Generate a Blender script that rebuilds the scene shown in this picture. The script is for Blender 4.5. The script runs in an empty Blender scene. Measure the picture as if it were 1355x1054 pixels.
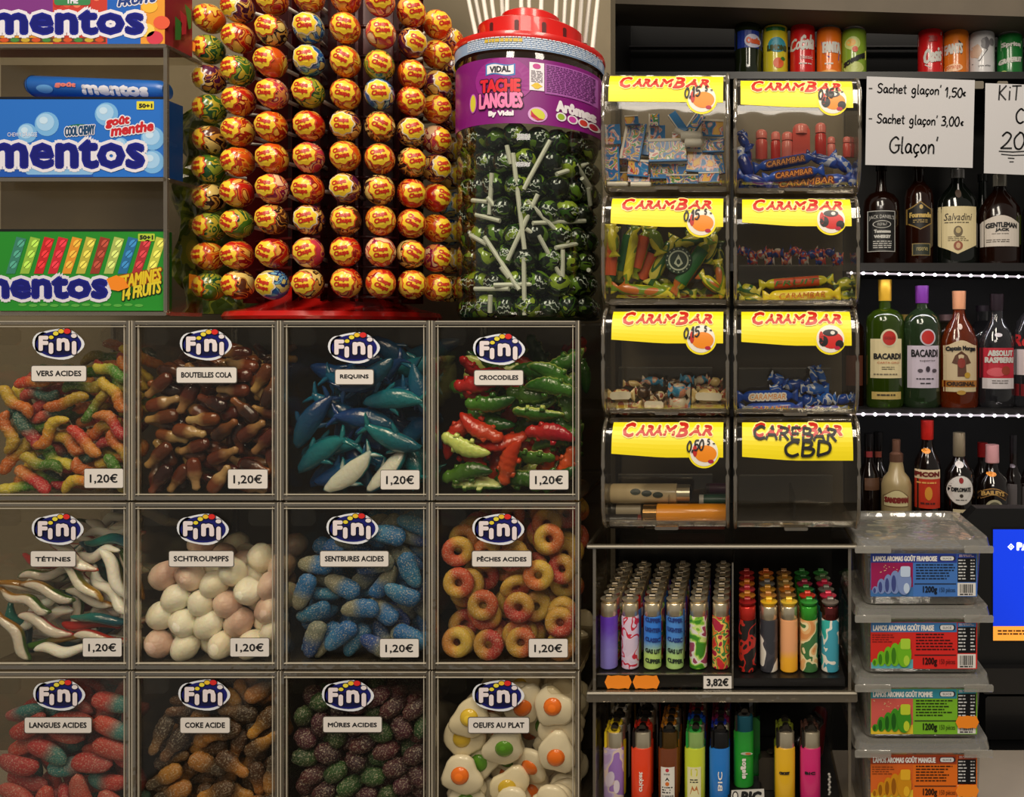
import bpy, math, random
from mathutils import Vector, Quaternion, Euler, Matrix
PI = math.pi
SC = bpy.context.scene
COL = SC.collection
# ---------------------------------------------------------------- camera, world, light, exposure
CAM_Z, CAM_D, FPX, VX, VY = 1.5, 0.8, 1040.0, 980.0, 440.0      # eye height, distance to the counter front, focal length in pixels, vanishing point
cam_data = bpy.data.cameras.new('camera')
cam = bpy.data.objects.new('camera', cam_data)
COL.objects.link(cam)
SC.camera = cam
cam.location = (0, -CAM_D, CAM_Z)
cam.rotation_euler = (PI / 2, 0, 0)
cam_data.sensor_width = 36.0
cam_data.lens = FPX / 1355 * 36.0
cam_data.shift_x = (677.5 - VX) / 1355
cam_data.shift_y = (VY - 527.0) / 1355
cam_data.clip_start = 0.02
world = bpy.data.worlds.new('world')
SC.world = world
world.use_nodes = True
world.node_tree.nodes['Background'].inputs[0].default_value = (1.0, 0.93, 0.82, 1)
world.node_tree.nodes['Background'].inputs[1].default_value = 0.165

def area(name, loc, target, size, power, color, sy=None):
    L = bpy.data.lights.new(name, 'AREA')
    L.energy = power
    L.color = color
    L.shape = 'RECTANGLE'
    L.size, L.size_y = size, sy or size
    o = bpy.data.objects.new(name, L)
    COL.objects.link(o)
    o.location = loc
    o.rotation_euler = (Vector(target) - Vector(loc)).to_track_quat('-Z', 'Y').to_euler()
    return o
WARM = (1.0, 0.90, 0.75)
area('overhead_light', (-0.60, -0.95, 2.75), (-0.35, 0.1, 1.5), 0.30, 16, WARM, 0.9)
area('overhead_light', (0.35, -0.95, 2.75), (0.1, 0.1, 1.5), 0.30, 13.5, WARM, 0.9)
area('overhead_light', (-0.1, -2.3, 2.7), (-0.1, 0.1, 1.35), 0.9, 10, (1.0, 0.90, 0.78), 0.35)  # unseen front fill behind the camera, added to brighten the counter
area('overhead_light', (0.5, 0.35, 2.7), (0.5, 0.9, 1.5), 0.5, 2.2, (1.0, 0.88, 0.76), 0.3)
SC.view_settings.view_transform = 'Standard'
SC.view_settings.look = 'None'
SC.view_settings.gamma = 1
SC.view_settings.use_curve_mapping = False
SC.view_settings.exposure = 0.15
SC.cycles.transparent_max_bounces = 40
SC.cycles.max_bounces = 8

# ---------------------------------------------------------------- helpers
def K(Y):                       # metres per photograph pixel at depth Y
    return (CAM_D + Y) / FPX
def at(px, py, Y=0.0):          # the point of the place seen at a photograph pixel, at depth Y
    return Vector(((px - VX) * K(Y), Y, CAM_Z - (py - VY) * K(Y)))

def lin(c):
    return tuple(((v / 255) / 12.92 if v / 255 <= .04045 else ((v / 255 + .055) / 1.055) ** 2.4) for v in c) + (1,)

MATS = {}
def nodes(name):
    m = bpy.data.materials.new(name)
    m.use_nodes = True
    nt = m.node_tree
    return m, nt, nt.nodes['Principled BSDF'], nt.nodes['Material Output']

def C(rgb, rough=.45, metal=0., coat=0., emit=0., bump=0., bscale=300.):
    key = (tuple(rgb), rough, metal, coat, emit, bump, bscale)
    if key in MATS:
        return MATS[key]
    m, nt, p, out = nodes('paint')
    p.inputs['Base Color'].default_value = lin(rgb)
    p.inputs['Roughness'].default_value = rough
    p.inputs['Metallic'].default_value = metal
    p.inputs['Coat Weight'].default_value = coat
    if emit:
        p.inputs['Emission Color'].default_value = lin(rgb)
        p.inputs['Emission Strength'].default_value = emit
    if bump:
        tc = nt.nodes.new('ShaderNodeTexCoord')
        n = nt.nodes.new('ShaderNodeTexNoise')
        n.inputs['Scale'].default_value = bscale
        b = nt.nodes.new('ShaderNodeBump')
        b.inputs['Strength'].default_value = bump
        b.inputs['Distance'].default_value = .002
        nt.links.new(tc.outputs['Object'], n.inputs['Vector'])
        nt.links.new(n.outputs['Fac'], b.inputs['Height'])
        nt.links.new(b.outputs['Normal'], p.inputs['Normal'])
    MATS[key] = m
    return m

def clear(name, tint, base, edge, rough=.04, body=0., bodycol=(150, 140, 120), bump=0., bscale=30.):
    """see-through plastic or glass: straight transparency under a gloss that rises at grazing angles"""
    m, nt, p, out = nodes(name)
    N, Lk = nt.nodes, nt.links
    tr = N.new('ShaderNodeBsdfTransparent'); tr.inputs[0].default_value = lin(tint)
    gl = N.new('ShaderNodeBsdfGlossy'); gl.inputs['Roughness'].default_value = rough
    lw = N.new('ShaderNodeLayerWeight'); lw.inputs[0].default_value = .25
    mr = N.new('ShaderNodeMapRange'); mr.inputs[3].default_value = base; mr.inputs[4].default_value = edge
    mx = N.new('ShaderNodeMixShader')
    Lk.new(lw.outputs['Facing'], mr.inputs[0]); Lk.new(mr.outputs[0], mx.inputs[0])
    Lk.new(tr.outputs[0], mx.inputs[1]); Lk.new(gl.outputs[0], mx.inputs[2])
    last = mx
    if body:
        p.inputs['Base Color'].default_value = lin(bodycol)
        p.inputs['Roughness'].default_value = .18
        m2 = N.new('ShaderNodeMixShader'); m2.inputs[0].default_value = body
        Lk.new(mx.outputs[0], m2.inputs[1]); Lk.new(p.outputs[0], m2.inputs[2])
        last = m2
    if bump:
        tc = N.new('ShaderNodeTexCoord'); n = N.new('ShaderNodeTexNoise'); n.inputs['Scale'].default_value = bscale
        b = N.new('ShaderNodeBump'); b.inputs['Strength'].default_value = bump; b.inputs['Distance'].default_value = .004
        Lk.new(tc.outputs['Object'], n.inputs['Vector']); Lk.new(n.outputs['Fac'], b.inputs['Height'])
        Lk.new(b.outputs['Normal'], gl.inputs['Normal']); Lk.new(b.outputs['Normal'], p.inputs['Normal'])
    Lk.new(last.outputs[0], out.inputs[0])
    return m

def blend(name, a, b, lo, hi, axis=0, rough=.35, sugar=0., var=0., extra=None, coat=.0, under=None, spec=.5, sss=.0):
    """two colours of one sweet meeting along its own axis, with optional sugar grains; every copy varies a little"""
    m, nt, p, out = nodes(name)
    N, Lk = nt.nodes, nt.links
    tc = N.new('ShaderNodeTexCoord'); sep = N.new('ShaderNodeSeparateXYZ')
    Lk.new(tc.outputs['Object'], sep.inputs[0])
    nz = N.new('ShaderNodeTexNoise'); nz.inputs['Scale'].default_value = 90
    Lk.new(tc.outputs['Object'], nz.inputs['Vector'])
    ad = N.new('ShaderNodeMath'); ad.operation = 'MULTIPLY_ADD'; ad.inputs[1].default_value = (hi - lo) * .8
    Lk.new(nz.outputs['Fac'], ad.inputs[0]); Lk.new(sep.outputs[axis], ad.inputs[2])
    mr = N.new('ShaderNodeMapRange'); mr.inputs[1].default_value = lo + (hi - lo) * .4; mr.inputs[2].default_value = hi + (hi - lo) * .4
    Lk.new(ad.outputs[0], mr.inputs[0])
    mix = N.new('ShaderNodeMix'); mix.data_type = 'RGBA'
    mix.inputs[6].default_value = lin(a); mix.inputs[7].default_value = lin(b)
    Lk.new(mr.outputs[0], mix.inputs[0])
    col = mix.outputs[2]
    if under:
        mu = N.new('ShaderNodeMix'); mu.data_type = 'RGBA'; mu.inputs[7].default_value = lin(under[0])
        mm = N.new('ShaderNodeMapRange'); mm.inputs[1].default_value = under[1]; mm.inputs[2].default_value = under[2]
        Lk.new(sep.outputs[2], mm.inputs[0]); Lk.new(mm.outputs[0], mu.inputs[0]); Lk.new(col, mu.inputs[6])
        col = mu.outputs[2]
    if var:
        oi = N.new('ShaderNodeObjectInfo'); hs = N.new('ShaderNodeHueSaturation')
        m1 = N.new('ShaderNodeMapRange'); m1.inputs[3].default_value = .5 - var * .045; m1.inputs[4].default_value = .5 + var * .045
        m2 = N.new('ShaderNodeMapRange'); m2.inputs[3].default_value = 1 - var; m2.inputs[4].default_value = 1 + var * .6
        Lk.new(oi.outputs['Random'], m1.inputs[0]); Lk.new(oi.outputs['Random'], m2.inputs[0])
        Lk.new(m1.outputs[0], hs.inputs['Hue']); Lk.new(m2.outputs[0], hs.inputs['Value']); Lk.new(col, hs.inputs['Color'])
        col = hs.outputs[0]
    if sugar:
        vo = N.new('ShaderNodeTexNoise'); vo.inputs['Scale'].default_value = 650; vo.inputs['Detail'].default_value = 3
        Lk.new(tc.outputs['Object'], vo.inputs['Vector'])
        ms = N.new('ShaderNodeMapRange'); ms.inputs[1].default_value = .52; ms.inputs[2].default_value = .72; ms.inputs[4].default_value = sugar
        Lk.new(vo.outputs['Fac'], ms.inputs[0])
        mw = N.new('ShaderNodeMix'); mw.data_type = 'RGBA'; mw.inputs[7].default_value = lin((235, 225, 205))
        Lk.new(ms.outputs[0], mw.inputs[0]); Lk.new(col, mw.inputs[6])
        col = mw.outputs[2]
        b = N.new('ShaderNodeBump'); b.inputs['Strength'].default_value = .8; b.inputs['Distance'].default_value = .0012
        Lk.new(vo.outputs['Fac'], b.inputs['Height']); Lk.new(b.outputs['Normal'], p.inputs['Normal'])
    Lk.new(col, p.inputs['Base Color'])
    if sss:
        p.inputs['Subsurface Weight'].default_value = sss
        p.inputs['Subsurface Radius'].default_value = (1.0, .55, .3)
        p.inputs['Subsurface Scale'].default_value = .006
    if not sugar and sss:
        b = N.new('ShaderNodeBump'); b.inputs['Strength'].default_value = .5; b.inputs['Distance'].default_value = .0015
        n3 = N.new('ShaderNodeTexNoise'); n3.inputs['Scale'].default_value = 260; n3.inputs['Detail'].default_value = 2
        Lk.new(tc.outputs['Object'], n3.inputs['Vector']); Lk.new(n3.outputs['Fac'], b.inputs['Height']); Lk.new(b.outputs['Normal'], p.inputs['Normal'])
    p.inputs['Roughness'].default_value = rough
    p.inputs['Coat Weight'].default_value = coat
    p.inputs['Coat Roughness'].default_value = .12
    p.inputs['Specular IOR Level'].default_value = spec
    return m

def patches(name, cols, scale, rough=.25, metal=0., coat=.5, bump=.0, stretch=(1, 1, 1), dist=1.5):
    """printed foil: irregular patches of a few colours"""
    m, nt, p, out = nodes(name)
    N, Lk = nt.nodes, nt.links
    tc = N.new('ShaderNodeTexCoord'); mp = N.new('ShaderNodeMapping'); mp.inputs['Scale'].default_value = stretch
    oi = N.new('ShaderNodeObjectInfo'); ad = N.new('ShaderNodeVectorMath'); ad.operation = 'ADD'
    Lk.new(tc.outputs['Object'], mp.inputs[0]); Lk.new(mp.outputs[0], ad.inputs[0]); Lk.new(oi.outputs['Random'], ad.inputs[1])
    nz = N.new('ShaderNodeTexNoise'); nz.inputs['Scale'].default_value = scale; nz.inputs['Distortion'].default_value = dist; nz.inputs['Detail'].default_value = 1
    Lk.new(ad.outputs[0], nz.inputs['Vector'])
    cr = N.new('ShaderNodeValToRGB'); cr.color_ramp.interpolation = 'CONSTANT'
    el = cr.color_ramp.elements
    n = len(cols)
    el[0].position = 0; el[0].color = lin(cols[0])
    el[1].position = .36 + .28 / n * 1; el[1].color = lin(cols[1])
    for i in range(2, n):
        e = el.new(.36 + .28 * i / n); e.color = lin(cols[i])
    Lk.new(nz.outputs['Fac'], cr.inputs[0]); Lk.new(cr.outputs[0], p.inputs['Base Color'])
    p.inputs['Roughness'].default_value = rough; p.inputs['Metallic'].default_value = metal; p.inputs['Coat Weight'].default_value = coat
    if bump:
        b = N.new('ShaderNodeBump'); b.inputs['Strength'].default_value = bump; b.inputs['Distance'].default_value = .003
        n2 = N.new('ShaderNodeTexNoise'); n2.inputs['Scale'].default_value = scale * 1.7
        Lk.new(tc.outputs['Object'], n2.inputs['Vector']); Lk.new(n2.outputs['Fac'], b.inputs['Height']); Lk.new(b.outputs['Normal'], p.inputs['Normal'])
    return m

ACRYLIC = clear('clear_acrylic', (247, 245, 240), .02, .20)
EDGE = clear('acrylic_edge', (220, 212, 198), .25, .7, rough=.07, body=.13, bodycol=(190, 178, 158), bump=.25, bscale=60)
SMOKE = clear('hazy_acrylic', (215, 208, 195), .05, .35, rough=.15, body=.16, bodycol=(120, 108, 90))
DRUM = clear('clear_drum_plastic', (238, 236, 230), .05, .5, rough=.06, bump=.3, bscale=18)
TUB = clear('milky_tub_plastic', (236, 234, 228), .08, .5, rough=.12, body=.10, bodycol=(210, 206, 196), bump=.25, bscale=25)
TUB_LID = clear('milky_lid_plastic', (232, 230, 226), .18, .6, rough=.08, body=.17, bodycol=(244, 240, 230), bump=.5, bscale=30)
CHROME = C((232, 218, 188), .28, .85)
BLACK = C((14, 13, 13), .35)
DARK = C((26, 24, 23), .5)
WHITE = C((236, 230, 220), .5)
PAPER = C((206, 204, 206), .7)
INK = C((22, 20, 22), .6)

class MB:
    """collects geometry in world metres; build() links it as one object under its thing"""
    def __init__(s):
        s.V, s.F, s.M, s.mats = [], [], [], []
    def mi(s, m):
        if m not in s.mats:
            s.mats.append(m)
        return s.mats.index(m)
    def add(s, V, F, m, T=None):
        o = len(s.V)
        s.V += [tuple(T @ Vector(v)) if T else tuple(v) for v in V]
        s.F += [tuple(i + o for i in f) for f in F]
        s.M += [s.mi(m)] * len(F)
        return s
    def box(s, a, b, m, bev=0.):
        (x0, y0, z0), (x1, y1, z1) = a, b
        if x0 > x1: x0, x1 = x1, x0
        if y0 > y1: y0, y1 = y1, y0
        if z0 > z1: z0, z1 = z1, z0
        if bev:
            c = min(bev, (x1 - x0) / 2.01, (z1 - z0) / 2.01)
            P = [(x0 + c, z0), (x1 - c, z0), (x1, z0 + c), (x1, z1 - c), (x1 - c, z1), (x0 + c, z1), (x0, z1 - c), (x0, z0 + c)]
            V = [(x, y0, z) for x, z in P] + [(x, y1, z) for x, z in P]
            F = [tuple(range(8)), tuple(reversed(range(8, 16)))] + [((k + 1) % 8, k, k + 8, (k + 1) % 8 + 8) for k in range(8)]
            return s.add(V, F, m)
        V = [(x0, y0, z0), (x1, y0, z0), (x1, y1, z0), (x0, y1, z0), (x0, y0, z1), (x1, y0, z1), (x1, y1, z1), (x0, y1, z1)]
        return s.add(V, [(3, 2, 1, 0), (4, 5, 6, 7), (0, 1, 5, 4), (1, 2, 6, 5), (2, 3, 7, 6), (3, 0, 4, 7)], m)
    def tube(s, pts, r, m, n=8, closed=False):
        pts = [Vector(p) for p in pts]
        rr = r if isinstance(r, (list, tuple)) else [r] * len(pts)
        V, F = [], []
        up = Vector((0, 0, 1))
        for i, p in enumerate(pts):
            d = (pts[min(i + 1, len(pts) - 1)] - pts[max(i - 1, 0)]).normalized()
            u = d.cross(up)
            if u.length < 1e-3:
                u = d.cross(Vector((0, 1, 0)))
            u.normalize()
            w = u.cross(d).normalized()
            for k in range(n):
                a = 2 * PI * k / n
                V.append(p + u * math.cos(a) * rr[i] + w * math.sin(a) * rr[i])
        for i in range(len(pts) - 1):
            for k in range(n):
                a, b = i * n + k, i * n + (k + 1) % n
                F.append((a, b, b + n, a + n))
        F.append(tuple(reversed(range(n))))
        F.append(tuple((len(pts) - 1) * n + k for k in range(n)))
        return s.add(V, F, m)
    def lathe(s, prof, c, m, n=24, sx=1., sy=1., caps=True):
        """prof: (radius, z) pairs, world z; c: (x, y) axis"""
        V, F = [], []
        for r, z in prof:
            for k in range(n):
                a = 2 * PI * k / n
                V.append((c[0] + r * sx * math.cos(a), c[1] + r * sy * math.sin(a), z))
        for i in range(len(prof) - 1):
            for k in range(n):
                a, b = i * n + k, i * n + (k + 1) % n
                F.append((a, b, b + n, a + n) if prof[i + 1][1] >= prof[i][1] else (a + n, b + n, b, a))
        if caps:
            F.append(tuple(reversed(range(n))))
            F.append(tuple((len(prof) - 1) * n + k for k in range(n)))
        return s.add(V, F, m)
    def build(s, name, parent=None, smooth=False, loc=None):
        me = bpy.data.meshes.new(name)
        o0 = Vector(loc) if loc is not None else (Vector(parent['_o']) if parent is not None else Vector((0, 0, 0)))
        me.from_pydata([tuple(Vector(v) - o0) for v in s.V], [], s.F)
        for m in s.mats:
            me.materials.append(m)
        me.polygons.foreach_set('material_index', s.M)
        if smooth:
            me.polygons.foreach_set('use_smooth', [True] * len(me.polygons))
        me.update()
        if smooth == 'auto':
            me.set_sharp_from_angle(angle=.7)
        o = bpy.data.objects.new(name, me)
        COL.objects.link(o)
        o['_o'] = tuple(o0)
        if parent is not None:
            o.parent = parent
        else:
            o.location = o0
        return o

def thing(name, label, cat, loc, group=None):
    o = bpy.data.objects.new(name, None)
    o.empty_display_size = .01
    COL.objects.link(o)
    o.location = loc
    o['_o'] = tuple(loc)
    return tag(o, label, cat, group)
def tag(o, label, cat, group=None):
    o['label'] = label
    o['category'] = cat
    if group:
        o['group'] = group
    return o
def structure(o):
    o['kind'] = 'structure'
    return o
def stuff(o):
    o['kind'] = 'stuff'
    return o
def copy_tree(o, parent=None):
    c = o.copy()
    COL.objects.link(c)
    c.parent = parent
    for ch in o.children:
        copy_tree(ch, c)
    return c

# flat print: sheets are drawn in photograph pixels of the surface they lie on, then laid on that surface
TXT = {}
def glyphs(body, off, shear):
    key = (body, off, shear)
    if key not in TXT:
        cu = bpy.data.curves.new('lettering', 'FONT')
        cu.body = body
        cu.resolution_u = 2
        cu.offset = off
        cu.shear = shear
        cu.fill_mode = 'FRONT'
        ob = bpy.data.objects.new('lettering', cu)
        COL.objects.link(ob)
        bpy.context.view_layer.update()
        me = bpy.data.meshes.new_from_object(ob.evaluated_get(bpy.context.evaluated_depsgraph_get()))
        TXT[key] = ([(v.co.x, v.co.y) for v in me.vertices], [tuple(p.vertices) for p in me.polygons])
        bpy.data.objects.remove(ob)
        bpy.data.meshes.remove(me)
        bpy.data.curves.remove(cu)
    return TXT[key]

def bspline(pts, n=5):
    if len(pts) < 3:
        return pts
    P = [pts[0]] + list(pts) + [pts[-1]]
    out = []
    for i in range(1, len(P) - 2):
        for j in range(n):
            t = j / n
            q = []
            for a in (0, 1):
                p0, p1, p2, p3 = P[i - 1][a], P[i][a], P[i + 1][a], P[i + 2][a]
                q.append(.5 * (2 * p1 + (p2 - p0) * t + (2 * p0 - 5 * p1 + 4 * p2 - p3) * t * t + (3 * p1 - p0 - 3 * p2 + p3) * t ** 3))
            out.append(tuple(q))
    return out + [pts[-1]]

HAND = {   # handwriting: strokes on a unit height, (width, strokes)
 '-': (.45, [[(.05, .42), (.35, .42)]]), ' ': (.45, []), "'": (.22, [[(.1, 1.05), (.06, .82)]]),
 'S': (.6, [[(.5, .88), (.3, 1), (.1, .85), (.15, .62), (.42, .42), (.45, .18), (.25, 0), (.02, .12)]]),
 'a': (.55, [[(.4, .5), (.2, .58), (.05, .3), (.15, .04), (.33, .12), (.4, .5)], [(.4, .5), (.42, .12), (.5, .02)]]),
 'c': (.45, [[(.38, .48), (.2, .56), (.05, .3), (.15, .03), (.38, .1)]]),
 'ç': (.45, [[(.38, .48), (.2, .56), (.05, .3), (.15, .03), (.38, .1)], [(.2, .02), (.27, -.12), (.15, -.24)]]),
 'h': (.52, [[(.06, 1.02), (.07, .0)], [(.07, .3), (.22, .55), (.38, .45), (.4, .0)]]),
 'e': (.5, [[(.06, .3), (.38, .34), (.3, .54), (.12, .5), (.05, .25), (.15, .02), (.4, .08)]]),
 't': (.4, [[(.16, .9), (.16, .12), (.3, .02)], [(.0, .62), (.32, .64)]]),
 'g': (.55, [[(.38, .5), (.2, .58), (.05, .32), (.15, .06), (.34, .16), (.38, .5)], [(.38, .5), (.38, -.2), (.22, -.4), (.04, -.28)]]),
 'l': (.28, [[(.1, 1.02), (.09, .1), (.2, .0)]]),
 'o': (.5, [[(.22, .55), (.05, .3), (.18, .02), (.38, .22), (.34, .48), (.2, .55)]]),
 'n': (.52, [[(.06, .54), (.07, 0)], [(.07, .32), (.22, .56), (.38, .44), (.4, .0)]]),
 '1': (.38, [[(.04, .72), (.2, 1.0), (.2, .0)]]), ',': (.22, [[(.1, .08), (.04, -.14)]]),
 '5': (.5, [[(.42, .98), (.12, .96), (.08, .58), (.3, .6), (.42, .32), (.26, .02), (.04, .08)]]),
 '0': (.52, [[(.25, 1), (.05, .6), (.12, .08), (.32, .02), (.44, .45), (.36, .9), (.22, 1)]]),
 '2': (.5, [[(.06, .78), (.22, 1), (.4, .8), (.28, .4), (.04, .04)], [(.04, .04), (.46, .04)]]),
 '3': (.5, [[(.06, .94), (.3, .98), (.38, .75), (.18, .54)], [(.18, .54), (.42, .4), (.34, .06), (.04, .04)]]),
 '€': (.5, [[(.44, .58), (.24, .62), (.1, .34), (.2, .04), (.42, .06)], [(.0, .4), (.3, .42)], [(.0, .26), (.28, .27)]]),
 'G': (.75, [[(.6, .85), (.4, 1), (.1, .7), (.08, .25), (.35, .0), (.62, .2), (.62, .48)], [(.4, .48), (.72, .5)]]),
 'K': (.6, [[(.08, 1), (.08, 0)], [(.48, .98), (.1, .48)], [(.1, .48), (.5, .0)]]), 'i': (.25, [[(.12, .6), (.12, 0)], [(.12, .85), (.13, .88)]]),
 'T': (.6, [[(.02, .96), (.56, .98)], [(.3, .98), (.28, 0)]]), 'C': (.65, [[(.55, .88), (.35, 1), (.08, .65), (.12, .2), (.35, .0), (.58, .12)]]),
 'B': (.62, [[(.1, 1), (.1, 0)], [(.1, 1), (.42, .9), (.36, .58), (.1, .54)], [(.1, .54), (.52, .42), (.44, .04), (.1, .0)]]),
 'D': (.66, [[(.1, 1), (.1, 0)], [(.1, 1), (.5, .8), (.52, .25), (.1, .0)]]), 'A': (.62, [[(.02, 0), (.28, 1)], [(.28, 1), (.54, 0)], [(.12, .36), (.46, .36)]]),
 'R': (.6, [[(.1, 1), (.1, 0)], [(.1, 1), (.44, .86), (.34, .54), (.1, .5)], [(.22, .5), (.5, 0)]]), 'E': (.55, [[(.46, 1), (.08, .98)], [(.08, .98), (.08, .02)], [(.08, .02), (.46, 0)], [(.08, .52), (.38, .52)]]),
}

class Sheet:
    def __init__(s):
        s.it = []
    def poly(s, pts, m, h=0.):
        s.it.append(([tuple(p) for p in pts], [tuple(range(len(pts)))], m, h)); return s
    def mesh(s, V, F, m, h=0.):
        s.it.append((V, F, m, h)); return s
    def rect(s, x0, y0, x1, y1, m, h=0., nx=1, ny=1):
        nx = max(nx, min(16, int(abs(x1 - x0) / 7)))
        V = [(x0 + (x1 - x0) * i / nx, y0 + (y1 - y0) * j / ny) for j in range(ny + 1) for i in range(nx + 1)]
        F = [(j * (nx + 1) + i, (j + 1) * (nx + 1) + i, (j + 1) * (nx + 1) + i + 1, j * (nx + 1) + i + 1) for j in range(ny) for i in range(nx)]
        return s.mesh(V, F, m, h)
    def rrect(s, x0, y0, x1, y1, r, m, h=0., n=4):
        P = []
        for cx, cy, a0 in ((x1 - r, y0 + r, -PI / 2), (x1 - r, y1 - r, 0), (x0 + r, y1 - r, PI / 2), (x0 + r, y0 + r, PI)):
            P += [(cx + r * math.cos(a0 + PI / 2 * i / n), cy + r * math.sin(a0 + PI / 2 * i / n)) for i in range(n + 1)]
        return s.poly(list(reversed(P)), m, h)
    def ell(s, cx, cy, rx, ry, m, h=0., n=20, scal=0., k=8, rot=0.):
        P = []
        for i in range(n):
            a = -2 * PI * i / n
            q = 1 + scal * math.cos(k * a)
            x, y = rx * q * math.cos(a), ry * q * math.sin(a)
            P.append((cx + x * math.cos(rot) - y * math.sin(rot), cy + x * math.sin(rot) + y * math.cos(rot)))
        if max(rx, ry) < 9:
            return s.mesh([(cx, cy)] + P, [(0, 1 + i, 1 + (i + 1) % n) for i in range(n)], m, h)
        V = [(cx, cy)]
        for q in (.33, .66, 1.):
            V += [(cx + (x - cx) * q, cy + (y - cy) * q) for x, y in P]
        F = [(0, 1 + i, 1 + (i + 1) % n) for i in range(n)]
        F += [(1 + a * n + i, 1 + (a + 1) * n + i, 1 + (a + 1) * n + (i + 1) % n, 1 + a * n + (i + 1) % n) for a in (0, 1) for i in range(n)]
        return s.mesh(V, F, m, h)
    def grid(s, x0, x1, top, bot, m, h=0., nx=12, ny=12):
        """a curved-edge label: top and bot give the edge heights along u = 0..1"""
        V = []
        for j in range(ny + 1):
            for i in range(nx + 1):
                u = i / nx
                V.append((x0 + (x1 - x0) * u, top(u) + (bot(u) - top(u)) * j / ny))
        return s.mesh(V, [(j * (nx + 1) + i, (j + 1) * (nx + 1) + i, (j + 1) * (nx + 1) + i + 1, j * (nx + 1) + i + 1) for j in range(ny) for i in range(nx)], m, h)
    def text(s, body, x0, y0, x1, y1, m, h=.0003, b=0., shear=0., out=0., outm=None, slope=0., arc=0.):
        """lettering fitted to a box; b thickens the strokes and out adds an outline, both in pixels"""
        V, F = glyphs(body, 0, shear)
        xs = [v[0] for v in V]; ys = [v[1] for v in V]
        ax, bx, ay, by = min(xs), max(xs), min(ys), max(ys)
        P = []
        for x, y in V:
            u = (x - ax) / (bx - ax)
            P.append((x0 + b + u * (x1 - x0 - 2 * b), y1 - b - (y - ay) / (by - ay) * (y1 - y0 - 2 * b) + slope * u * (x1 - x0) + arc * (2 * u - 1) ** 2))
        def spread(rad, mt, hh, n):
            for k in range(n):
                dx, dy = rad * math.cos(2 * PI * k / n), rad * math.sin(2 * PI * k / n)
                s.mesh([(x + dx, y + dy) for x, y in P], F, mt, hh - (k + 1) * 1.2e-5)
        if outm:
            spread(b + out, outm, h - .00011, 12)
        if b > .3:
            spread(b, m, h, 8)
        return s.mesh(P, F, m, h)
    def ribbon(s, pts, w, m, h=.0003):
        V, F = [], []
        for i in range(len(pts) - 1):
            (x0, y0), (x1, y1) = pts[i], pts[i + 1]
            d = math.hypot(x1 - x0, y1 - y0) or 1
            nx, ny = -(y1 - y0) / d * w / 2, (x1 - x0) / d * w / 2
            ex, ey = (x1 - x0) / d * w * .25, (y1 - y0) / d * w * .25
            o = len(V)
            V += [(x0 + nx - ex, y0 + ny - ey), (x0 - nx - ex, y0 - ny - ey), (x1 - nx + ex, y1 - ny + ey), (x1 + nx + ex, y1 + ny + ey)]
            F.append((o, o + 1, o + 2, o + 3))
        return s.mesh(V, F, m, h)
    def hand(s, body, x0, base, size, w, m, width=None, h=.0004, slope=0., slant=.06):
        tot = sum(HAND[c][0] for c in body)
        k = (width / tot) if width else size
        x = x0
        for c in body:
            wd, st = HAND[c]
            for q in st:
                s.ribbon([(x + (px + slant * py) * k, base - py * size + slope * (x + px * k - x0)) for px, py in bspline(q)], w, m, h)
            x += wd * k
        return s
    def lines(s, x0, y0, x1, y1, n, m, h=.0003, seed=1, fill=.5, cut=True):
        rnd = random.Random(seed)
        dy = (y1 - y0) / n
        for i in range(n):
            x = x0
            e = x1 - (rnd.uniform(0, .3) * (x1 - x0) if cut else 0)
            while x < e - 1:
                w = min(rnd.uniform(2, 7), e - x)
                s.rect(x, y0 + dy * i, x + w, y0 + dy * (i + fill), m, h)
                x += w + rnd.uniform(.8, 1.4)
        return s
    def bars(s, x0, y0, x1, y1, m, h=.0003, seed=2):
        rnd = random.Random(seed)
        x = x0
        while x < x1:
            w = rnd.choice((.5, .9, 1.3))
            s.rect(x, y0, min(x + w, x1), y1, m, h)
            x += w + rnd.choice((.6, 1.))
        return s
    def build(s, name, parent, fn):
        mb = MB()
        for V, F, m, h in s.it:
            mb.add([fn(x, y, h) for x, y in V], F, m)
        return mb.build(name, parent)
def flat(Y):
    return lambda x, y, h: at(x, y, Y) - Vector((0, h, 0))
def onto_cyl(xc, Yc, R, kY=None):
    """pixels of the front of an upright cylinder laid onto its wall (R may be a function of z)"""
    def f(x, y, h):
        p = at(x, y, Yc - (R if not callable(R) else R(None)) if kY is None else kY)
        r = (R(p.z) if callable(R) else R) + h + .0003
        d = max(-r * .995, min(r * .995, p.x - xc))
        return Vector((xc + d, Yc - math.sqrt(r * r - d * d), p.z))
    return f
ORD = ['first', 'second', 'third', 'fourth', 'fifth', 'sixth', 'seventh', 'eighth', 'ninth', 'tenth', 'eleventh', 'twelfth']
# ---------------------------------------------------------------- sweets
def mesh_from(name, V, F, smooth=True, mi=None):
    me = bpy.data.meshes.new(name)
    me.from_pydata([tuple(v) for v in V], [], F)
    me.update()
    if smooth:
        me.polygons.foreach_set('use_smooth', [True] * len(me.polygons))
    if mi:
        me.polygons.foreach_set('material_index', mi)
    return me

def loft(st, n=10, closed=True):
    """st: (x, y, z, ry, rz) stations along x; rounded tips close the ends"""
    V, F = [], []
    for (x, y, z, ry, rz) in st:
        for k in range(n):
            a = 2 * PI * k / n
            V.append((x, y + ry * math.cos(a), z + rz * math.sin(a)))
    for i in range(len(st) - 1):
        for k in range(n):
            a, b = i * n + k, i * n + (k + 1) % n
            F.append((a, b, b + n, a + n))
    F.append(tuple(reversed(range(n))))
    m = (len(st) - 1) * n
    F.append(tuple(m + k for k in range(n)))
    return V, F

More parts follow.
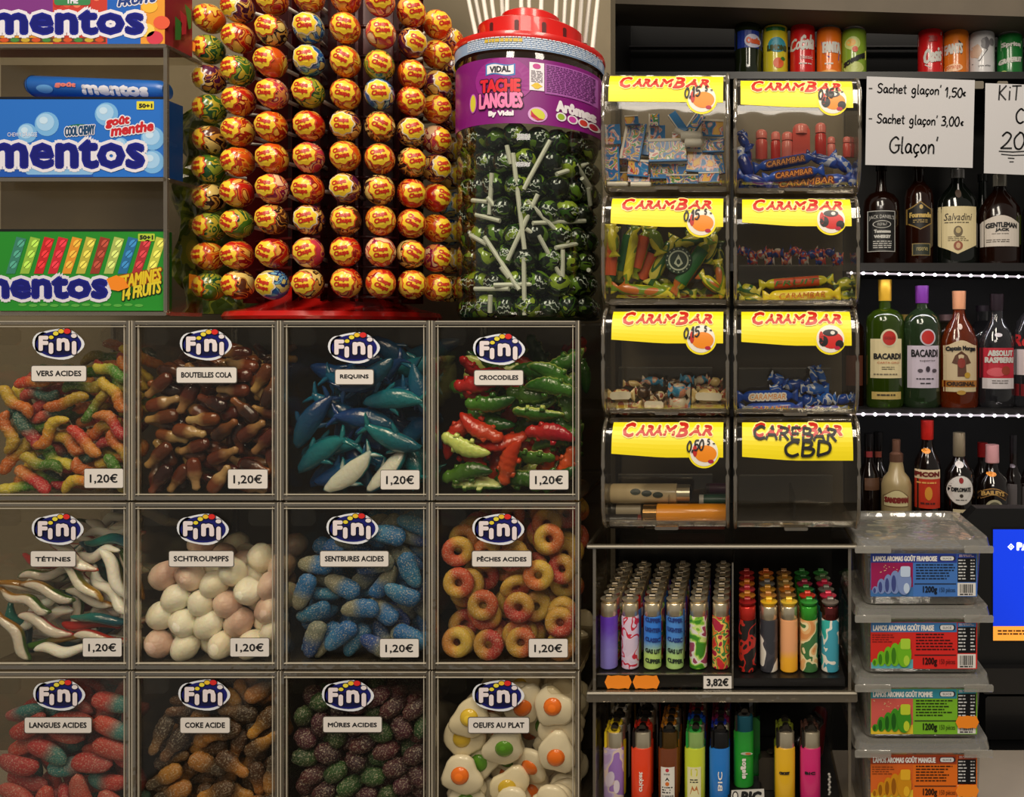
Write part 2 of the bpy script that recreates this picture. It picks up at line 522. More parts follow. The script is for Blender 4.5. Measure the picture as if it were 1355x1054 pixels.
def merge(*vf):
    V, F = [], []
    for v, f in vf:
        o = len(V)
        V += list(v)
        F += [tuple(i + o for i in q) for q in f]
    return V, F

def capsule(L, w, h, prof, n=10, bend=0.0, wav=0.0, waves=1.0, m=11):
    st = []
    for i in range(m):
        t = i / (m - 1)
        e = math.sin(PI * min(max(t, 0.0), 1.0)) if 0 < t < 1 else 0.0
        end = min(1.0, (1 - abs(2 * t - 1) ** 5) ** 0.5 + .02)
        p = prof(t) * end
        x = (t - .5) * L
        y = wav * math.sin(2 * PI * waves * t) + bend * (2 * t - 1) ** 2
        st.append((x, y, 0, w / 2 * p, h / 2 * p))
    return loft(st, n)

def fin(pts, t):
    """flat fin in the XY plane, thickness t about z = pts' z"""
    n = len(pts)
    V = [(x, y, -t / 2) for x, y in pts] + [(x, y, t / 2) for x, y in pts]
    F = [tuple(reversed(range(n))), tuple(range(n, 2 * n))]
    F += [(k, (k + 1) % n, n + (k + 1) % n, n + k) for k in range(n)]
    return V, F

def ball_vf(rx, ry, rz, n=12, m=8, f=None):
    V, F = [(0, 0, -rz)], []
    for i in range(1, m):
        p = -PI / 2 + PI * i / m
        for k in range(n):
            a = 2 * PI * k / n
            d = (math.cos(p) * math.cos(a), math.cos(p) * math.sin(a), math.sin(p))
            s = f(d) if f else 1
            V.append((d[0] * rx * s, d[1] * ry * s, d[2] * rz * s))
    V.append((0, 0, rz))
    T = len(V) - 1
    for k in range(n):
        F.append((0, 1 + (k + 1) % n, 1 + k))
        F.append((T, T - n + k, T - n + (k + 1) % n))
    for i in range(m - 2):
        for k in range(n):
            a, b = 1 + i * n + k, 1 + i * n + (k + 1) % n
            F.append((a, b, b + n, a + n))
    return V, F

def torus_vf(R, r, rz, n=18, m=8):
    V, F = [], []
    for i in range(n):
        a = 2 * PI * i / n
        for k in range(m):
            b = 2 * PI * k / m
            q = R + r * math.cos(b)
            V.append((q * math.cos(a), q * math.sin(a), rz * math.sin(b)))
    for i in range(n):
        for k in range(m):
            F.append((i * m + k, ((i + 1) % n) * m + k, ((i + 1) % n) * m + (k + 1) % m, i * m + (k + 1) % m))
    return V, F

def egg_white_vf(R, t, seed):
    rnd = random.Random(seed)
    ph = [rnd.uniform(0, 6.28) for _ in range(4)]
    n, V, F = 22, [], []
    def rad(a):
        return R * (1 + .09 * math.sin(2 * a + ph[0]) + .10 * math.sin(3 * a + ph[1]) + .05 * math.sin(5 * a + ph[2]))
    rings = [(.90, -t / 2), (1.0, -t * .15), (.98, t * .2), (.86, t * .5)]
    for s, z in rings:
        for k in range(n):
            a = 2 * PI * k / n
            V.append((rad(a) * s * math.cos(a), rad(a) * s * math.sin(a), z))
    for i in range(len(rings) - 1):
        for k in range(n):
            a, b = i * n + k, i * n + (k + 1) % n
            F.append((a, b, b + n, a + n))
    F.append(tuple(reversed(range(n))))
    V.append((0, 0, t * .6))
    b = (len(rings) - 1) * n
    for k in range(n):
        F.append((b + k, b + (k + 1) % n, len(V) - 1))
    return V, F

def ridge(t, n, a):
    return 1 + a * math.cos(2 * PI * n * t)

def sweet_vf(kind, v=0):
    if kind == 'worm':
        return capsule(.046, .0132, .0105, lambda t: .9 * ridge(t, 7, .07), wav=.0045 if v % 2 else -.003, waves=.8 + .3 * v, bend=.003 * (v - 1), m=25)
    if kind == 'cola':
        return capsule(.035, .0155, .0105, lambda t: (.95 if t < .52 else .95 - .42 * min(1, (t - .52) / .18) if t < .8 else .53 + .12 * (t > .86)) , m=20)
    if kind == 'shark':
        b = [(-.031, .002, 0, .0020, .0015), (-.027, .001, 0, .0052, .004), (-.017, 0, 0, .0090, .006), (-.004, -.001, 0, .0112, .007),
             (.008, 0, 0, .0104, .0064), (.018, .001, 0, .0078, .005), (.025, .003, 0, .0048, .0036), (.030, .005, 0, .0030, .0026)]
        return merge(loft(b, 12), loft([(-.004, .008, 0, .004, .003), (.000, .011, 0, .0042, .0026), (.004, .016, 0, .0022, .0018)], 8),
                     loft([(-.008, -.008, 0, .0034, .003), (-.003, -.012, 0, .0034, .0026), (.002, -.016, 0, .002, .0016)], 8),
                     loft([(.025, .003, 0, .003, .0026), (.031, .010, 0, .0044, .0026), (.034, .016, 0, .0022, .0016)], 8),
                     loft([(.025, .004, 0, .003, .0026), (.032, -.002, 0, .0036, .0026), (.036, -.007, 0, .002, .0016)], 8))
    if kind == 'croc':
        return merge(capsule(.054, .0185, .0115, lambda t: (.42 + .58 * min(1, t * 2.2)) * (1 if t < .70 else .74 + .12 * (t > .86)) * ridge(t, 8, .06), wav=.003 * (1 if v % 2 else -1), waves=.7, m=27),
                     fin([(-.008, .006), (-.002, .006), (-.003, .0105), (-.007, .010)], .006), fin([(.008, -.006), (.014, -.006), (.013, -.0105), (.009, -.010)], .006), fin([(-.008, -.006), (-.003, -.006), (-.004, -.010), (-.007, -.0095)], .006), fin([(.008, .005), (.013, .005), (.012, .0098), (.009, .0095)], .006))
    if kind == 'snake':
        return capsule(.062, .0112, .0100, lambda t: .62 + .38 * math.sin(PI * min(1, t * 1.15)) ** .6, wav=.0027, waves=1.1 + .3 * v, m=25)
    if kind == 'mallow':
        ph = v * 1.7
        return ball_vf(.0150, .0146, .0142, 16, 10, lambda d: 1 + .05 * math.sin(3 * d[0] + ph) + .06 * math.cos(4 * d[1] + 2 * ph) - .05 * math.sin(5 * d[2] * d[0] + ph))
    if kind == 'bottle_sour':
        return capsule(.040, .0195, .013, lambda t: (1 if t < .55 else 1 - .38 * (t - .55) / .45) * ridge(t, 5, .03), m=17, bend=.002 * (v - 1))
    if kind == 'ring':
        return torus_vf(.0100, .0062, .0052)
    if kind == 'tongue':
        return capsule(.044, .0190, .0115, lambda t: .62 + .38 * math.sin(PI * min(1, .15 + t * .8)), m=15, bend=.0035 * (v - 1))
    if kind == 'coke_sour':
        return capsule(.040, .0185, .0115, lambda t: (.97 if t < .45 else .97 - .36 * min(1, (t - .45) / .2) if t < .82 else .66) * ridge(t, 6, .04), m=21)
    if kind == 'berry':
        ph = v * 1.3
        return ball_vf(.0135, .0095, .0090, 18, 12, lambda d: 1 + .07 * math.sin(9 * d[0] + ph) * math.sin(9 * d[1]) + .06 * math.sin(10 * d[2] + ph))
    if kind == 'egg':
        return egg_white_vf(.0205, .0075, 5 + v)
BIN_X = [-22, 175, 371, 571, 768]                 # photograph columns of the bin walls, turned into metres by SX
BIN_ROWS = [(424, 661), (664, 884), (887, 1107)]
BIN_KIND = [['worm', 'cola', 'shark', 'croc'], ['snake', 'mallow', 'bottle_sour', 'ring'], ['tongue', 'coke_sour', 'berry', 'egg']]
BIN_DEPTH = .165
# resting places of the sweets in their bins: x, y, z in tenths of a millimetre, rotation quaternion, shape variant
SIM = {"00":[[-7532,83,13976,-51,51,-48,-48,1],[-6941,83,14302,60,78,-3,10,0],[-7195,86,13664,-11,-10,74,-64,2],[-6762,86,13873,-68,64,-24,-21,0],[-7103,85,13983,-67,64,27,24,1],[-7461,86,14294,-25,-25,68,-63,2],[-6772,84,13467,13,13,68,-69,1],[-6454,84,14059,-18,-19,67,-67,1],[-6444,88,14354,-31,31,60,66,2],[-7299,90,13484,-19,-29,27,-89,0],[-7302,109,14481,-59,78,1,14,0],[-6398,105,13801,-72,46,-42,-27,1],[-6436,96,13542,-65,57,-34,-35,0],[-7419,130,13398,9,-7,40,-90,0],[-6482,102,14591,-4,16,63,74,2],[-7288,163,14351,4,11,82,-54,1],[-6990,156,13865,-14,22,71,64,2],[-7501,158,13728,-62,54,49,25,0],[-7359,135,13995,78,28,51,-18,0],[-6788,136,14453,61,77,-7,11,1],[-6638,175,13997,66,71,-16,14,2],[-6752,161,13524,76,43,47,-4,2],[-6445,188,14482,-52,76,-24,-26,2],[-7161,182,14179,19,-17,80,52,0],[-6478,175,13677,8,4,53,-83,0],[-6428,220,13510,-50,77,-29,-22,1],[-7145,194,13700,-55,78,-19,-17,2],[-6683,143,14241,83,27,-43,15,2],[-6728,213,13779,-56,79,8,20,1],[-6973,222,13408,41,90,0,0,2],[-7416,218,14026,7,-5,56,81,0],[-7484,227,13563,67,40,-49,36,1],[-6325,207,14025,-50,49,57,42,0],[-7435,205,14199,-73,65,15,6,2],[-7188,205,14515,-6,12,72,67,1],[-6787,254,14098,17,-9,56,79,0],[-7202,273,13614,-68,71,-10,-1,0],[-6481,263,14378,-62,76,-8,-8,0],[-6425,275,13880,-40,20,75,47,1],[-7031,282,14449,68,71,-7,9,2],[-7173,274,13926,51,85,-3,2,0],[-7044,285,14235,-3,11,66,-73,1],[-6711,309,13440,-3,8,65,75,2],[-6700,308,13895,85,48,13,-9,2],[-7509,278,14250,-37,33,53,68,0],[-6414,290,14565,49,75,27,-34,2],[-6474,320,14247,64,73,15,-13,2],[-7395,325,13477,-12,9,74,64,0],[-6593,335,13681,-18,-12,83,-50,2],[-6640,330,14581,73,63,22,-11,2],[-7433,336,13987,-64,74,11,10,2],[-7420,357,14401,58,80,-1,8,0],[-7176,358,13685,-13,35,47,79,0],[-6586,363,14051,67,67,13,-26,0],[-6887,364,14377,-21,-23,49,-80,0],[-7405,379,13722,-13,24,53,79,0],[-6848,418,13923,-29,94,5,-13,1],[-7034,393,14162,-73,60,9,27,0],[-6952,333,13736,64,71,18,-21,2],[-6485,403,14599,-54,80,-14,-18,0],[-6966,385,13522,21,-25,81,47,1],[-7454,435,13475,-27,-18,71,-61,0],[-6468,428,14225,12,17,66,-71,1],[-7404,463,14356,-74,66,2,-3,1],[-6851,444,14174,68,61,-25,30,2],[-6770,402,14555,-72,67,8,-4,0],[-7145,422,14475,56,71,19,-36,1],[-6696,471,14451,-10,27,38,87,1],[-6629,493,14022,65,74,7,-5,1],[-7244,493,13521,63,62,-38,23,2],[-7443,492,14085,-59,77,-15,-13,0],[-7431,460,14543,-54,81,15,-2,2],[-7247,532,14070,63,61,33,-31,2],[-6884,552,14120,70,42,48,-29,0],[-7504,553,14462,41,77,18,-42,1],[-6977,522,14601,6,3,53,-84,0],[-6447,469,14751,-27,5,59,75,0],[-6590,572,14753,2,7,74,-65,2],[-7178,610,13475,15,-15,68,69,2],[-7023,666,14272,-25,31,72,55,2],[-7460,645,14516,-57,75,4,30,2],[-7020,750,13489,66,68,13,-25,2],[-7295,851,14215,-56,52,-42,-47,2],[-7033,679,14721,15,0,63,-75,1],[-7030,801,14741,94,31,0,0,0],[-7193,1154,14834,-10,2,82,54,0]],
"01":[[-5201,82,14554,0,-5,70,70,2],[-5030,83,13996,-67,67,18,22,0],[-5992,83,13736,25,-27,65,65,0],[-5038,84,13423,-66,72,-10,-11,2],[-4985,83,13610,-67,71,-11,-9,2],[-4838,83,14391,58,57,-41,39,2],[-5323,83,13741,-69,69,14,14,2],[-5973,83,13494,36,32,59,-63,0],[-5532,85,14108,3,-1,75,-64,0],[-5105,84,14211,-24,-28,68,-61,1],[-5616,84,13547,51,-54,45,48,0],[-5359,83,13497,-63,62,32,32,1],[-5956,84,14129,5,-7,74,65,1],[-5989,83,14454,25,25,65,-65,2],[-5304,86,14004,-74,58,20,24,0],[-4893,85,13879,22,-31,61,68,0],[-5574,83,14566,-28,23,66,64,1],[-5440,90,14287,-10,16,69,68,1],[-5670,88,13982,-63,76,-5,-8,2],[-5960,111,14279,71,68,-7,13,2],[-5236,105,14410,-2,1,66,74,2],[-5701,98,14326,53,21,66,-47,1],[-4839,144,13667,63,43,47,-42,1],[-4922,86,14528,27,-39,53,69,2],[-5880,132,13920,-83,53,-9,-6,0],[-4924,163,13414,-1,0,62,-77,2],[-5647,118,13818,9,13,62,-76,2],[-6062,160,13513,-54,34,67,36,2],[-5340,164,14143,2,19,71,-66,1],[-5828,143,13489,30,34,59,-65,1],[-5657,162,14199,-10,-30,50,-79,1],[-4916,158,14173,-13,-8,81,-54,0],[-5369,156,13607,-15,-18,69,-67,2],[-5458,163,14602,-77,58,-18,-17,1],[-4920,178,13941,76,62,-11,5,2],[-4989,162,14402,56,64,32,-40,2],[-5211,175,13910,-36,61,-35,-60,0],[-5541,187,13477,-19,-9,91,-33,2],[-5888,165,14593,59,79,3,-3,0],[-5980,177,14418,-28,2,67,67,2],[-5876,184,14129,-37,32,68,52,0],[-5056,204,13641,-54,82,13,-8,0],[-5734,191,13741,-10,-7,69,-70,2],[-5373,181,14344,20,13,57,-77,1],[-5522,214,13803,-13,10,79,57,1],[-5182,180,14662,-4,8,76,63,2],[-4898,223,14582,6,28,33,89,2],[-5984,205,14025,-31,0,68,66,1],[-4998,248,13433,-62,77,1,0,0],[-5636,210,13968,16,-15,75,61,0],[-5118,212,14120,-13,15,71,66,0],[-5959,244,13440,-9,-10,70,-68,0],[-5270,260,14050,14,-5,63,-75,0],[-6013,203,13745,-37,28,67,56,0],[-5523,229,14494,-11,4,70,69,0],[-4921,232,14308,-3,-9,73,-67,0],[-5985,256,14187,-10,-29,61,-71,2],[-5333,246,14594,-7,21,60,76,0],[-5671,271,14265,-41,40,59,56,2],[-5484,252,13607,-86,50,-6,1,2],[-4919,239,13770,-67,71,-7,-10,1],[-5897,258,14538,3,-3,61,-78,2],[-4850,265,14061,63,56,41,-32,2],[-5271,283,13617,-23,-12,78,-56,2],[-5349,260,13448,-11,14,65,72,2],[-5087,295,13918,16,-6,77,60,2],[-5377,263,14277,-69,71,2,-1,2],[-5954,274,13832,-6,3,41,90,2],[-5153,297,14211,4,3,65,-75,1],[-5588,300,13836,42,-39,59,55,1],[-5977,300,14417,-23,14,69,66,2],[-5775,264,13559,-46,-21,75,-41,2],[-6017,319,13594,72,43,-46,26,0],[-5315,310,14687,-10,10,76,-61,2],[-5796,330,13998,-1,2,82,55,0],[-4951,322,14655,-1,24,75,-60,0],[-5130,307,13702,-17,-13,70,-67,1],[-5326,358,13509,-94,26,-13,-2,1],[-5393,316,13959,45,48,49,-54,0],[-5634,329,13467,-22,-17,62,-72,1],[-5976,344,14575,-27,91,-9,-27,0],[-5172,358,14396,41,70,-29,49,0],[-5997,378,13788,-60,65,-26,-37,1],[-5457,390,13849,48,60,-39,49,2],[-5716,352,14637,62,77,-5,8,1],[-5601,384,14092,0,-1,71,69,1],[-5251,385,13690,-49,70,-37,-33,1],[-6051,445,13718,-50,-52,40,-55,1],[-5725,401,14457,-29,-30,49,-75,0],[-5327,413,14671,10,-8,85,49,1],[-5211,436,14512,-64,75,-8,-5,1],[-4954,435,13974,-5,-15,44,-87,0],[-5869,475,13421,4,9,55,-82,0],[-5972,467,14584,-71,62,-23,-20,0],[-5186,506,13850,68,71,-4,9,0],[-5369,522,14650,6,-4,88,-44,1],[-5484,519,13526,-66,59,32,31,1],[-5612,557,14653,-47,86,-1,-14,1],[-4970,562,14712,-70,69,-8,8,0],[-5455,670,13621,-65,73,6,-13,0],[-5110,673,14644,84,52,2,-7,1],[-5953,543,14750,-56,81,1,13,1],[-5986,710,14700,-31,11,57,74,0],[-5487,546,14776,0,-1,73,66,2],[-5436,727,14707,-52,82,-13,-13,2],[-5443,831,14657,-5,9,84,52,1],[-6012,817,14681,52,66,29,-43,1],[-5087,763,14777,-73,61,16,22,2],[-5346,938,14688,59,72,-22,24,0],[-5623,806,14796,70,69,13,-6,1],[-5717,905,14779,62,71,29,-11,2],[-5976,970,14731,54,72,-37,16,1],[-5518,1106,14741,-38,22,74,49,1]],
"02":[[-4331,104,13766,-62,70,18,26,0],[-3593,105,13899,11,-14,-60,-77,2],[-3841,103,14539,22,18,69,-65,2],[-4026,109,13554,66,66,-20,26,1],[-4439,126,14098,49,69,-22,46,2],[-3654,171,13575,-80,-41,34,-23,0],[-3601,161,14311,-70,70,3,1,0],[-3915,201,14106,-2,-13,57,-80,1],[-4171,229,13542,68,69,-15,14,1],[-4317,267,13804,-70,70,7,7,0],[-4069,237,14481,-1,8,80,58,1],[-3368,265,14375,-41,-37,61,-55,0],[-4255,288,14184,15,-15,-69,-68,2],[-3510,310,13703,-57,69,-36,-21,0],[-4070,354,13606,-28,40,56,65,1],[-3795,353,14247,-65,65,25,27,1],[-4084,379,14495,-66,70,8,22,0],[-3512,440,14343,6,18,68,-69,2],[-3574,369,13521,-74,-65,-9,3,2],[-4083,440,13955,-23,-22,66,-67,2],[-4368,445,13554,-66,67,23,19,0],[-3483,463,13955,21,23,66,-67,0],[-3865,456,14523,-49,76,24,33,0],[-3744,510,13498,14,-14,-67,-70,0],[-4323,549,13827,-52,47,-51,-48,1],[-4355,512,14507,66,69,23,-14,2],[-3701,569,14388,-69,69,11,14,0],[-3572,600,13658,-64,72,-17,-16,0],[-4094,625,13799,22,-13,65,70,2],[-4328,631,14246,67,69,-19,15,2],[-3411,599,13978,-46,-21,57,-63,0],[-3803,669,13506,-3,-12,77,-61,2],[-3585,634,14625,7,9,70,-69,2],[-4312,688,14514,-69,69,-10,-10,1],[-3661,725,14430,-63,76,6,3,0],[-4118,747,13655,6,-3,65,74,1],[-3805,684,13990,-27,14,65,68,0],[-3624,787,14056,-8,-4,73,-66,1],[-3797,823,13564,-4,1,72,-68,1],[-4194,766,14251,20,17,68,-67,2],[-3758,869,14403,41,32,65,-53,0],[-4141,867,14503,-21,11,65,71,0],[-3624,863,13762,-21,-7,-66,-71,1],[-4230,901,14162,-69,71,-2,-5,1],[-4260,890,13669,24,-33,63,65,1],[-4373,928,14452,-74,57,31,6,2],[-3799,1034,14200,-62,68,-28,-23,0],[-4355,994,14000,66,68,23,-16,0],[-3922,898,14749,-62,66,-17,-36,0],[-3933,1193,14527,5,22,-69,-67,1],[-4251,1180,14710,2,-28,75,58,0],[-4423,1204,14539,-65,60,43,9,1],[-4121,978,13517,78,61,2,-7,0],[-3623,1300,14808,9,-10,71,68,2]],
"03":[[-1958,93,13957,-9,-7,70,-69,0],[-1933,93,13497,20,-14,67,69,2],[-2815,93,13553,5,0,78,61,1],[-2575,93,14283,8,-6,60,78,0],[-2832,96,13836,-11,-10,76,-62,1],[-2375,102,13670,-41,32,-55,-64,1],[-1966,96,14432,-68,-72,0,3,0],[-2700,93,14495,7,14,66,-72,2],[-2088,129,14163,-1,1,40,91,0],[-2690,121,14022,-81,-49,-22,20,2],[-2172,154,13716,-92,35,-7,4,1],[-1966,164,14565,-77,59,-11,-16,2],[-1936,195,13877,68,69,-16,10,0],[-1848,194,13572,-68,53,39,29,1],[-2731,170,13423,-5,-4,25,-96,0],[-2170,186,14373,-2,-8,74,65,2],[-2649,205,14308,7,-9,-62,-77,2],[-2958,203,13921,50,67,-31,44,0],[-2295,209,13461,60,78,-8,0,2],[-2488,211,13864,92,35,-5,9,0],[-2522,247,14514,-66,73,-8,-9,0],[-2200,271,14260,6,-2,83,54,0],[-2862,270,13707,-53,78,-25,-17,2],[-1802,271,14331,-26,61,-49,-55,1],[-2620,258,14095,-10,8,82,55,0],[-2018,296,13658,38,44,55,-58,0],[-1940,285,14015,-68,69,-12,-12,0],[-2475,322,13533,-59,70,23,28,1],[-2172,319,14577,-62,77,-1,-4,2],[-2812,312,14407,2,1,-76,-63,2],[-2494,375,14589,-62,-76,-10,-7,0],[-1879,355,13586,-16,82,14,51,0],[-2667,380,14203,60,76,-15,12,1],[-2816,373,13956,3,7,-56,-81,1],[-2214,412,13509,21,10,59,-76,0],[-1811,400,14071,-42,43,59,53,2],[-2620,419,13608,-37,56,-44,-57,2],[-2304,418,13770,-20,4,57,78,0],[-1935,425,14627,-72,59,24,22,0],[-2343,476,14349,4,9,-73,-66,0],[-2286,516,13471,8,8,55,-81,2],[-2817,489,13492,2,-6,80,58,1],[-2473,509,14571,-76,-63,-7,-3,2],[-2823,480,13785,-18,10,67,70,1],[-1830,520,13783,32,-39,51,68,1],[-1917,541,14676,-23,19,-70,-63,0],[-2279,521,14056,26,-34,59,67,0],[-2450,557,13748,12,-4,77,62,0],[-2502,555,14170,41,43,58,-54,2],[-1995,596,14383,-32,28,-67,-60,2],[-1997,605,13501,13,13,50,-84,2],[-2418,641,14358,-26,-39,56,-67,0],[-2854,561,14551,-29,-20,86,-33,2],[-2212,659,13775,74,65,-4,9,1],[-2465,670,13478,3,22,63,-73,1],[-2275,660,14013,74,66,-5,4,1],[-2674,651,14633,-80,43,-18,-34,1],[-2129,729,13572,14,-21,67,68,1],[-2025,711,14288,-62,72,23,15,2],[-2199,806,14137,37,44,36,-72,1],[-2810,764,14662,64,74,13,-7,0],[-1850,773,13621,28,52,30,-73,2],[-2400,779,14594,57,72,27,-24,1],[-2960,782,14419,-69,-40,-51,29,0],[-1809,841,14570,-45,-39,60,-52,1],[-2186,937,14170,27,-52,-51,-62,0],[-2948,899,14569,-58,62,-23,-46,2],[-2659,864,14785,3,-4,74,66,2],[-2741,1092,14761,-80,56,9,12,2],[-2060,1051,14562,-50,70,32,38,2],[-2331,1135,14744,-35,-27,67,-58,2],[-1959,1148,14802,36,85,-35,10,2]],
"10":[[-7460,83,11892,-31,-38,57,-65,1],[-7129,83,12342,-11,-11,70,-69,0],[-6868,90,12688,-38,89,-14,-19,0],[-6567,84,11859,64,76,1,-5,0],[-7363,87,12245,-15,-12,70,-67,2],[-6784,88,12435,-69,60,-29,-24,1],[-6970,89,11739,-58,80,0,0,1],[-6448,99,12504,77,37,45,-21,0],[-7157,90,11988,-59,77,-11,-14,0],[-6620,107,12049,-5,-2,92,-36,1],[-7157,162,12505,-66,-73,-4,-10,2],[-7333,175,12090,27,28,62,-66,2],[-6827,180,11725,-25,95,-5,13,0],[-6507,136,12288,-24,-19,46,-82,1],[-7384,170,12353,-24,10,30,91,0],[-7132,177,11799,-88,44,9,-1,0],[-6768,193,11961,-55,82,-1,-3,0],[-6745,163,12243,69,69,6,-12,0],[-6748,219,12681,-65,73,3,15,2],[-6373,219,11928,43,-44,-56,-54,0],[-7539,231,11918,-13,-57,32,-73,2],[-7215,222,12045,16,-2,64,74,0],[-6668,252,12297,-39,33,64,56,2],[-6956,270,11975,-55,-53,-46,43,1],[-6506,250,12424,57,67,23,-40,1],[-7402,262,12246,-24,21,58,74,1],[-7346,290,12419,3,12,79,-58,1],[-6564,311,11982,-50,85,-3,-4,0],[-6413,287,12460,28,80,12,-49,0],[-6566,295,11748,3,4,76,-63,0],[-6913,295,12394,-52,72,-23,-37,2],[-7337,350,12010,-2,4,-75,-64,2],[-6768,346,12590,-65,67,-20,-27,2],[-7143,367,12229,10,-11,68,71,2],[-7263,322,11699,0,0,-55,-83,0],[-7350,340,12556,-10,10,81,55,0],[-6856,367,11767,20,-12,69,67,0],[-6715,374,12166,60,69,-28,26,2],[-6567,236,12822,0,0,46,-88,1],[-6840,421,12481,64,-51,41,38,1],[-7420,389,12307,-41,-81,16,-35,2],[-6513,395,11868,26,13,78,-54,2],[-7334,415,11760,-2,-7,64,-75,0],[-7163,422,11892,69,70,1,-10,2],[-7333,451,12115,0,0,51,85,0],[-6536,373,12769,44,83,-26,15,2],[-7297,448,12528,-58,-74,21,-24,0],[-6728,398,12864,0,-1,52,84,2],[-6746,485,12099,-76,-49,33,-23,0],[-7339,497,11705,-83,-53,-8,-6,1],[-7217,498,12404,-66,-63,26,-28,1],[-6707,529,12555,-14,-24,68,-67,1],[-6850,555,11814,10,9,-95,-26,2],[-7161,589,12538,-14,14,-57,-79,2],[-6757,495,12862,16,17,42,-86,2],[-7226,591,12037,-9,5,58,80,2],[-6892,563,12785,-81,-49,-23,17,1],[-7365,600,12320,-13,-14,74,-63,2],[-6945,617,11713,-73,66,-5,-1,2],[-7475,655,11943,38,-27,-56,-67,0],[-7325,690,12349,-7,34,-38,-85,0],[-7164,678,12629,1,4,69,-71,1],[-6573,802,12953,-6,-14,70,-69,0],[-7345,994,12580,-59,-79,-7,12,0],[-7378,1038,12712,54,79,22,-15,0],[-7236,1042,12854,-75,60,-1,25,1],[-7398,987,12449,26,-15,-63,-71,0]],
"11":[[-5989,364,11753,58,41,35,-60,1],[-5598,344,11734,90,37,-15,9,0],[-5264,357,11747,59,31,23,-70,1],[-4911,330,11734,78,13,-7,59,1],[-6003,504,11973,31,-77,-54,0,2],[-5762,441,11902,1,-51,49,-69,1],[-5524,176,11971,94,13,-16,22,2],[-4848,190,11899,7,56,-61,-54,0],[-6019,149,11779,26,-77,-36,-43,0],[-5766,168,11740,9,37,84,35,0],[-5386,165,11762,43,-70,-19,-52,1],[-5082,157,11767,72,62,-8,-28,1],[-5905,405,12142,22,12,-96,6,0],[-5630,386,12102,24,-20,-92,-16,0],[-5434,404,11926,85,6,-29,-42,0],[-5023,333,11972,36,26,65,-60,0],[-6024,171,12068,45,60,-2,65,0],[-5785,156,11993,28,-14,26,90,0],[-5232,199,11983,26,60,51,54,2],[-4896,159,12129,4,-21,-38,-89,0],[-5429,383,12237,44,-49,51,53,2],[-5185,508,11951,31,24,68,-61,2],[-5853,165,12251,31,87,9,-35,2],[-5594,180,12201,15,30,-17,92,1],[-5334,184,12176,76,-26,-29,-51,0],[-4860,408,12194,76,-34,-4,54,2],[-5415,576,12071,79,-58,13,10,2],[-5736,369,12333,95,18,-8,-20,2],[-5462,172,12389,4,29,-92,22,0],[-5150,372,12188,21,3,-40,-88,2],[-4981,521,12339,22,23,2,-94,2],[-6030,453,12380,58,-9,-80,5,1],[-5718,160,12480,4,-27,-52,80,0],[-5229,419,12397,28,74,-59,5,2],[-4867,170,12374,36,-11,-71,58,0],[-6006,901,12549,8,-6,-11,-98,1],[-5414,588,12480,12,76,59,-20,0],[-5076,968,12576,54,24,61,-51,2],[-6009,190,12473,58,14,25,-75,2],[-5655,588,12557,30,72,37,49,2],[-5277,178,12515,56,32,-16,73,0],[-5108,161,12314,40,64,12,-63,2],[-5834,708,12536,63,27,71,-6,1],[-5551,838,12485,17,-70,-27,62,2],[-5307,855,12482,44,-23,-29,-81,1],[-5865,438,12516,52,-40,-11,-73,0],[-5524,353,12505,77,-58,18,-15,2],[-5120,381,12603,73,39,6,-54,2],[-4892,396,12513,76,59,-11,20,0],[-5854,542,12725,64,74,12,-6,2],[-5753,955,12586,28,7,89,31,2],[-5137,621,12516,82,48,-24,-12,0]],
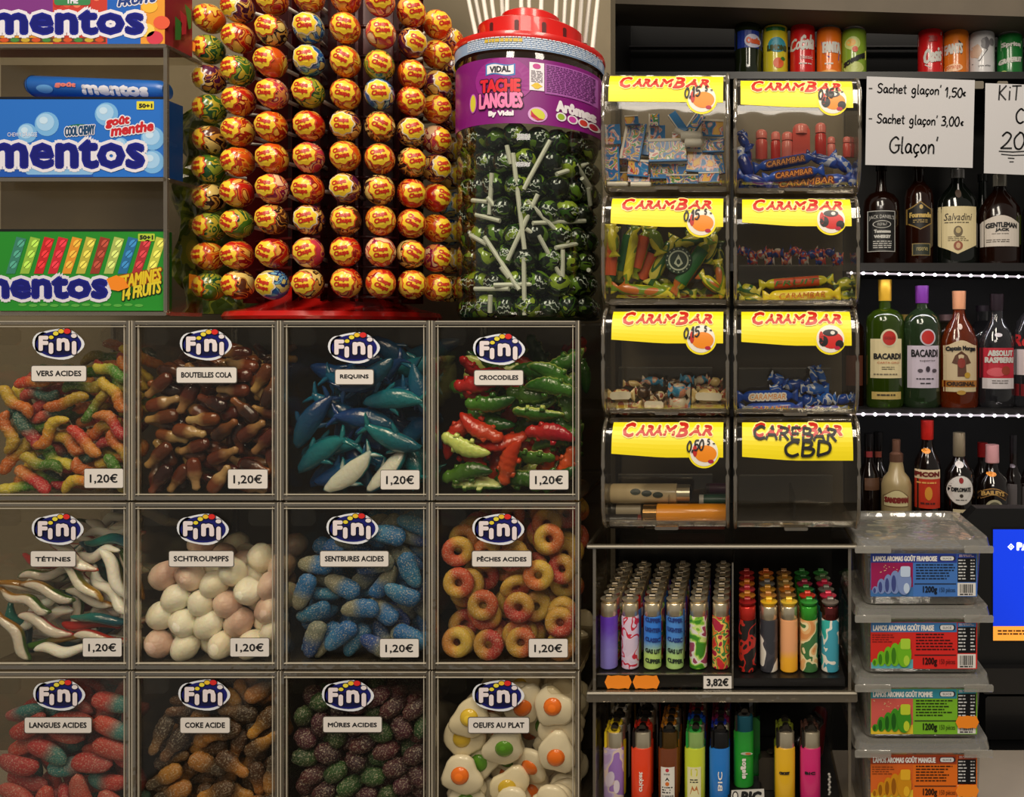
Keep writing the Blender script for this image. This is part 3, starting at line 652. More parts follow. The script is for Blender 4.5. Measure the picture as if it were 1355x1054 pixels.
"12":[[-3924,98,12164,1,-1,70,70,0],[-4405,98,11848,41,40,57,-57,2],[-3393,99,11864,-70,67,-16,-14,1],[-4132,98,11883,25,23,66,-65,2],[-3769,100,12618,9,9,66,-73,2],[-4504,99,12330,40,-39,59,57,1],[-3411,100,12548,60,57,40,-37,2],[-3494,101,12301,-14,-13,72,-65,0],[-3746,104,11773,-19,-18,75,-58,1],[-4126,135,12379,-15,-16,63,-73,1],[-3647,107,12925,-3,-11,52,-84,2],[-4012,151,12801,-93,22,-19,-18,1],[-4427,158,12090,11,15,79,-57,0],[-3698,184,12406,39,79,-20,41,2],[-4421,186,12588,-1,4,84,52,1],[-3734,201,12095,-9,28,73,60,2],[-3505,196,11781,-48,75,-30,-32,0],[-4018,204,11802,35,-27,70,54,0],[-4335,213,11803,34,36,43,-74,2],[-4374,232,12266,-96,21,-4,7,1],[-3408,229,12253,61,69,-24,26,2],[-3393,188,13010,-13,-12,70,-68,2],[-3864,214,12899,-18,16,75,60,1],[-3905,253,12464,-68,60,30,26,0],[-3495,234,12622,-47,82,-21,-20,0],[-4032,274,12015,46,19,83,-21,0],[-3764,263,11802,-21,44,49,71,2],[-3402,272,12851,-69,69,-9,-12,1],[-3372,295,11751,68,67,-28,-5,2],[-4298,299,12374,-85,48,-14,-8,2],[-4445,301,12010,-83,47,25,8,2],[-4214,291,12689,70,66,16,-16,1],[-4437,318,11734,6,-25,76,58,2],[-3540,309,12475,-12,-6,74,-65,0],[-3386,346,12123,-25,23,76,53,0],[-3426,389,12702,-62,62,32,33,2],[-3681,340,11995,77,59,13,-17,1],[-3758,345,12913,27,21,69,-62,0],[-3880,357,12336,19,32,49,-78,0],[-3967,368,11783,25,15,46,-83,1],[-4492,400,12119,27,-36,52,71,0],[-4427,390,12521,-15,-10,85,-48,2],[-3762,409,12689,-56,79,-13,-15,1],[-3346,415,11822,42,68,30,-49,0],[-3623,425,12349,59,60,-37,37,1],[-3946,398,12931,59,72,-12,32,0],[-3408,387,13017,-1,5,66,74,0],[-3594,468,11773,-63,76,-3,-11,1],[-4062,420,12089,-51,75,-24,-32,1],[-4002,417,12561,-64,75,-1,-6,1],[-3681,477,12015,-3,-6,61,-78,1],[-4486,463,11815,76,37,-46,22,0],[-3383,446,12345,35,-5,83,41,0],[-4112,489,12754,-77,55,26,12,0],[-4443,506,12409,-13,-21,46,-84,1],[-4164,429,11812,16,-50,29,79,0],[-4336,531,11779,30,30,60,-66,0],[-4166,531,12060,3,-8,51,-84,0],[-3550,585,11851,-79,54,7,24,0],[-3863,543,12956,-14,-8,80,-56,0],[-4440,577,12044,79,57,-2,19,0],[-4434,488,12650,-63,72,-17,-19,1],[-3693,616,12044,51,85,8,1,2],[-4182,631,11756,16,28,65,-68,0],[-4426,676,11847,53,67,-31,39,2],[-4061,614,12289,-62,74,-14,-17,0],[-3853,681,12864,25,38,57,-67,0],[-4422,697,12387,-68,72,-6,-3,1],[-3409,614,13123,-55,82,3,-6,0],[-4077,689,12069,-77,60,-13,-8,2],[-4171,616,12905,4,-4,86,48,2],[-3607,779,12874,-32,26,67,60,0],[-4111,786,12846,-35,20,56,71,2],[-3805,850,12941,-25,-4,60,74,0],[-4466,923,12643,-33,-1,69,63,2],[-4049,933,12912,4,-10,50,85,1],[-3912,1042,12699,-65,60,-34,-28,0],[-3592,1002,13082,-67,64,25,24,1],[-3759,1122,12986,-57,70,26,31,1],[-4273,1047,12809,-23,-46,41,-74,2],[-4503,1055,12739,-37,69,-30,-52,1],[-4146,1068,13031,86,46,7,-14,0],[-3897,1172,13179,1,9,46,-87,1]],
"13":[[-2652,87,12199,20,20,67,-67,0],[-2082,87,12505,-69,69,12,12,2],[-2261,88,11814,-3,3,-70,-70,2],[-2921,93,11815,-71,-69,6,-2,1],[-2281,87,12176,-59,58,38,39,1],[-1857,89,12019,-33,-32,62,-62,2],[-2904,90,12427,16,14,69,-68,0],[-1972,95,12878,2,7,71,-69,0],[-2354,136,12693,-41,75,39,32,1],[-2334,160,12364,-8,-52,69,-49,0],[-2598,97,11786,-4,-2,-71,-69,1],[-2920,113,12743,-72,62,26,9,2],[-1851,140,11771,-42,51,67,30,1],[-1857,198,12092,-35,-31,61,-63,1],[-2826,203,12390,-72,68,-1,10,1],[-2328,196,11848,-16,18,-64,-72,1],[-1855,165,12548,-67,70,6,19,2],[-2922,202,11788,70,69,6,-6,1],[-2031,226,12830,-58,46,-54,-37,1],[-2653,200,12046,-68,62,27,23,1],[-2661,214,12697,80,57,2,-11,2],[-1856,280,11773,-51,81,-19,-14,0],[-2610,278,11776,-1,17,80,56,0],[-2337,251,12602,-71,-65,17,-16,2],[-2150,254,12126,-68,72,9,-1,1],[-1857,290,12666,-54,64,39,36,0],[-2303,314,11833,68,66,16,-23,0],[-2688,286,12449,-26,43,53,67,0],[-2726,302,12080,-71,65,24,9,2],[-2168,323,12515,58,66,11,-44,1],[-2414,315,12180,9,5,69,-70,0],[-2922,301,12822,-18,19,-65,-70,0],[-2932,337,11913,24,-3,68,-67,1],[-2448,310,12864,-24,21,-58,-74,1],[-2059,352,12975,-68,63,27,23,1],[-1876,403,12661,-57,-56,37,-44,0],[-2922,348,12240,6,7,-67,-72,0],[-2920,409,12767,-55,54,44,44,2],[-2488,376,12515,-1,11,81,55,0],[-2112,413,12104,-20,-19,66,-68,1],[-1857,301,12342,-29,21,-55,-74,0],[-2241,416,11788,57,57,40,-40,0],[-2503,438,12100,-14,3,-76,-62,1],[-2501,425,12875,-41,21,-52,-71,2],[-2821,453,12415,-23,10,64,71,2],[-2618,410,11787,-5,9,73,66,0],[-2140,442,12853,-30,56,-53,-55,2],[-2923,457,11787,-65,74,-4,-9,0],[-2138,468,12427,-66,73,3,-5,1],[-1849,489,12249,-23,-50,59,-57,1],[-1855,516,12637,-63,65,29,29,1],[-2924,534,12832,-41,45,45,64,0],[-2925,503,12107,65,50,43,-34,1],[-1877,455,13051,-15,-15,72,-64,2],[-2429,520,11785,-68,64,-23,-26,1],[-2131,544,13041,53,83,14,0,2],[-2798,563,12485,-15,-14,75,-61,1],[-2099,591,12413,38,39,60,-57,1],[-2414,562,12092,-70,68,18,8,0],[-2472,538,13017,-11,44,58,66,2],[-2372,604,12668,-67,20,-58,-39,1],[-2922,643,12833,-7,4,75,-64,0],[-1935,636,12678,-57,-61,42,-32,1],[-2203,628,11787,17,10,69,-68,0],[-1857,651,13074,-71,26,17,61,2],[-2450,728,12853,12,-54,80,-19,2],[-2880,740,12094,-74,-64,13,-6,1],[-1912,725,12797,-15,-14,75,-61,2],[-2920,766,12850,-67,64,-23,-25,1],[-2594,700,13057,-54,-55,29,-54,2],[-1851,829,12694,-17,1,-78,-59,0],[-2171,684,13066,-14,2,58,79,1],[-2884,857,12113,-27,27,-64,-64,1],[-2171,826,13028,-13,-7,77,-60,1],[-2051,791,12061,69,50,45,-21,1],[-1854,836,13023,-50,45,38,62,0],[-2642,834,12981,-18,13,-77,-58,0],[-2920,872,12815,-11,-11,69,-69,0],[-2276,932,13043,-59,-78,4,-17,0],[-2868,986,12861,-50,56,49,42,2],[-2539,970,13099,-63,-75,6,-14,1],[-2503,979,12800,-77,-49,19,-34,2],[-2229,1056,13156,-62,63,-32,-30,0],[-2603,1073,13132,33,16,76,-52,1],[-2276,1173,13180,-61,-67,31,-27,2],[-2944,1132,13085,-29,-63,69,12,1],[-1909,1115,13181,-86,26,32,25,0]],
"20":[[-6441,92,10132,24,23,-64,67,1],[-6462,91,10929,-68,69,-14,-16,1],[-7320,91,10937,69,66,-20,16,2],[-7442,91,10240,-21,-21,69,-65,2],[-6800,92,10254,-45,40,54,57,2],[-7155,90,10123,-53,54,-45,-46,0],[-6467,93,10713,-64,74,-10,-12,1],[-6887,99,11012,-73,67,0,-7,2],[-7437,91,10545,-9,-7,69,-70,0],[-7127,93,10694,66,69,19,-17,0],[-6682,99,10571,84,52,3,-4,1],[-6473,94,11193,-63,76,-7,-7,1],[-7018,152,10870,-28,91,-10,-26,0],[-6966,170,10495,-57,80,11,0,0],[-6601,191,11045,44,-50,50,54,2],[-7000,141,10132,-69,48,-52,-6,2],[-7431,166,11053,10,-9,50,85,1],[-6582,173,10324,0,5,65,74,2],[-7438,189,10711,79,54,-23,13,2],[-7422,155,10007,-70,69,5,-1,0],[-6458,195,10625,-20,26,79,50,2],[-6574,187,10030,-9,-2,76,-63,2],[-7447,199,10313,-65,72,-11,-12,0],[-6801,260,10265,7,-5,68,-71,0],[-6938,198,11128,-84,50,-13,4,2],[-6365,203,10935,-47,-56,44,-51,2],[-7397,267,10018,-69,69,-12,-12,0],[-6441,264,11279,68,61,-34,19,0],[-7137,262,10477,-70,66,-17,-19,1],[-7175,280,10787,2,-2,70,70,2],[-6742,278,10970,19,9,67,-70,0],[-7408,290,10976,8,2,59,-79,1],[-6729,294,10612,39,91,5,-1,0],[-6476,300,10010,-3,-4,62,-77,1],[-7060,269,10061,-18,-21,56,-77,1],[-7484,302,10486,44,73,22,-44,0],[-6441,307,10947,-75,52,32,22,2],[-7194,351,10613,67,73,2,-1,2],[-6922,333,11089,30,60,53,-51,1],[-7298,354,10119,54,-53,39,51,0],[-6945,364,10310,2,-4,78,61,1],[-6787,361,10034,78,55,23,-13,2],[-6489,368,10306,-46,18,76,40,1],[-7453,397,11057,-73,61,24,10,1],[-7420,407,10507,60,63,30,-36,0],[-6497,456,10003,-59,77,-15,14,0],[-6818,417,10548,-57,74,-26,-18,1],[-7002,408,11246,-7,12,48,85,0],[-7182,435,10344,47,-44,51,55,0],[-6831,419,10859,12,27,57,-75,0],[-7481,422,10086,32,37,52,-69,0],[-7309,512,10870,-52,44,49,52,0],[-7023,533,11085,59,30,56,-48,2],[-7081,527,10610,57,80,-5,13,0],[-6655,478,11360,11,7,75,-64,2],[-7440,633,11058,-69,63,20,24,0],[-7024,686,10177,70,63,23,-21,0],[-6853,670,11027,1,-1,65,74,1],[-7000,680,11233,-67,71,13,-7,0],[-7453,734,10887,74,54,-32,17,2],[-7075,793,11229,-17,-17,77,-57,1],[-6959,880,11006,32,36,45,-74,1],[-7490,748,11126,19,32,51,-76,2],[-7375,894,11055,-36,14,72,56,1],[-7073,1003,11062,-69,71,1,1,1],[-7404,1049,11008,-20,-25,76,-55,0],[-7422,866,11309,37,91,-12,7,2],[-7551,1066,11218,-73,16,48,45,1],[-7197,1040,11233,-11,0,98,-13,2],[-7354,1101,11405,40,89,-12,14,0]],
"21":[[-5933,86,10425,16,-20,68,67,1],[-5225,86,10558,69,66,16,-22,0],[-5936,89,10034,-10,-11,70,-69,2],[-5850,89,10264,10,-15,75,62,1],[-5404,89,10271,11,-12,69,69,0],[-5176,89,11092,-5,-11,76,-62,2],[-5829,88,10759,30,-31,67,58,2],[-4940,87,10167,66,72,-13,8,2],[-4915,90,10988,-22,33,-64,-65,2],[-5338,88,10883,8,-13,67,71,2],[-4921,98,10771,-79,53,24,14,1],[-4846,134,10432,-52,47,53,45,2],[-5541,92,11086,-70,46,41,33,2],[-5475,106,10061,-58,75,17,24,2],[-4919,138,11315,69,65,0,28,2],[-5989,117,10849,47,37,42,-67,1],[-5503,120,10536,-58,74,-10,-31,2],[-5257,171,11134,57,65,33,-34,0],[-5940,172,10279,-65,71,-14,-16,2],[-5279,159,10019,-13,-1,83,-52,1],[-5905,167,10566,-78,57,12,15,1],[-5018,163,10373,46,56,51,-44,1],[-5746,158,11072,4,-13,77,-60,2],[-5240,183,10696,48,-31,66,46,2],[-5504,177,10872,70,57,-21,36,0],[-5935,197,10749,-10,10,64,74,1],[-5575,205,10108,55,51,45,-47,0],[-4923,161,10046,10,30,43,-83,0],[-4944,188,10965,87,46,-7,10,0],[-5928,198,10003,2,-2,66,-74,0],[-5262,194,10220,-69,70,-11,-7,1],[-4928,219,10791,19,-25,79,51,2],[-4979,208,11202,63,76,-6,3,1],[-5567,225,10658,3,3,74,-66,1],[-5131,246,10510,24,31,55,-73,0],[-5008,255,10135,24,9,68,-67,2],[-5459,250,10489,76,56,-22,19,1],[-4898,244,10490,64,64,-34,22,1],[-5457,268,10828,7,13,56,-80,1],[-5782,255,10409,23,-41,49,72,0],[-5785,259,10942,-77,61,-11,-8,0],[-5541,233,11227,0,-12,57,-80,2],[-5989,265,10214,-60,51,45,41,0],[-5359,276,10012,-2,6,61,78,0],[-5108,305,10755,84,47,-16,14,2],[-5227,290,11166,-48,23,75,37,2],[-5929,291,10637,-76,64,-3,-4,2],[-5928,322,9996,0,2,83,54,2],[-5510,347,10574,68,72,0,-3,0],[-5392,304,10317,-68,60,30,26,1],[-5493,332,11107,-31,-29,46,-76,2],[-5776,361,10284,68,70,16,-4,1],[-5669,345,10877,80,55,-22,-2,2],[-4856,350,10914,58,58,40,-39,0],[-5008,337,10646,12,-4,64,75,0],[-5207,353,10309,-47,-49,50,-52,2],[-5400,378,10836,-54,81,12,15,2],[-5469,372,10013,11,-16,79,57,2],[-5980,383,10785,-57,66,26,39,0],[-5470,404,10419,74,65,0,-3,2],[-5819,311,11089,-21,4,58,77,2],[-5931,429,9998,-65,74,-2,-2,2],[-5215,438,10676,81,48,28,-12,2],[-5724,421,11140,49,85,8,-6,1],[-5349,427,11198,27,21,71,-59,1],[-5848,449,10697,-2,19,62,75,1],[-4925,414,11355,-31,-27,57,-70,2],[-5585,461,10926,-77,63,-2,3,2],[-5181,457,10387,79,56,-19,9,2],[-5957,433,10979,-80,51,28,-8,0],[-5435,479,10653,76,47,36,-21,1],[-5930,493,10552,-74,65,8,-2,0],[-5533,519,11203,-92,34,15,3,1],[-5086,494,10954,51,78,-13,30,1],[-5498,516,10107,42,47,55,-54,1],[-5929,531,10000,6,-2,66,-74,0],[-5897,562,11043,-43,79,-12,-41,2],[-5427,637,11130,83,54,-4,2,0],[-5529,636,10391,-74,63,16,1,1],[-5065,506,11422,59,79,-6,11,1],[-6027,606,10110,50,54,-47,46,2],[-5367,542,11393,-30,3,64,69,0],[-5208,695,11410,-60,78,-5,-8,1],[-5171,701,11160,-15,27,65,68,0],[-5705,671,11045,-21,-29,78,-50,2],[-5830,754,10992,-36,-48,57,-54,0],[-5574,818,11094,-53,74,23,32,1],[-5854,855,11082,44,61,38,-52,1],[-5432,913,11118,4,0,73,-67,0],[-5124,879,11426,55,80,8,-16,2],[-5250,989,11382,-67,72,9,5,0],[-5663,1010,11001,-3,8,70,69,0],[-5875,970,11187,25,-40,49,72,1],[-5967,1045,10995,-13,-31,47,-80,1],[-5921,1104,11191,26,36,60,-65,2],[-5673,1075,11427,-85,49,-4,9,0],[-5641,1119,11270,-50,76,22,34,2],[-5389,1175,11505,53,20,72,-38,1]],
"22":[[-4463,304,10002,94,-27,-3,12,0],[-4172,319,10002,0,53,-82,-19,1],[-3660,339,10006,21,95,13,11,0],[-3334,340,10006,42,-87,18,-8,0],[-4530,435,10360,16,-75,-29,-56,2],[-4013,306,10141,62,33,-65,25,1],[-3952,155,10000,99,-5,3,-4,2],[-3299,138,10040,81,11,56,-2,2],[-4344,144,10031,86,-21,-43,9,1],[-4260,433,10134,31,35,-28,-83,1],[-3683,136,10007,97,-19,12,-2,1],[-3495,226,10069,70,-52,45,13,0],[-4051,160,10306,38,0,16,-90,0],[-3849,391,10098,50,42,38,64,0],[-3598,425,10179,51,6,-69,-49,0],[-4525,136,10090,69,51,-44,21,1],[-4140,168,10130,60,-56,49,-24,2],[-3870,141,10201,68,-61,-8,-37,0],[-3661,162,10206,25,75,-56,21,0],[-4536,236,10267,23,-73,-35,52,2],[-4315,143,10250,76,60,-20,3,0],[-3799,335,10281,77,-47,29,-31,0],[-3480,168,10319,45,-18,35,-79,1],[-4336,332,10289,44,85,-27,-1,2],[-4191,138,10453,51,79,-22,20,0],[-3806,143,10403,26,95,-9,-2,2],[-3334,278,10193,82,55,-3,-12,0],[-3718,462,10430,54,-82,-5,-16,2],[-4421,163,10418,33,-84,-37,17,1],[-4104,348,10349,25,22,-79,-49,1],[-3614,295,10380,82,-39,-6,40,0],[-3337,339,10377,86,-46,7,-16,1],[-4489,321,10521,30,5,36,-87,2],[-4165,504,10506,86,-1,-22,44,2],[-3919,318,10443,86,-33,-20,31,2],[-3320,137,10413,9,-92,9,33,2],[-4504,142,10609,96,-3,18,19,0],[-3568,148,10498,40,-89,-15,12,0],[-3363,135,10636,52,-82,-14,-16,2],[-4489,309,10707,98,9,10,-6,1],[-4282,297,10519,76,5,61,20,0],[-3992,160,10568,89,-24,22,-27,1],[-4273,132,10652,55,-80,8,17,1],[-3772,250,10554,91,23,25,18,2],[-3302,311,10575,62,22,-33,67,0],[-4502,141,10810,1,-94,22,19,0],[-4024,382,10578,93,-12,-28,14,2],[-3673,149,10674,5,-95,-27,3,2],[-3487,323,10650,73,22,-14,62,2],[-3907,405,10909,24,94,3,-17,2],[-4285,302,10804,10,51,-60,-59,2],[-4101,272,10717,29,93,-4,19,0],[-3644,432,10654,55,52,17,61,1],[-3341,276,10780,95,23,7,15,2],[-3551,1002,10895,29,32,40,-80,0],[-4238,516,10889,38,-83,16,35,1],[-4052,455,10766,61,-22,-39,-64,1],[-3845,337,10731,7,-7,29,-94,0],[-3296,169,10924,15,68,47,52,1],[-4346,143,10953,68,-16,-65,-27,0],[-4172,140,10846,55,50,37,-54,0],[-3911,143,10747,98,11,-6,10,1],[-3574,312,10819,1,66,69,25,0],[-4280,682,11013,86,35,-22,-28,2],[-4508,339,10895,76,55,-10,-30,1],[-3990,175,10915,32,-74,53,-24,2],[-3723,137,10872,7,-96,-3,24,0],[-4323,351,10993,90,-5,-3,-41,2],[-4106,507,11034,47,-64,52,27,1],[-3683,311,10968,7,-87,37,-29,1],[-3408,422,10896,41,5,77,47,2],[-3747,955,10937,6,-75,-64,3,1],[-3539,492,11020,20,-35,87,26,0],[-4530,160,11024,77,0,-41,-46,0],[-4154,185,11064,18,59,-75,19,1],[-3507,142,10920,35,85,1,-37,0],[-3827,709,11076,82,12,53,13,2],[-4536,471,11094,46,59,17,63,0],[-4330,138,11188,94,27,-15,0,0],[-3840,225,11034,86,10,-31,-36,0],[-3347,694,11121,0,17,94,-26,0],[-4245,874,11116,68,58,-9,42,1],[-4084,733,11067,3,63,75,16,2],[-3802,464,11087,6,72,57,36,2],[-4490,281,11174,83,15,49,16,2],[-3992,361,11102,0,91,13,37,0],[-3648,365,11156,36,52,-65,-40,1],[-3374,138,11104,94,-9,-29,2,2],[-4534,745,11109,25,74,47,39,0],[-3972,584,11174,59,-13,-68,40,2],[-3629,705,11017,6,-75,59,-24,0],[-3517,906,11077,31,-90,-23,16,1],[-4206,354,11156,24,49,-60,57,2],[-3985,161,11159,80,37,3,-45,0],[-3605,145,11118,26,90,15,27,1],[-3300,421,11090,67,-20,-38,58,2],[-4066,1012,11118,36,-66,64,-11,0],[-3819,937,11103,0,98,-10,8,1],[-4314,521,11112,8,29,43,-84,1],[-3694,789,11195,14,8,-29,93,1],[-3770,148,11229,55,-76,-31,4,0],[-3479,307,11057,79,18,-56,12,2],[-4348,705,11198,42,-34,-22,80,1]],
"23":[[-1921,80,11153,69,68,13,-14,2],[-1917,80,10132,-3,-3,70,-70,0],[-2343,80,10116,-70,-68,12,-11,0],[-2865,80,10452,-68,-69,13,-14,0],[-2778,80,11039,-19,-19,67,-68,1],[-1887,89,10679,-65,-70,17,-18,1],[-2446,108,10727,-19,-26,72,-60,1],[-2239,143,11149,-27,-46,60,-58,0],[-2869,159,10792,-70,-70,3,-4,2],[-2394,171,10290,-32,-42,60,-59,0],[-1949,162,10109,-65,-65,26,-26,2],[-2856,147,10127,4,-6,66,-74,1],[-1891,171,10834,-18,-19,71,-64,2],[-2510,216,10846,-51,-65,51,-20,1],[-2749,237,10520,-50,-47,52,-48,1],[-2203,236,10472,37,69,41,-45,2],[-2872,243,10137,54,40,47,-55,2],[-1878,239,11163,-22,-26,68,-63,0],[-2375,235,11167,27,27,65,-64,0],[-1887,244,10112,-25,-25,65,-66,1],[-1891,279,10613,-26,-34,66,-61,1],[-2424,262,10089,62,47,45,-42,1],[-1934,334,11136,65,62,33,-26,1],[-1917,329,10109,-61,-59,34,-38,2],[-2877,329,10739,6,4,70,-70,0],[-2655,310,11107,-31,-37,62,-60,1],[-2785,362,10126,13,9,69,-69,0],[-1973,351,10675,-20,-25,70,-62,1],[-2480,372,10511,35,35,63,-59,0],[-2331,385,11243,-41,-17,54,-70,2],[-2671,411,10895,3,7,70,-69,0],[-2218,397,10114,-57,-56,40,-43,2],[-1894,435,11219,-16,-17,73,-62,2],[-2099,426,10827,-69,-71,4,-6,1],[-2904,440,10133,-3,-3,70,-70,0],[-2884,430,10562,-53,-55,31,-54,1],[-2219,489,10271,65,67,27,-17,1],[-2618,490,10935,59,60,36,-37,2],[-2523,503,10279,23,-3,68,-68,0],[-2860,535,10219,-54,-55,40,-48,0],[-2228,502,11057,-47,-51,48,-52,1],[-1909,514,10687,-7,-5,71,-69,2],[-1900,522,11390,-32,-48,56,-58,2],[-2881,568,10754,-63,-60,31,-35,1],[-1925,533,10133,-43,-20,56,-66,2],[-2428,564,11245,66,71,16,-10,1],[-1917,603,10659,70,67,13,-17,1],[-2864,621,10115,-69,-69,12,-12,0],[-2134,615,11006,-55,-53,49,-40,2],[-2535,623,10752,-48,-30,58,-57,2],[-2405,630,10106,42,39,54,-60,0],[-2663,638,11135,31,16,74,-56,2],[-2856,651,10394,26,43,81,-27,1],[-2064,646,11358,46,64,39,-45,0],[-1944,683,10355,-52,-52,46,-46,2],[-1926,696,10968,-70,-66,18,-18,0],[-2868,707,10571,-58,-78,4,-17,2],[-2306,673,10639,-18,-16,64,-72,0],[-2245,733,10094,50,37,47,-61,0],[-2005,739,11375,46,54,50,-48,2],[-2156,762,10621,38,38,58,-60,2],[-2856,783,10111,-12,-15,47,-85,2],[-2724,783,10858,-2,9,72,-67,1],[-2373,811,11020,-53,-54,43,-47,0],[-1911,804,10133,-53,-46,54,-43,0],[-1867,808,10872,-73,-66,9,6,1],[-1873,816,11446,69,71,0,0,1],[-2541,822,10360,39,65,44,-45,1],[-2292,874,10542,23,4,70,-66,1],[-2667,883,11056,57,58,39,-40,2],[-1929,903,11409,-56,-56,44,-40,0],[-2877,890,10621,81,58,0,-1,1],[-1991,991,11404,17,19,67,-68,0],[-2150,909,11009,-34,-41,59,-59,1],[-2269,1001,10985,-23,-36,68,-58,1],[-2469,949,10613,38,42,61,-53,0],[-2066,1075,11262,-68,-68,15,-15,1],[-2710,1013,10942,30,24,70,-59,1],[-2626,1099,11184,-18,-18,68,-68,1],[-1919,1162,11613,-75,-63,14,3,2],[-2868,1138,11339,-59,-78,3,-17,2],[-2336,1119,11515,-63,-74,11,-16,0],[-2353,1196,11554,32,30,68,-57,0]]}
# ================================================================ the place
def wall_mat(name, rgb, rough=.8):
    m, nt, p, out = nodes(name)
    N, Lk = nt.nodes, nt.links
    tc = N.new('ShaderNodeTexCoord'); n = N.new('ShaderNodeTexNoise'); n.inputs['Scale'].default_value = 9; n.inputs['Detail'].default_value = 6
    Lk.new(tc.outputs['Object'], n.inputs['Vector'])
    mx = N.new('ShaderNodeMix'); mx.data_type = 'RGBA'
    mx.inputs[6].default_value = lin([c * .8 for c in rgb]); mx.inputs[7].default_value = lin([min(255, c * 1.12) for c in rgb])
    Lk.new(n.outputs['Fac'], mx.inputs[0]); Lk.new(mx.outputs[2], p.inputs['Base Color'])
    p.inputs['Roughness'].default_value = rough
    return m
WALLM = wall_mat('beige_paint', (128, 116, 92))
COUNTER_Z = .985
xr = at(808, 0, .27).x
structure(MB().box((-1.5, .27, 0), (xr, .31, 2.6), WALLM).build('wall_back'))
structure(MB().box((-2.0, 1.42, 0), (2.2, 1.46, 2.7), C((16, 15, 15), .7)).build('wall_rear'))
structure(MB().box((-2.0, -2.9, -.04), (2.2, 1.46, 0), wall_mat('floor_tile', (120, 112, 100), .5)).build('floor'))

# counter under everything
ct = thing('shop_counter', 'grey beige laminate counter top carrying the sweet bins and plastic tubs', 'counter', (0, .05, 0))
MB().box((-1.2, -.04, COUNTER_Z - .035), (.75, .17, COUNTER_Z), wall_mat('laminate', (168, 158, 142), .45), ).build('worktop', ct)
MB().box((-1.18, -.01, 0), (.73, .15, COUNTER_Z - .035), C((60, 54, 48), .5)).build('cabinet_body', ct)

# ================================================================ sweet bins
SX = lambda px: (px - 980) / 1300.0
SZ = lambda py: CAM_Z - (py - 440) / 1300.0
LOGO_X = [[78, 273, 469, 661], [77, 269, 467, 660], [79, 271, 461, 660]]
LOGO_Y = [[455, 456, 460, 462], [700, 700, 699, 700], [919, 919, 920, 920]]
NAMES = [[('VERS ACIDES', 42, 484, 114, 504), ('BOUTEILLES COLA', 234, 486, 313, 506), ('REQUINS', 444, 489, 494, 508), ('CROCODILES', 628, 490, 692, 509)],
         [('TÉTINES', 41, 729, 100, 749), ('SCHTROUMPFS', 224, 729, 309, 749), ('SENTBURES ACIDES', 424, 729, 514, 749), ('PÊCHES ACIDES', 625, 729, 703, 749)],
         [('LANGUES ACIDES', 33, 949, 121, 969), ('COKE ACIDE', 239, 949, 304, 969), ('MÛRES ACIDES', 428, 948, 505, 968), ('OEUFS AU PLAT', 620, 949, 700, 969)]]
PRICES = [[(112, 620, 163, 645), (302, 621, 354, 646), (504, 622, 555, 647), (701, 622, 752, 647)],
          [(110, 844, 161, 868), (305, 844, 356, 868), (503, 845, 554, 869), (700, 845, 751, 869)], None]
STICK = C((232, 224, 216), .5)
NAVY = C((22, 26, 110), .35)
bin_of = {}
CONTENT = [['sour worms', 'cola bottles', 'blue sharks', 'crocodiles'], ['long two-tone snakes', 'white marshmallow drops', 'blue sour bottles', 'sour peach rings'],
           ['sour tongues', 'sour coke bottles', 'sour berries', 'fried egg gummies']]
ROWN = ['top', 'middle', 'bottom']
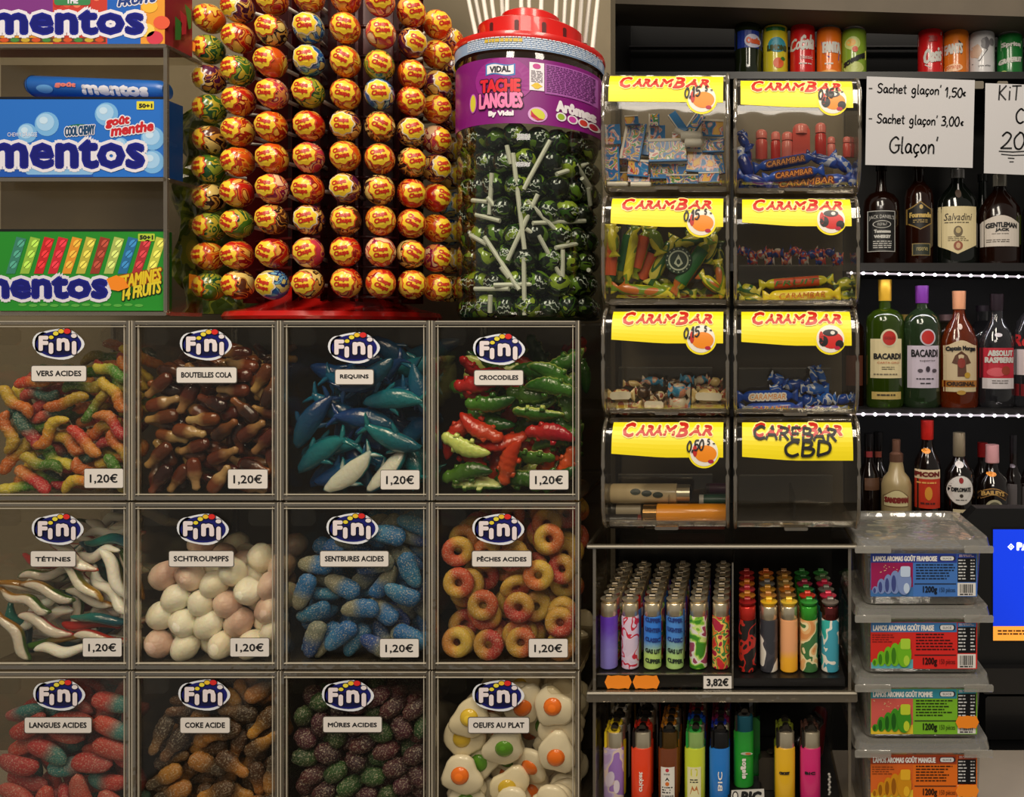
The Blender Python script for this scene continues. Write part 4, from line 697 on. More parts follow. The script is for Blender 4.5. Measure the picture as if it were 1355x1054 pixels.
for r in range(3):
    for c in range(4):
        X0, X1 = SX(BIN_X[c] + .8), SX(BIN_X[c + 1] - .8)
        ztop, zbot = SZ(BIN_ROWS[r][0]), SZ(BIN_ROWS[r][1])
        D = BIN_DEPTH
        b = thing('candy_bin', 'clear acrylic bin of %s, %s row, %s column' % (CONTENT[r][c], ROWN[r], ORD[c]), 'candy bin', ((X0 + X1) / 2, D / 2, zbot), 'clear acrylic sweet bins stacked three high')
        t = .0022
        MB().box((X0 + .004, .0005, zbot + .004), (X1 - .004, .0005 + t, ztop - .004), ACRYLIC).build('front_pane', b)
        for s, xx in ((0, X0), (1, X1 - t)):
            MB().box((xx, .004, zbot + .003), (xx + t, D, ztop - .003), ACRYLIC).build('side_pane', b)
        MB().box((X0, D, zbot), (X1, D + .003, ztop), C((96, 86, 70), .45) if r else SMOKE).build('back_panel', b)
        MB().box((X0, 0.003, zbot), (X1, D, zbot + .0028), SMOKE).build('base', b)
        MB().box((X0, 0.003, ztop - .0028), (X1, D, ztop), ACRYLIC).build('lid', b)
        rim = MB()
        w = .0042
        rim.box((X0, -.002, zbot), (X0 + w, .006, ztop), EDGE, .001).box((X1 - w, -.002, zbot), (X1, .006, ztop), EDGE, .001)
        rim.box((X0 + w, -.002, ztop - w), (X1 - w, .006, ztop), EDGE, .001).box((X0 + w, -.002, zbot), (X1 - w, .006, zbot + w), EDGE, .001)
        g = .0012
        GLINT = C((206, 196, 176), .3, .2)  # pale bars with the bright edge highlights of the acrylic painted in
        for x in (X0 + w + .0016, X1 - w - .0030):
            rim.box((x, -.0012, zbot + w), (x + .0007, .0004, ztop - w), GLINT)
        for z in (ztop - w - .0022, zbot + w + .0012, ztop - .0012):
            rim.box((X0 + w, -.0022, z), (X1 - w, .0004, z + .0007), GLINT)
        for x in (X0 + .0002, X1 - .0012):
            rim.box((x, -.0024, zbot), (x + .0009, .0, ztop), GLINT)
        rim.build('front_rim', b)
        back = MB()
        for x in (X0, X1 - .003):
            back.box((x, D - .004, zbot), (x + .003, D, ztop), EDGE)
        back.box((X0, D - .004, ztop - .004), (X1, D, ztop - .001), EDGE)
        back.build('rear_rim', b)
        for x in (X0 + .007, X1 - .034):
            MB().box((x, .003, ztop - .025), (x + .026, .0055, ztop - .007), ACRYLIC, .004).build('hinge_tab', b)
        # brand sticker
        lx, ly = LOGO_X[r][c], LOGO_Y[r][c]
        s = Sheet().ell(lx, ly, 33, 20.5, C((232, 234, 240), .4), .0001, 32, .03, 5).ell(lx - 22, ly - 2, 13, 14, C((232, 234, 240), .4), .0001)
        s.ell(lx, ly, 30, 17.5, NAVY, .0003, 32).ell(lx + 2, ly + 5, 24, 10, C((12, 14, 66), .35), .0004, 28)
        st = s.build('brand_sticker', b, flat(-.0001))
        s = Sheet()
        WL, BK = C((240, 226, 228), .4), C((16, 14, 30), .4)
        for (g_, x0, y0, w_, h_, dy) in (('F', -26, -11, 13, 20, 0), ('n', -2, -8, 17, 17, 0)):
            s.text(g_, lx + x0, ly + y0, lx + x0 + w_, ly + y0 + h_, WL, .0009, 1.5, 0, 1.2, BK)
        for x0, y0, y1 in ((-9.5, -2, 13), (21, -4, 14)):
            s.rrect(lx + x0 - 4, ly + y0 - 1, lx + x0 + 4, ly + y1 + 1, 3.6, BK, .0008).rrect(lx + x0 - 3, ly + y0, lx + x0 + 3, ly + y1, 2.8, WL, .0009)
        for x, y, rx, col in ((-9, -9, 3.2, (236, 214, 60)), (-3, -14, 3.6, (238, 220, 70)), (4, -17, 3.8, (240, 196, 50)), (12, -17, 4.6, (222, 44, 40)), (21, -11, 3.8, (238, 226, 228))):
            s.ell(lx + x, ly + y, rx + .8, rx * .75 + .8, BK, .0009, 14).ell(lx + x, ly + y, rx, rx * .75, C(col, .4), .0011, 14)
        s.build('lettering', st, flat(-.0001))
        nm, x0, y0, x1, y1 = NAMES[r][c]
        lab = Sheet().rrect(x0 - 1, y0 - 1, x1 + 1, y1 + 1, 3, C((90, 84, 76), .5), 0).rrect(x0, y0, x1, y1, 2.4, STICK, .0002).build('name_label', b, flat(-.0001))
        Sheet().text(nm, x0 + 6, y0 + 6, x1 - 6, y1 - 6.5, INK, .0004, .35).build('lettering', lab, flat(-.0001))
        if PRICES[r]:
            x0, y0, x1, y1 = PRICES[r][c]
            pt = Sheet().rrect(x0 - .7, y0 - .7, x1 + .7, y1 + .7, 2.5, C((90, 84, 76), .5), 0).rrect(x0, y0, x1, y1, 2, STICK, .0002).build('price_label', b, flat(-.0001))
            Sheet().text('1,20€', x0 + 7, y0 + 6.5, x1 - 7, y1 - 5, INK, .0004, .35).build('lettering', pt, flat(-.0001))
        bin_of[(r, c)] = b

# sweets: each variant is (label, material)
def V2(nm, a, b, lo, hi, **k):
    k.setdefault('sss', .45)
    a, b = [tuple(v * (.87 if max(c_) < 250 else 1) for v in c_) for c_ in (a, b)]
    return blend(nm, a, b, lo, hi, **k)
SW = {
 'worm': ('gummy_worm', 'gummy worm', [
    ('orange yellow sugared gummy worm in vers bin', V2('worm_orange', (245, 140, 40), (240, 205, 60), -.006, .006, sugar=.5, var=.25)),
    ('green yellow sugared gummy worm in vers bin', V2('worm_green', (90, 150, 40), (225, 205, 70), -.004, .010, sugar=.5, var=.25)),
    ('red orange sugared gummy worm in vers bin', V2('worm_red', (225, 50, 45), (240, 150, 60), -.004, .008, sugar=.5, var=.2)),
    ('teal and red gummy worm in vers bin', V2('worm_teal', (60, 120, 110), (215, 80, 70), -.002, .008, sugar=.5, var=.2))]),
 'cola': ('gummy_cola_bottle', 'gummy bottle', [
    ('brown gummy bottle with pale tip in cola bin', V2('cola_brown', (104, 42, 14), (190, 145, 88), -.001, .009, rough=.12, var=.3, coat=.6)),
    ('dark glossy gummy cola bottle in cola bin', V2('cola_dark', (60, 22, 10), (150, 80, 34), -.002, .014, rough=.12, var=.35, coat=.6)),
    ('amber gummy bottle with clear end in cola bin', V2('cola_amber', (134, 64, 22), (214, 176, 118), -.004, .004, rough=.12, var=.25, coat=.6))]),
 'shark': ('gummy_shark', 'gummy shark', [
    ('deep blue gummy shark in requins bin', V2('shark_blue', (10, 80, 150), (20, 120, 170), -.02, .02, rough=.18, var=.3, coat=.6)),
    ('teal gummy shark with white belly in requins bin', V2('shark_teal', (14, 110, 140), (30, 150, 165), -.02, .02, rough=.18, var=.25, coat=.6, under=((232, 236, 222), .0016, .003))),
    ('blue green gummy shark in requins bin', V2('shark_mid', (8, 90, 130), (16, 70, 150), -.02, .02, rough=.18, var=.3, coat=.6))]),
 'croc': ('gummy_crocodile', 'gummy crocodile', [
    ('green gummy crocodile with pale belly in crocodiles bin', V2('croc_green', (52, 110, 28), (70, 130, 34), -.01, .01, rough=.2, var=.3, coat=.4, under=((206, 216, 120), -.0022, .0014))),
    ('red gummy crocodile in crocodiles bin', V2('croc_red', (215, 36, 22), (226, 70, 36), -.01, .01, rough=.2, var=.25, coat=.4)),
    ('dark green gummy crocodile, cream belly in crocodiles bin', V2('croc_dark', (36, 92, 28), (90, 150, 40), -.02, .02, rough=.2, var=.3, coat=.4, under=((214, 226, 150), .0012, .0028)))]),
 'snake': ('gummy_snake', 'gummy snake', [
    ('white foamy gummy snake in tétines bin', V2('snake_white', (255, 250, 236), (255, 252, 240), -.01, .01, rough=.3, var=.06)),
    ('green and brown gummy snake in tétines bin', V2('snake_green', (70, 110, 30), (180, 130, 30), -.008, .01, rough=.15, var=.3, coat=.5, under=((238, 230, 215), .002, .003))),
    ('red gummy snake with white belly in tétines bin', V2('snake_red', (190, 34, 30), (206, 70, 50), -.01, .01, rough=.15, var=.2, coat=.5, under=((238, 230, 215), .001, .0025))),
    ('teal gummy snake in tétines bin', V2('snake_teal', (20, 100, 120), (40, 140, 130), -.01, .01, rough=.2, var=.3, coat=.5))]),
 'mallow': ('marshmallow_drop', 'marshmallow', [
    ('white glossy marshmallow drop in marshmallow bin', V2('mallow_white', (255, 246, 222), (255, 250, 230), -.01, .01, rough=.35, var=.04)),
    ('white marshmallow drop with cream shade in marshmallow bin', V2('mallow_cream', (255, 242, 216), (255, 246, 226), -.01, .01, rough=.35, var=.04)),
    ('pale pink marshmallow drop in marshmallow bin', V2('mallow_pink', (244, 205, 186), (250, 226, 206), -.008, .012, rough=.35, var=.04))]),
 'bottle_sour': ('sour_blue_bottle', 'sour bottle', [
    ('blue sugared bottle sweet in sentbures bin', V2('sour_blue', (28, 120, 190), (60, 150, 205), -.01, .01, sugar=.55, rough=.5, var=.3)),
    ('blue and grey sugared bottle in sentbures bin', V2('sour_grey', (30, 125, 195), (165, 165, 140), -.004, .006, sugar=.55, rough=.5, var=.2)),
    ('grey tipped deep blue sugared bottle in sentbures bin', V2('sour_deep', (150, 158, 142), (20, 84, 160), -.006, .006, sugar=.55, rough=.5, var=.25))]),
 'ring': ('gummy_peach_ring', 'gummy ring', [
    ('yellow and orange sugared peach ring in pêches bin', V2('ring_orange', (232, 120, 60), (240, 196, 80), -.004, .005, sugar=.5, rough=.5, var=.15)),
    ('yellow and red sugared peach ring in pêches bin', V2('ring_red', (220, 84, 60), (236, 186, 76), -.003, .006, sugar=.5, rough=.5, var=.15)),
    ('plain yellow sugared peach ring in pêches bin', V2('ring_yellow', (226, 150, 70), (238, 200, 86), -.006, .004, sugar=.4, rough=.5, var=.15))]),
 'tongue': ('sour_tongue', 'sour tongue', [
    ('red sugared tongue sweet in langues bin', V2('tongue_red', (206, 66, 54), (200, 88, 80), -.01, .01, sugar=.4, rough=.5, var=.15)),
    ('red and teal sugared tongue sweet in langues bin', V2('tongue_mix', (216, 70, 62), (80, 150, 146), -.004, .008, sugar=.4, rough=.5, var=.15)),
    ('teal and pink sugared tongue sweet in langues bin', V2('tongue_teal', (60, 140, 140), (200, 96, 96), -.002, .012, sugar=.4, rough=.5, var=.15))]),
 'coke_sour': ('sour_coke_bottle', 'sour bottle', [
    ('brown sugared bottle with amber end in coke bin', V2('coke_amber', (96, 62, 34), (214, 146, 60), -.004, .010, sugar=.42, rough=.4, var=.25)),
    ('dark brown sugared coke bottle in coke bin', V2('coke_dark', (70, 50, 36), (130, 90, 50), -.004, .010, sugar=.42, rough=.4, var=.25)),
    ('amber and grey sugared coke bottle in coke bin', V2('coke_grey', (202, 140, 60), (86, 70, 52), -.006, .006, sugar=.42, rough=.4, var=.25))]),
 'berry': ('sour_berry', 'sour berry', [
    ('dark purple sugared berry sweet in mûres bin', V2('berry_purple', (74, 22, 38), (96, 34, 56), -.01, .01, sugar=.55, rough=.5, var=.3)),
    ('green sugared berry sweet in mûres bin', V2('berry_green', (36, 76, 34), (54, 96, 42), -.01, .01, sugar=.5, rough=.5, var=.3)),
    ('plum coloured sugared berry sweet in mûres bin', V2('berry_plum', (92, 36, 46), (58, 24, 40), -.01, .01, sugar=.55, rough=.5, var=.3))]),
 'egg': ('fried_egg_gummy', 'fried egg gummy', [
    ('white fried egg gummy with orange yolk in oeufs bin', C((250, 240, 214), .28, coat=.3)),
    ('white fried egg gummy with leaf green yolk in oeufs bin', C((248, 240, 216), .28, coat=.3)),
    ('white fried egg gummy with yellow yolk in oeufs bin', C((250, 238, 206), .28, coat=.3))]),
}
YOLK = [C((245, 120, 30), .25, coat=.4), C((96, 160, 40), .25, coat=.4), C((232, 196, 60), .25, coat=.4)]
PROB = {'worm': [.34, .32, .18, .16], 'cola': [.45, .35, .2], 'shark': [.45, .25, .3], 'croc': [.42, .32, .26], 'snake': [.36, .28, .18, .18], 'mallow': [.45, .3, .25],
        'bottle_sour': [.4, .35, .25], 'ring': [.45, .35, .2], 'tongue': [.42, .34, .24], 'coke_sour': [.4, .34, .26], 'berry': [.42, .28, .3], 'egg': [.58, .28, .14]}
SWEET_MESH = {}
def sweet_mesh(kind, v, var):
    key = (kind, v, var)
    if key not in SWEET_MESH:
        Vs, Fs = sweet_vf(kind, v)
        me = mesh_from(SW[kind][0], Vs, Fs)
        if kind in ('shark',):
            me.set_sharp_from_angle(angle=1.0)
        me.materials.append(SW[kind][2][var][1])
        SWEET_MESH[key] = me
    return SWEET_MESH[key]
yolk_mesh = []
for m in YOLK:
    Vs, Fs = ball_vf(.0098, .0098, .0050, 16, 8)
    me = mesh_from('yolk', Vs, Fs); me.materials.append(m); yolk_mesh.append(me)
rnd = random.Random(4)
for r in range(3):
    for c in range(4):
        kind = BIN_KIND[r][c]
        base, cat, vs = SW[kind]
        rnd = random.Random(31 + r * 7 + c)
        for x, y, z, qw, qx, qy, qz, v in SIM['%d%d' % (r, c)]:
            u, var, acc = rnd.random(), 0, 0
            for i, p in enumerate(PROB[kind]):
                acc += p
                if u < acc:
                    var = i; break
            q = Quaternion((qw, qx, qy, qz)).normalized()
            zy = (q @ Vector((0, 0, 1))).y
            if (kind in ('egg', 'snake') and zy > 0 and (kind == 'egg' or rnd.random() < .5)) or (kind in ('shark', 'croc') and zy < 0 and rnd.random() < .5):
                q = q @ Quaternion((1, 0, 0), PI)
            o = bpy.data.objects.new(base, sweet_mesh(kind, v, var))
            COL.objects.link(o)
            o.location = (x * 1e-4, y * 1e-4, z * 1e-4)
            o.rotation_mode = 'QUATERNION'
            o.rotation_quaternion = q
            if kind == 'mallow':      # nearly round drops: turned by half turns only, each a little narrower than high
                o.rotation_quaternion = rnd.choice([Quaternion((1, 0, 0, 0)), Quaternion((0, 1, 0, 0)), Quaternion((0, 0, 1, 0)), Quaternion((0, 0, 0, 1))])
                o.scale = (rnd.uniform(.86, .92), 1, rnd.uniform(.96, 1.04))
            tag(o, vs[var][0], cat, '%s in the %s row bin' % (CONTENT[r][c], ROWN[r]))
            if kind == 'egg':
                yo = bpy.data.objects.new('yolk', yolk_mesh[var])
                COL.objects.link(yo); yo.parent = o
                yo.location = (.002 * math.sin(v * 5 + var), .002 * math.cos(v * 3), .0030)
# ================================================================ mint rack at the left
zr = SZ(414)
rack = thing('sweet_rack', 'clear acrylic two tier rack holding the mint and fruit roll boxes', 'rack', (SX(100), .03, zr))
RD = .050
for py, w in ((62, 5), (238, 5), (415, 5)):
    a, b_ = at(-60, py - w / 2, 0), at(223, py + w / 2, 0)
    MB().box((a.x, -.001, b_.z), (b_.x, RD, a.z), ACRYLIC).box((a.x, -.003, b_.z), (b_.x, .002, a.z), EDGE, .001).box((b_.x - .003, .002, b_.z), (b_.x, RD, a.z), EDGE).build('shelf_plate', rack)
a, b_ = at(219, 64, 0), at(224, 413, 0)
MB().box((a.x, 0, b_.z), (b_.x, RD, a.z), ACRYLIC).box((a.x, -.003, b_.z), (b_.x, .0, a.z), EDGE, .001).build('side_panel', rack)
a, b_ = at(219, 64, RD), at(98, 413, RD)
MB().box((at(-60, 0, 0).x, RD, zr), (a.x, RD + .0025, SZ(64)), SMOKE).build('back_panel', rack)
MBLUE, MWHITE = C((28, 34, 140), .35), C((226, 222, 232), .4)
def slab_word(s, x0, x1, y0, y1, h=.0006):
    """the heavy slab lettered word, cut off at the left edge of the box"""
    s.text('mentos', x0, y0, x1, y1, MBLUE, h, 3.0, 0, 4.2, MWHITE)
    s.text('mentos', x0 + 2.5, y0 + 2.5, x1 - 2.5, y1 - 2.5, C((22, 26, 118), .3), h + .00008, 1.2)
def sbox(name, label, px0, py0, px1, py1, Y, depth, face, side):
    a, b_ = at(px0, py0, Y), at(px1, py1, Y)
    o = thing(name, label, 'box', ((a.x + b_.x) / 2, Y + depth / 2, b_.z), 'mint roll boxes on the acrylic rack')
    m = MB().box((a.x, Y, b_.z), (b_.x, Y + depth, a.z), side)
    m.add([(a.x, Y - .0002, b_.z), (b_.x, Y - .0002, b_.z), (b_.x, Y - .0002, a.z), (a.x, Y - .0002, a.z)], [(0, 1, 2, 3)], face)
    m.build('carton', o)
    return o, flat(Y - .0003)
# top box
o, fm = sbox('mint_box', 'multicoloured box of chewy sweets on the upper shelf, cut by the top of the frame', -60, -60, 218.2, 58, .004, .040, C((226, 150, 50), .4), C((150, 40, 50), .4))
s = Sheet().rect(-60, -60, 70, 45, C((124, 52, 130), .4), .0001).rect(70, -60, 142, 58, C((196, 60, 48), .4), .0001).rect(142, -60, 186, 58, C((34, 96, 186), .4), .0001)
for i in range(9):
    s.ell(76 + 13 * (i % 5), -4 + 9 * (i // 5), 5.5, 5.5, C(((206, 84, 60), (228, 120, 90), (180, 44, 40))[i % 3], .4), .0002, 12)
for i, cx in enumerate((198, 214, 205, 194)):
    s.ell(cx, (8, 30, 50, 40)[i], 11, 9, C(((240, 180, 60), (224, 90, 60), (206, 60, 80), (244, 200, 90))[i], .4), .0002, 16)
s.rect(0, 50, 140, 56, C((92, 60, 40), .4), .0002)
for i in range(10):
    s.ell(6 + 14 * i, 53, 6, 3, C(((200, 80, 40), (70, 130, 60), (190, 160, 50))[i % 3], .4), .0003, 10)
s.rrect(72, -4, 120, 7, 4, C((60, 130, 80), .4), .0003)
s.build('printed_face', o, fm)
s = Sheet()
slab_word(s, -12, 192, 12, 47)
s.text('THE', 88, -3, 104, 5, MWHITE, .0005, .5)
s.text('FRUITS', 156, -3, 208, 9, C((36, 62, 130), .4), .0005, 1, .2, 1.5, MWHITE, slope=-.12)
s.build('lettering', o, fm)
a = at(222, -20, 0)
lf = MB()
for i, col in enumerate(((60, 120, 50), (196, 50, 60), (90, 140, 60))):
    lf.add([(a.x, .010 + i * .01, SZ(48 - i * 12)), (a.x, .018 + i * .008, SZ(44 - i * 12)), (a.x, .020 + i * .007, SZ(20 - i * 12)), (a.x, .010 + i * .007, SZ(16 - i * 12))], [(0, 1, 2, 3)], C(col, .4), Matrix.Translation((.0003, 0, 0)))
lf.build('printed_side', o)
# middle box
o, fm = sbox('mint_box', 'blue mint roll box lettered goût menthe on the middle shelf', -60, 131, 218.2, 234, .004, .026, C((40, 110, 200), .35), C((26, 84, 168), .4))
s = Sheet()
BB = [C((118, 176, 226), .3), C((160, 202, 238), .3), C((196, 222, 244), .3)]
for x, y, r_ in ((62, 164, 16), (141, 151, 15.5), (202, 183, 15.5), (202, 214, 15.5), (36, 176, 13), (160, 192, 10), (30, 212, 13)):
    s.ell(x, y, r_, r_, BB[0], .0001, 22).ell(x - r_ * .12, y - r_ * .15, r_ * .75, r_ * .72, BB[1], .0002, 18).ell(x - r_ * .25, y - r_ * .3, r_ * .35, r_ * .3, BB[2], .0003, 14)
s.rect(-60, 128, 218, 131, C((16, 18, 30), .4), .0002).rect(-60, 222, 123, 234, C((30, 84, 176), .4), .0001).rrect(34, 223, 124, 231, 4, C((130, 180, 226), .4), .0002)
s.rrect(181, 134, 204, 145, 1, C((222, 210, 60), .4), .0003).ell(106, 171, 20, 7, C((36, 110, 90), .4), .0003, 18)
s.build('printed_face', o, fm)
s = Sheet()
slab_word(s, -12, 193, 183, 224)
s.text('CHEWY DRAGEE', 10, 175, 50, 181, MWHITE, .0004, .3)
s.text('COOL CHEWY', 86, 168, 126, 181, C((30, 70, 110), .4), .0006, .7, 0, 1.1, MWHITE, slope=-.08)
s.text('goût', 140, 156, 172, 171, C((196, 34, 44), .4), .0006, 1.0, .1, 1.6, MWHITE, slope=-.12)
s.text('menthe', 147, 166, 204, 181, C((196, 34, 44), .4), .0006, 1.0, .1, 1.6, MWHITE, slope=-.13)
s.text('50+1', 184, 137, 202, 143, INK, .0005, .5)
s.build('lettering', o, fm)
# bottom box
o, fm = sbox('mint_box', 'green box of fruit chew rolls lettered vitamines 14 fruits on the bottom shelf', -60, 306, 218.2, 411, .004, .010, C((40, 140, 44), .35), C((24, 96, 36), .4))
s = Sheet().rect(-60, 303, 218, 306, C((20, 24, 20), .4), .0002)
cols = [(60, 130, 110), (150, 190, 70), (200, 40, 44), (204, 44, 56), (226, 150, 50), (190, 180, 70), (150, 60, 44), (176, 190, 100), (44, 110, 160), (176, 50, 56), (196, 200, 80)]
for i, col in enumerate(cols):
    x = 8 + i * 18.5
    s.poly([(x, 362), (x + 12, 362), (x + 27, 316), (x + 14, 313)], C(col, .35), .0002)
    for j in range(3):
        s.ell(x + 10 + j * 5, 350 - j * 14, 5.5, 4.2, C([min(255, c_ * 1.25 + 16) for c_ in col], .3), .0003, 10, rot=-.9)
        s.ribbon([(x + 6 + j * 5, 354 - j * 14), (x + 14 + j * 5, 346 - j * 14)], .8, C([c_ * .6 for c_ in col], .4), .0004)
for i in range(12):
    s.ell(30 + 14 * i, 403 + (i % 2), 6, 2, C((90, 170, 70), .4), .0002, 8)
s.rrect(183, 309, 205, 319, 1, C((180, 206, 60), .4), .0003)
s.build('printed_face', o, fm)
s = Sheet()
slab_word(s, -30, 144, 364, 396)
s.text('VITAMINES', 152, 366, 214, 384, C((226, 196, 40), .4), .0006, .8, .15, 1.3, C((150, 60, 20), .4), slope=-.20)
s.text('14 FRUITS', 162, 381, 214, 398, C((226, 206, 50), .4), .0006, .8, .15, 1.3, C((30, 50, 20), .4), slope=-.20)
s.text('50+1', 185, 311, 203, 317, INK, .0005, .5)
s.build('lettering', o, fm)
ORANGE = C((246, 140, 30), .5)
def tag_shape(cx, cy, w, h):
    z = h * .5
    P = []
    for sx, sy in ((-1, -1), (1, -1), (1, 1), (-1, 1)):
        pass
    return [(cx - w / 2 + 4, cy - z), (cx - w / 4, cy - z + 1), (cx, cy - z), (cx + w / 4, cy - z + 1), (cx + w / 2 - 4, cy - z), (cx + w / 2, cy), (cx + w / 2 - 4, cy + z), (cx + w / 4, cy + z - 1), (cx, cy + z), (cx - w / 4, cy + z - 1), (cx - w / 2 + 4, cy + z), (cx - w / 2, cy)]
Sheet().poly([(142, 369), (155, 364), (165, 368), (172, 380), (158, 385), (148, 383)], ORANGE, .0012).build('price_sticker', o, fm)
# the loose roll on the middle box
p0, p1 = at(42, 114, .024), at(222, 121, .024)
o = thing('mint_roll', 'blue paper roll of mints lying on top of the middle box', 'mint roll', tuple((p0 + p1) / 2))
m = MB()
m.tube([p0, p0.lerp(p1, .02), p0.lerp(p1, .96), p1], [.0085, .0108, .0108, .008], C((36, 100, 184), .3), 18)
m.build('wrapper', o, smooth='auto')
k24 = K(.024)
s = Sheet()
s.text('mentos', 118, 110, 206, 124, C((230, 228, 236), .4), .0004, 1.6, .1, 0, None, slope=.04)
s.text('goût', 84, 108, 112, 116, C((220, 120, 110), .4), .0004, .8, .1, 0, None, slope=.04)
s.ell(70, 117, 11, 5, C((100, 160, 220), .3), .0002)
def onroll(x, y, h):
    t = (x - 42) / 180
    c_ = p0.lerp(p1, t)
    z = CAM_Z - (y - VY) * K(.0135)
    d = max(-.0104, min(.0104, z - c_.z))
    R_ = .0109 + h
    return Vector((p0.x + (p1.x - p0.x) * t, c_.y - math.sqrt(R_ * R_ - d * d), c_.z + d))
s.build('lettering', o, onroll)
MB().tube([p0 - Vector((.0012, 0, 0)), p0 + Vector((.004, 0, 0))], [.0082, .0112], C((14, 22, 50), .4), 18).build('rolled_end', o, smooth='auto')
# small orange tags left of the lollipop tower
for i, (x, y) in enumerate(((249, 60), (258, 374))):
    o = Sheet().poly([(x - 8, y - 12), (x + 2, y - 10), (x + 10, y - 2), (x + 9, y + 8), (x, y + 6), (x - 8, y + 8)], ORANGE).build('price_sticker', None, flat((.045, .06)[i]))
    tag(o, ('torn orange price sticker beside the upper rack shelf', 'orange price sticker low beside the lollipop tower')[i], 'sticker')

# green foil bag behind the tower
bag = thing('foil_bag', 'crumpled dark green foil bag between the rack and the lollipop tower', 'bag', tuple(at(262, 412, .12)))
rb = random.Random(9)
V, F = [], []
nx, nz = 16, 34
for j in range(nz + 1):
    for i in range(nx + 1):
        u, v = i / nx, j / nz
        edge = .010 * math.sin(v * 19 + (i > nx / 2) * 2) * abs(2 * u - 1)
        p = at(214 + u * 100, 415 - v * (270 + 18 * math.sin(u * 7)), .105)
        bulge = .028 * math.sin(PI * u) ** .5 * min(1, 3 * (1 - v) + .15)
        V.append((p.x + edge, .135 - bulge + .007 * math.sin(13 * u + 9 * v) * math.cos(17 * v - 6 * u) + rb.uniform(-.002, .002), p.z))
o_ = len(V)
V += [(x, .150, z) for x, y, z in V]
for j in range(nz):
    for i in range(nx):
        a_ = j * (nx + 1) + i
        F.append((a_, a_ + 1, a_ + nx + 2, a_ + nx + 1))
        F.append((a_ + o_ + nx + 1, a_ + o_ + nx + 2, a_ + o_ + 1, a_ + o_))
for j in range(nz):
    for i in (0, nx):
        a_ = j * (nx + 1) + i
        F.append((a_, a_ + nx + 1, a_ + nx + 1 + o_, a_ + o_))
for i in range(nx):
    for j in (0, nz):
        a_ = j * (nx + 1) + i
        F.append((a_, a_ + 1, a_ + 1 + o_, a_ + o_))
MB().add(V, F, patches('green_foil', [(70, 90, 30), (96, 116, 36), (150, 160, 50), (80, 100, 34)], 22, rough=.3, coat=.4)).build('foil', bag)
Sheet().ell(252, 330, 13, 24, C((96, 100, 26), .35), .0, 16, .2, 5).ell(254, 332, 8, 15, C((120, 110, 30), .35), .0002, 14).build('printed_mark', bag, flat(.094))

# ================================================================ lollipop tower
TZ = SZ(422)
COLS = [(277, .062, -28), (315, .032, -14), (360, .010, -4), (408, .006, 6), (457, .006, 14), (503, .012, 24), (544, .034, 36), (577, .066, 52), (594, .108, 74)]
ROWY = [375, 333, 291, 250, 208, 167, 124, 82, 39, -3]
tower = thing('lollipop_tower', 'red plastic lollipop display tower on a flared red foot', 'lollipop stand', (-.44, .12, TZ))
RED = C((186, 20, 14), .25, coat=.5)
m = MB()
m.lathe([(.113, TZ + .0005), (.115, TZ + .004), (.112, TZ + .009), (.09, TZ + .014), (.07, TZ + .022), (.055, TZ + .03), (.05, TZ + .05)], (-.4725, .122), RED, 48)
m.build('foot', tower, smooth='auto')
DRED = C((70, 8, 8), .35, coat=.2)
m = MB()
m.lathe([(.062, TZ + .03), (.062, TZ + .50)], (-.458, .125), DRED, 10, 1.2, .7)
m.build('core', tower)
for cx, Y, ang in COLS:
    p = at(cx, 375, Y)
    d = Vector((math.sin(math.radians(ang)), -math.cos(math.radians(ang)), 0))
    q = Vector((p.x, p.y, 0)) - d * .062
    m = MB()
    t_ = Vector((d.y, -d.x, 0)) * .004
    for s_ in (-1, 1):
        a_, b_ = q + t_ * s_, q + t_ * s_ + d * .024
        m.add([(a_.x, a_.y, TZ + .02), (b_.x, b_.y, TZ + .02), (b_.x, b_.y, TZ + .47), (a_.x, a_.y, TZ + .47)], [(0, 1, 2, 3)], DRED)
    m.build('rib', tower)
rings = [(at(c_[0], 375, c_[1]) - Vector((math.sin(math.radians(c_[2])), -math.cos(math.radians(c_[2])), 0)) * .050) for c_ in COLS]
for ry in ROWY[:]:
    z = CAM_Z - (ry - 440) * K(.01)
    MB().tube([(p.x, p.y, z - .012) for p in rings], .0022, DRED, 6).build('ring', tower, smooth=True)

YEL, RLET = C((246, 206, 50), .3, coat=.4), C((196, 44, 22), .35)
WRAPS = [('orange', [(216, 84, 20), (232, 150, 40), (170, 40, 16), (238, 190, 70)]),
         ('red', [(196, 34, 20), (226, 120, 36), (150, 20, 22), (236, 170, 70)]),
         ('plum', [(92, 26, 60), (196, 120, 50), (60, 16, 40), (226, 180, 90)]),
         ('green', [(70, 110, 30), (196, 170, 50), (36, 84, 44), (150, 160, 50)]),
         ('brown', [(90, 46, 24), (214, 150, 60), (50, 24, 22), (230, 196, 110)]),
         ('blue', [(30, 90, 160), (120, 170, 190), (20, 50, 110), (210, 190, 110)]),
         ('pink', [(206, 60, 80), (236, 150, 80), (150, 30, 70), (244, 200, 150)])]
WMAT = [patches('wrapper_' + n_, c_, 60, rough=.22, coat=.6, bump=.25, stretch=(1, 1, 1)) for n_, c_ in WRAPS]
LR = .0163
def pleat(d):
    a = math.atan2(d[2], d[0])
    return 1 + .018 * math.sin(14 * a) * (1 - abs(d[1]) ** 3) - (.06 if d[1] > .95 else 0)
Vb, Fb = ball_vf(LR, LR * .96, LR * .98, 28, 14, pleat)
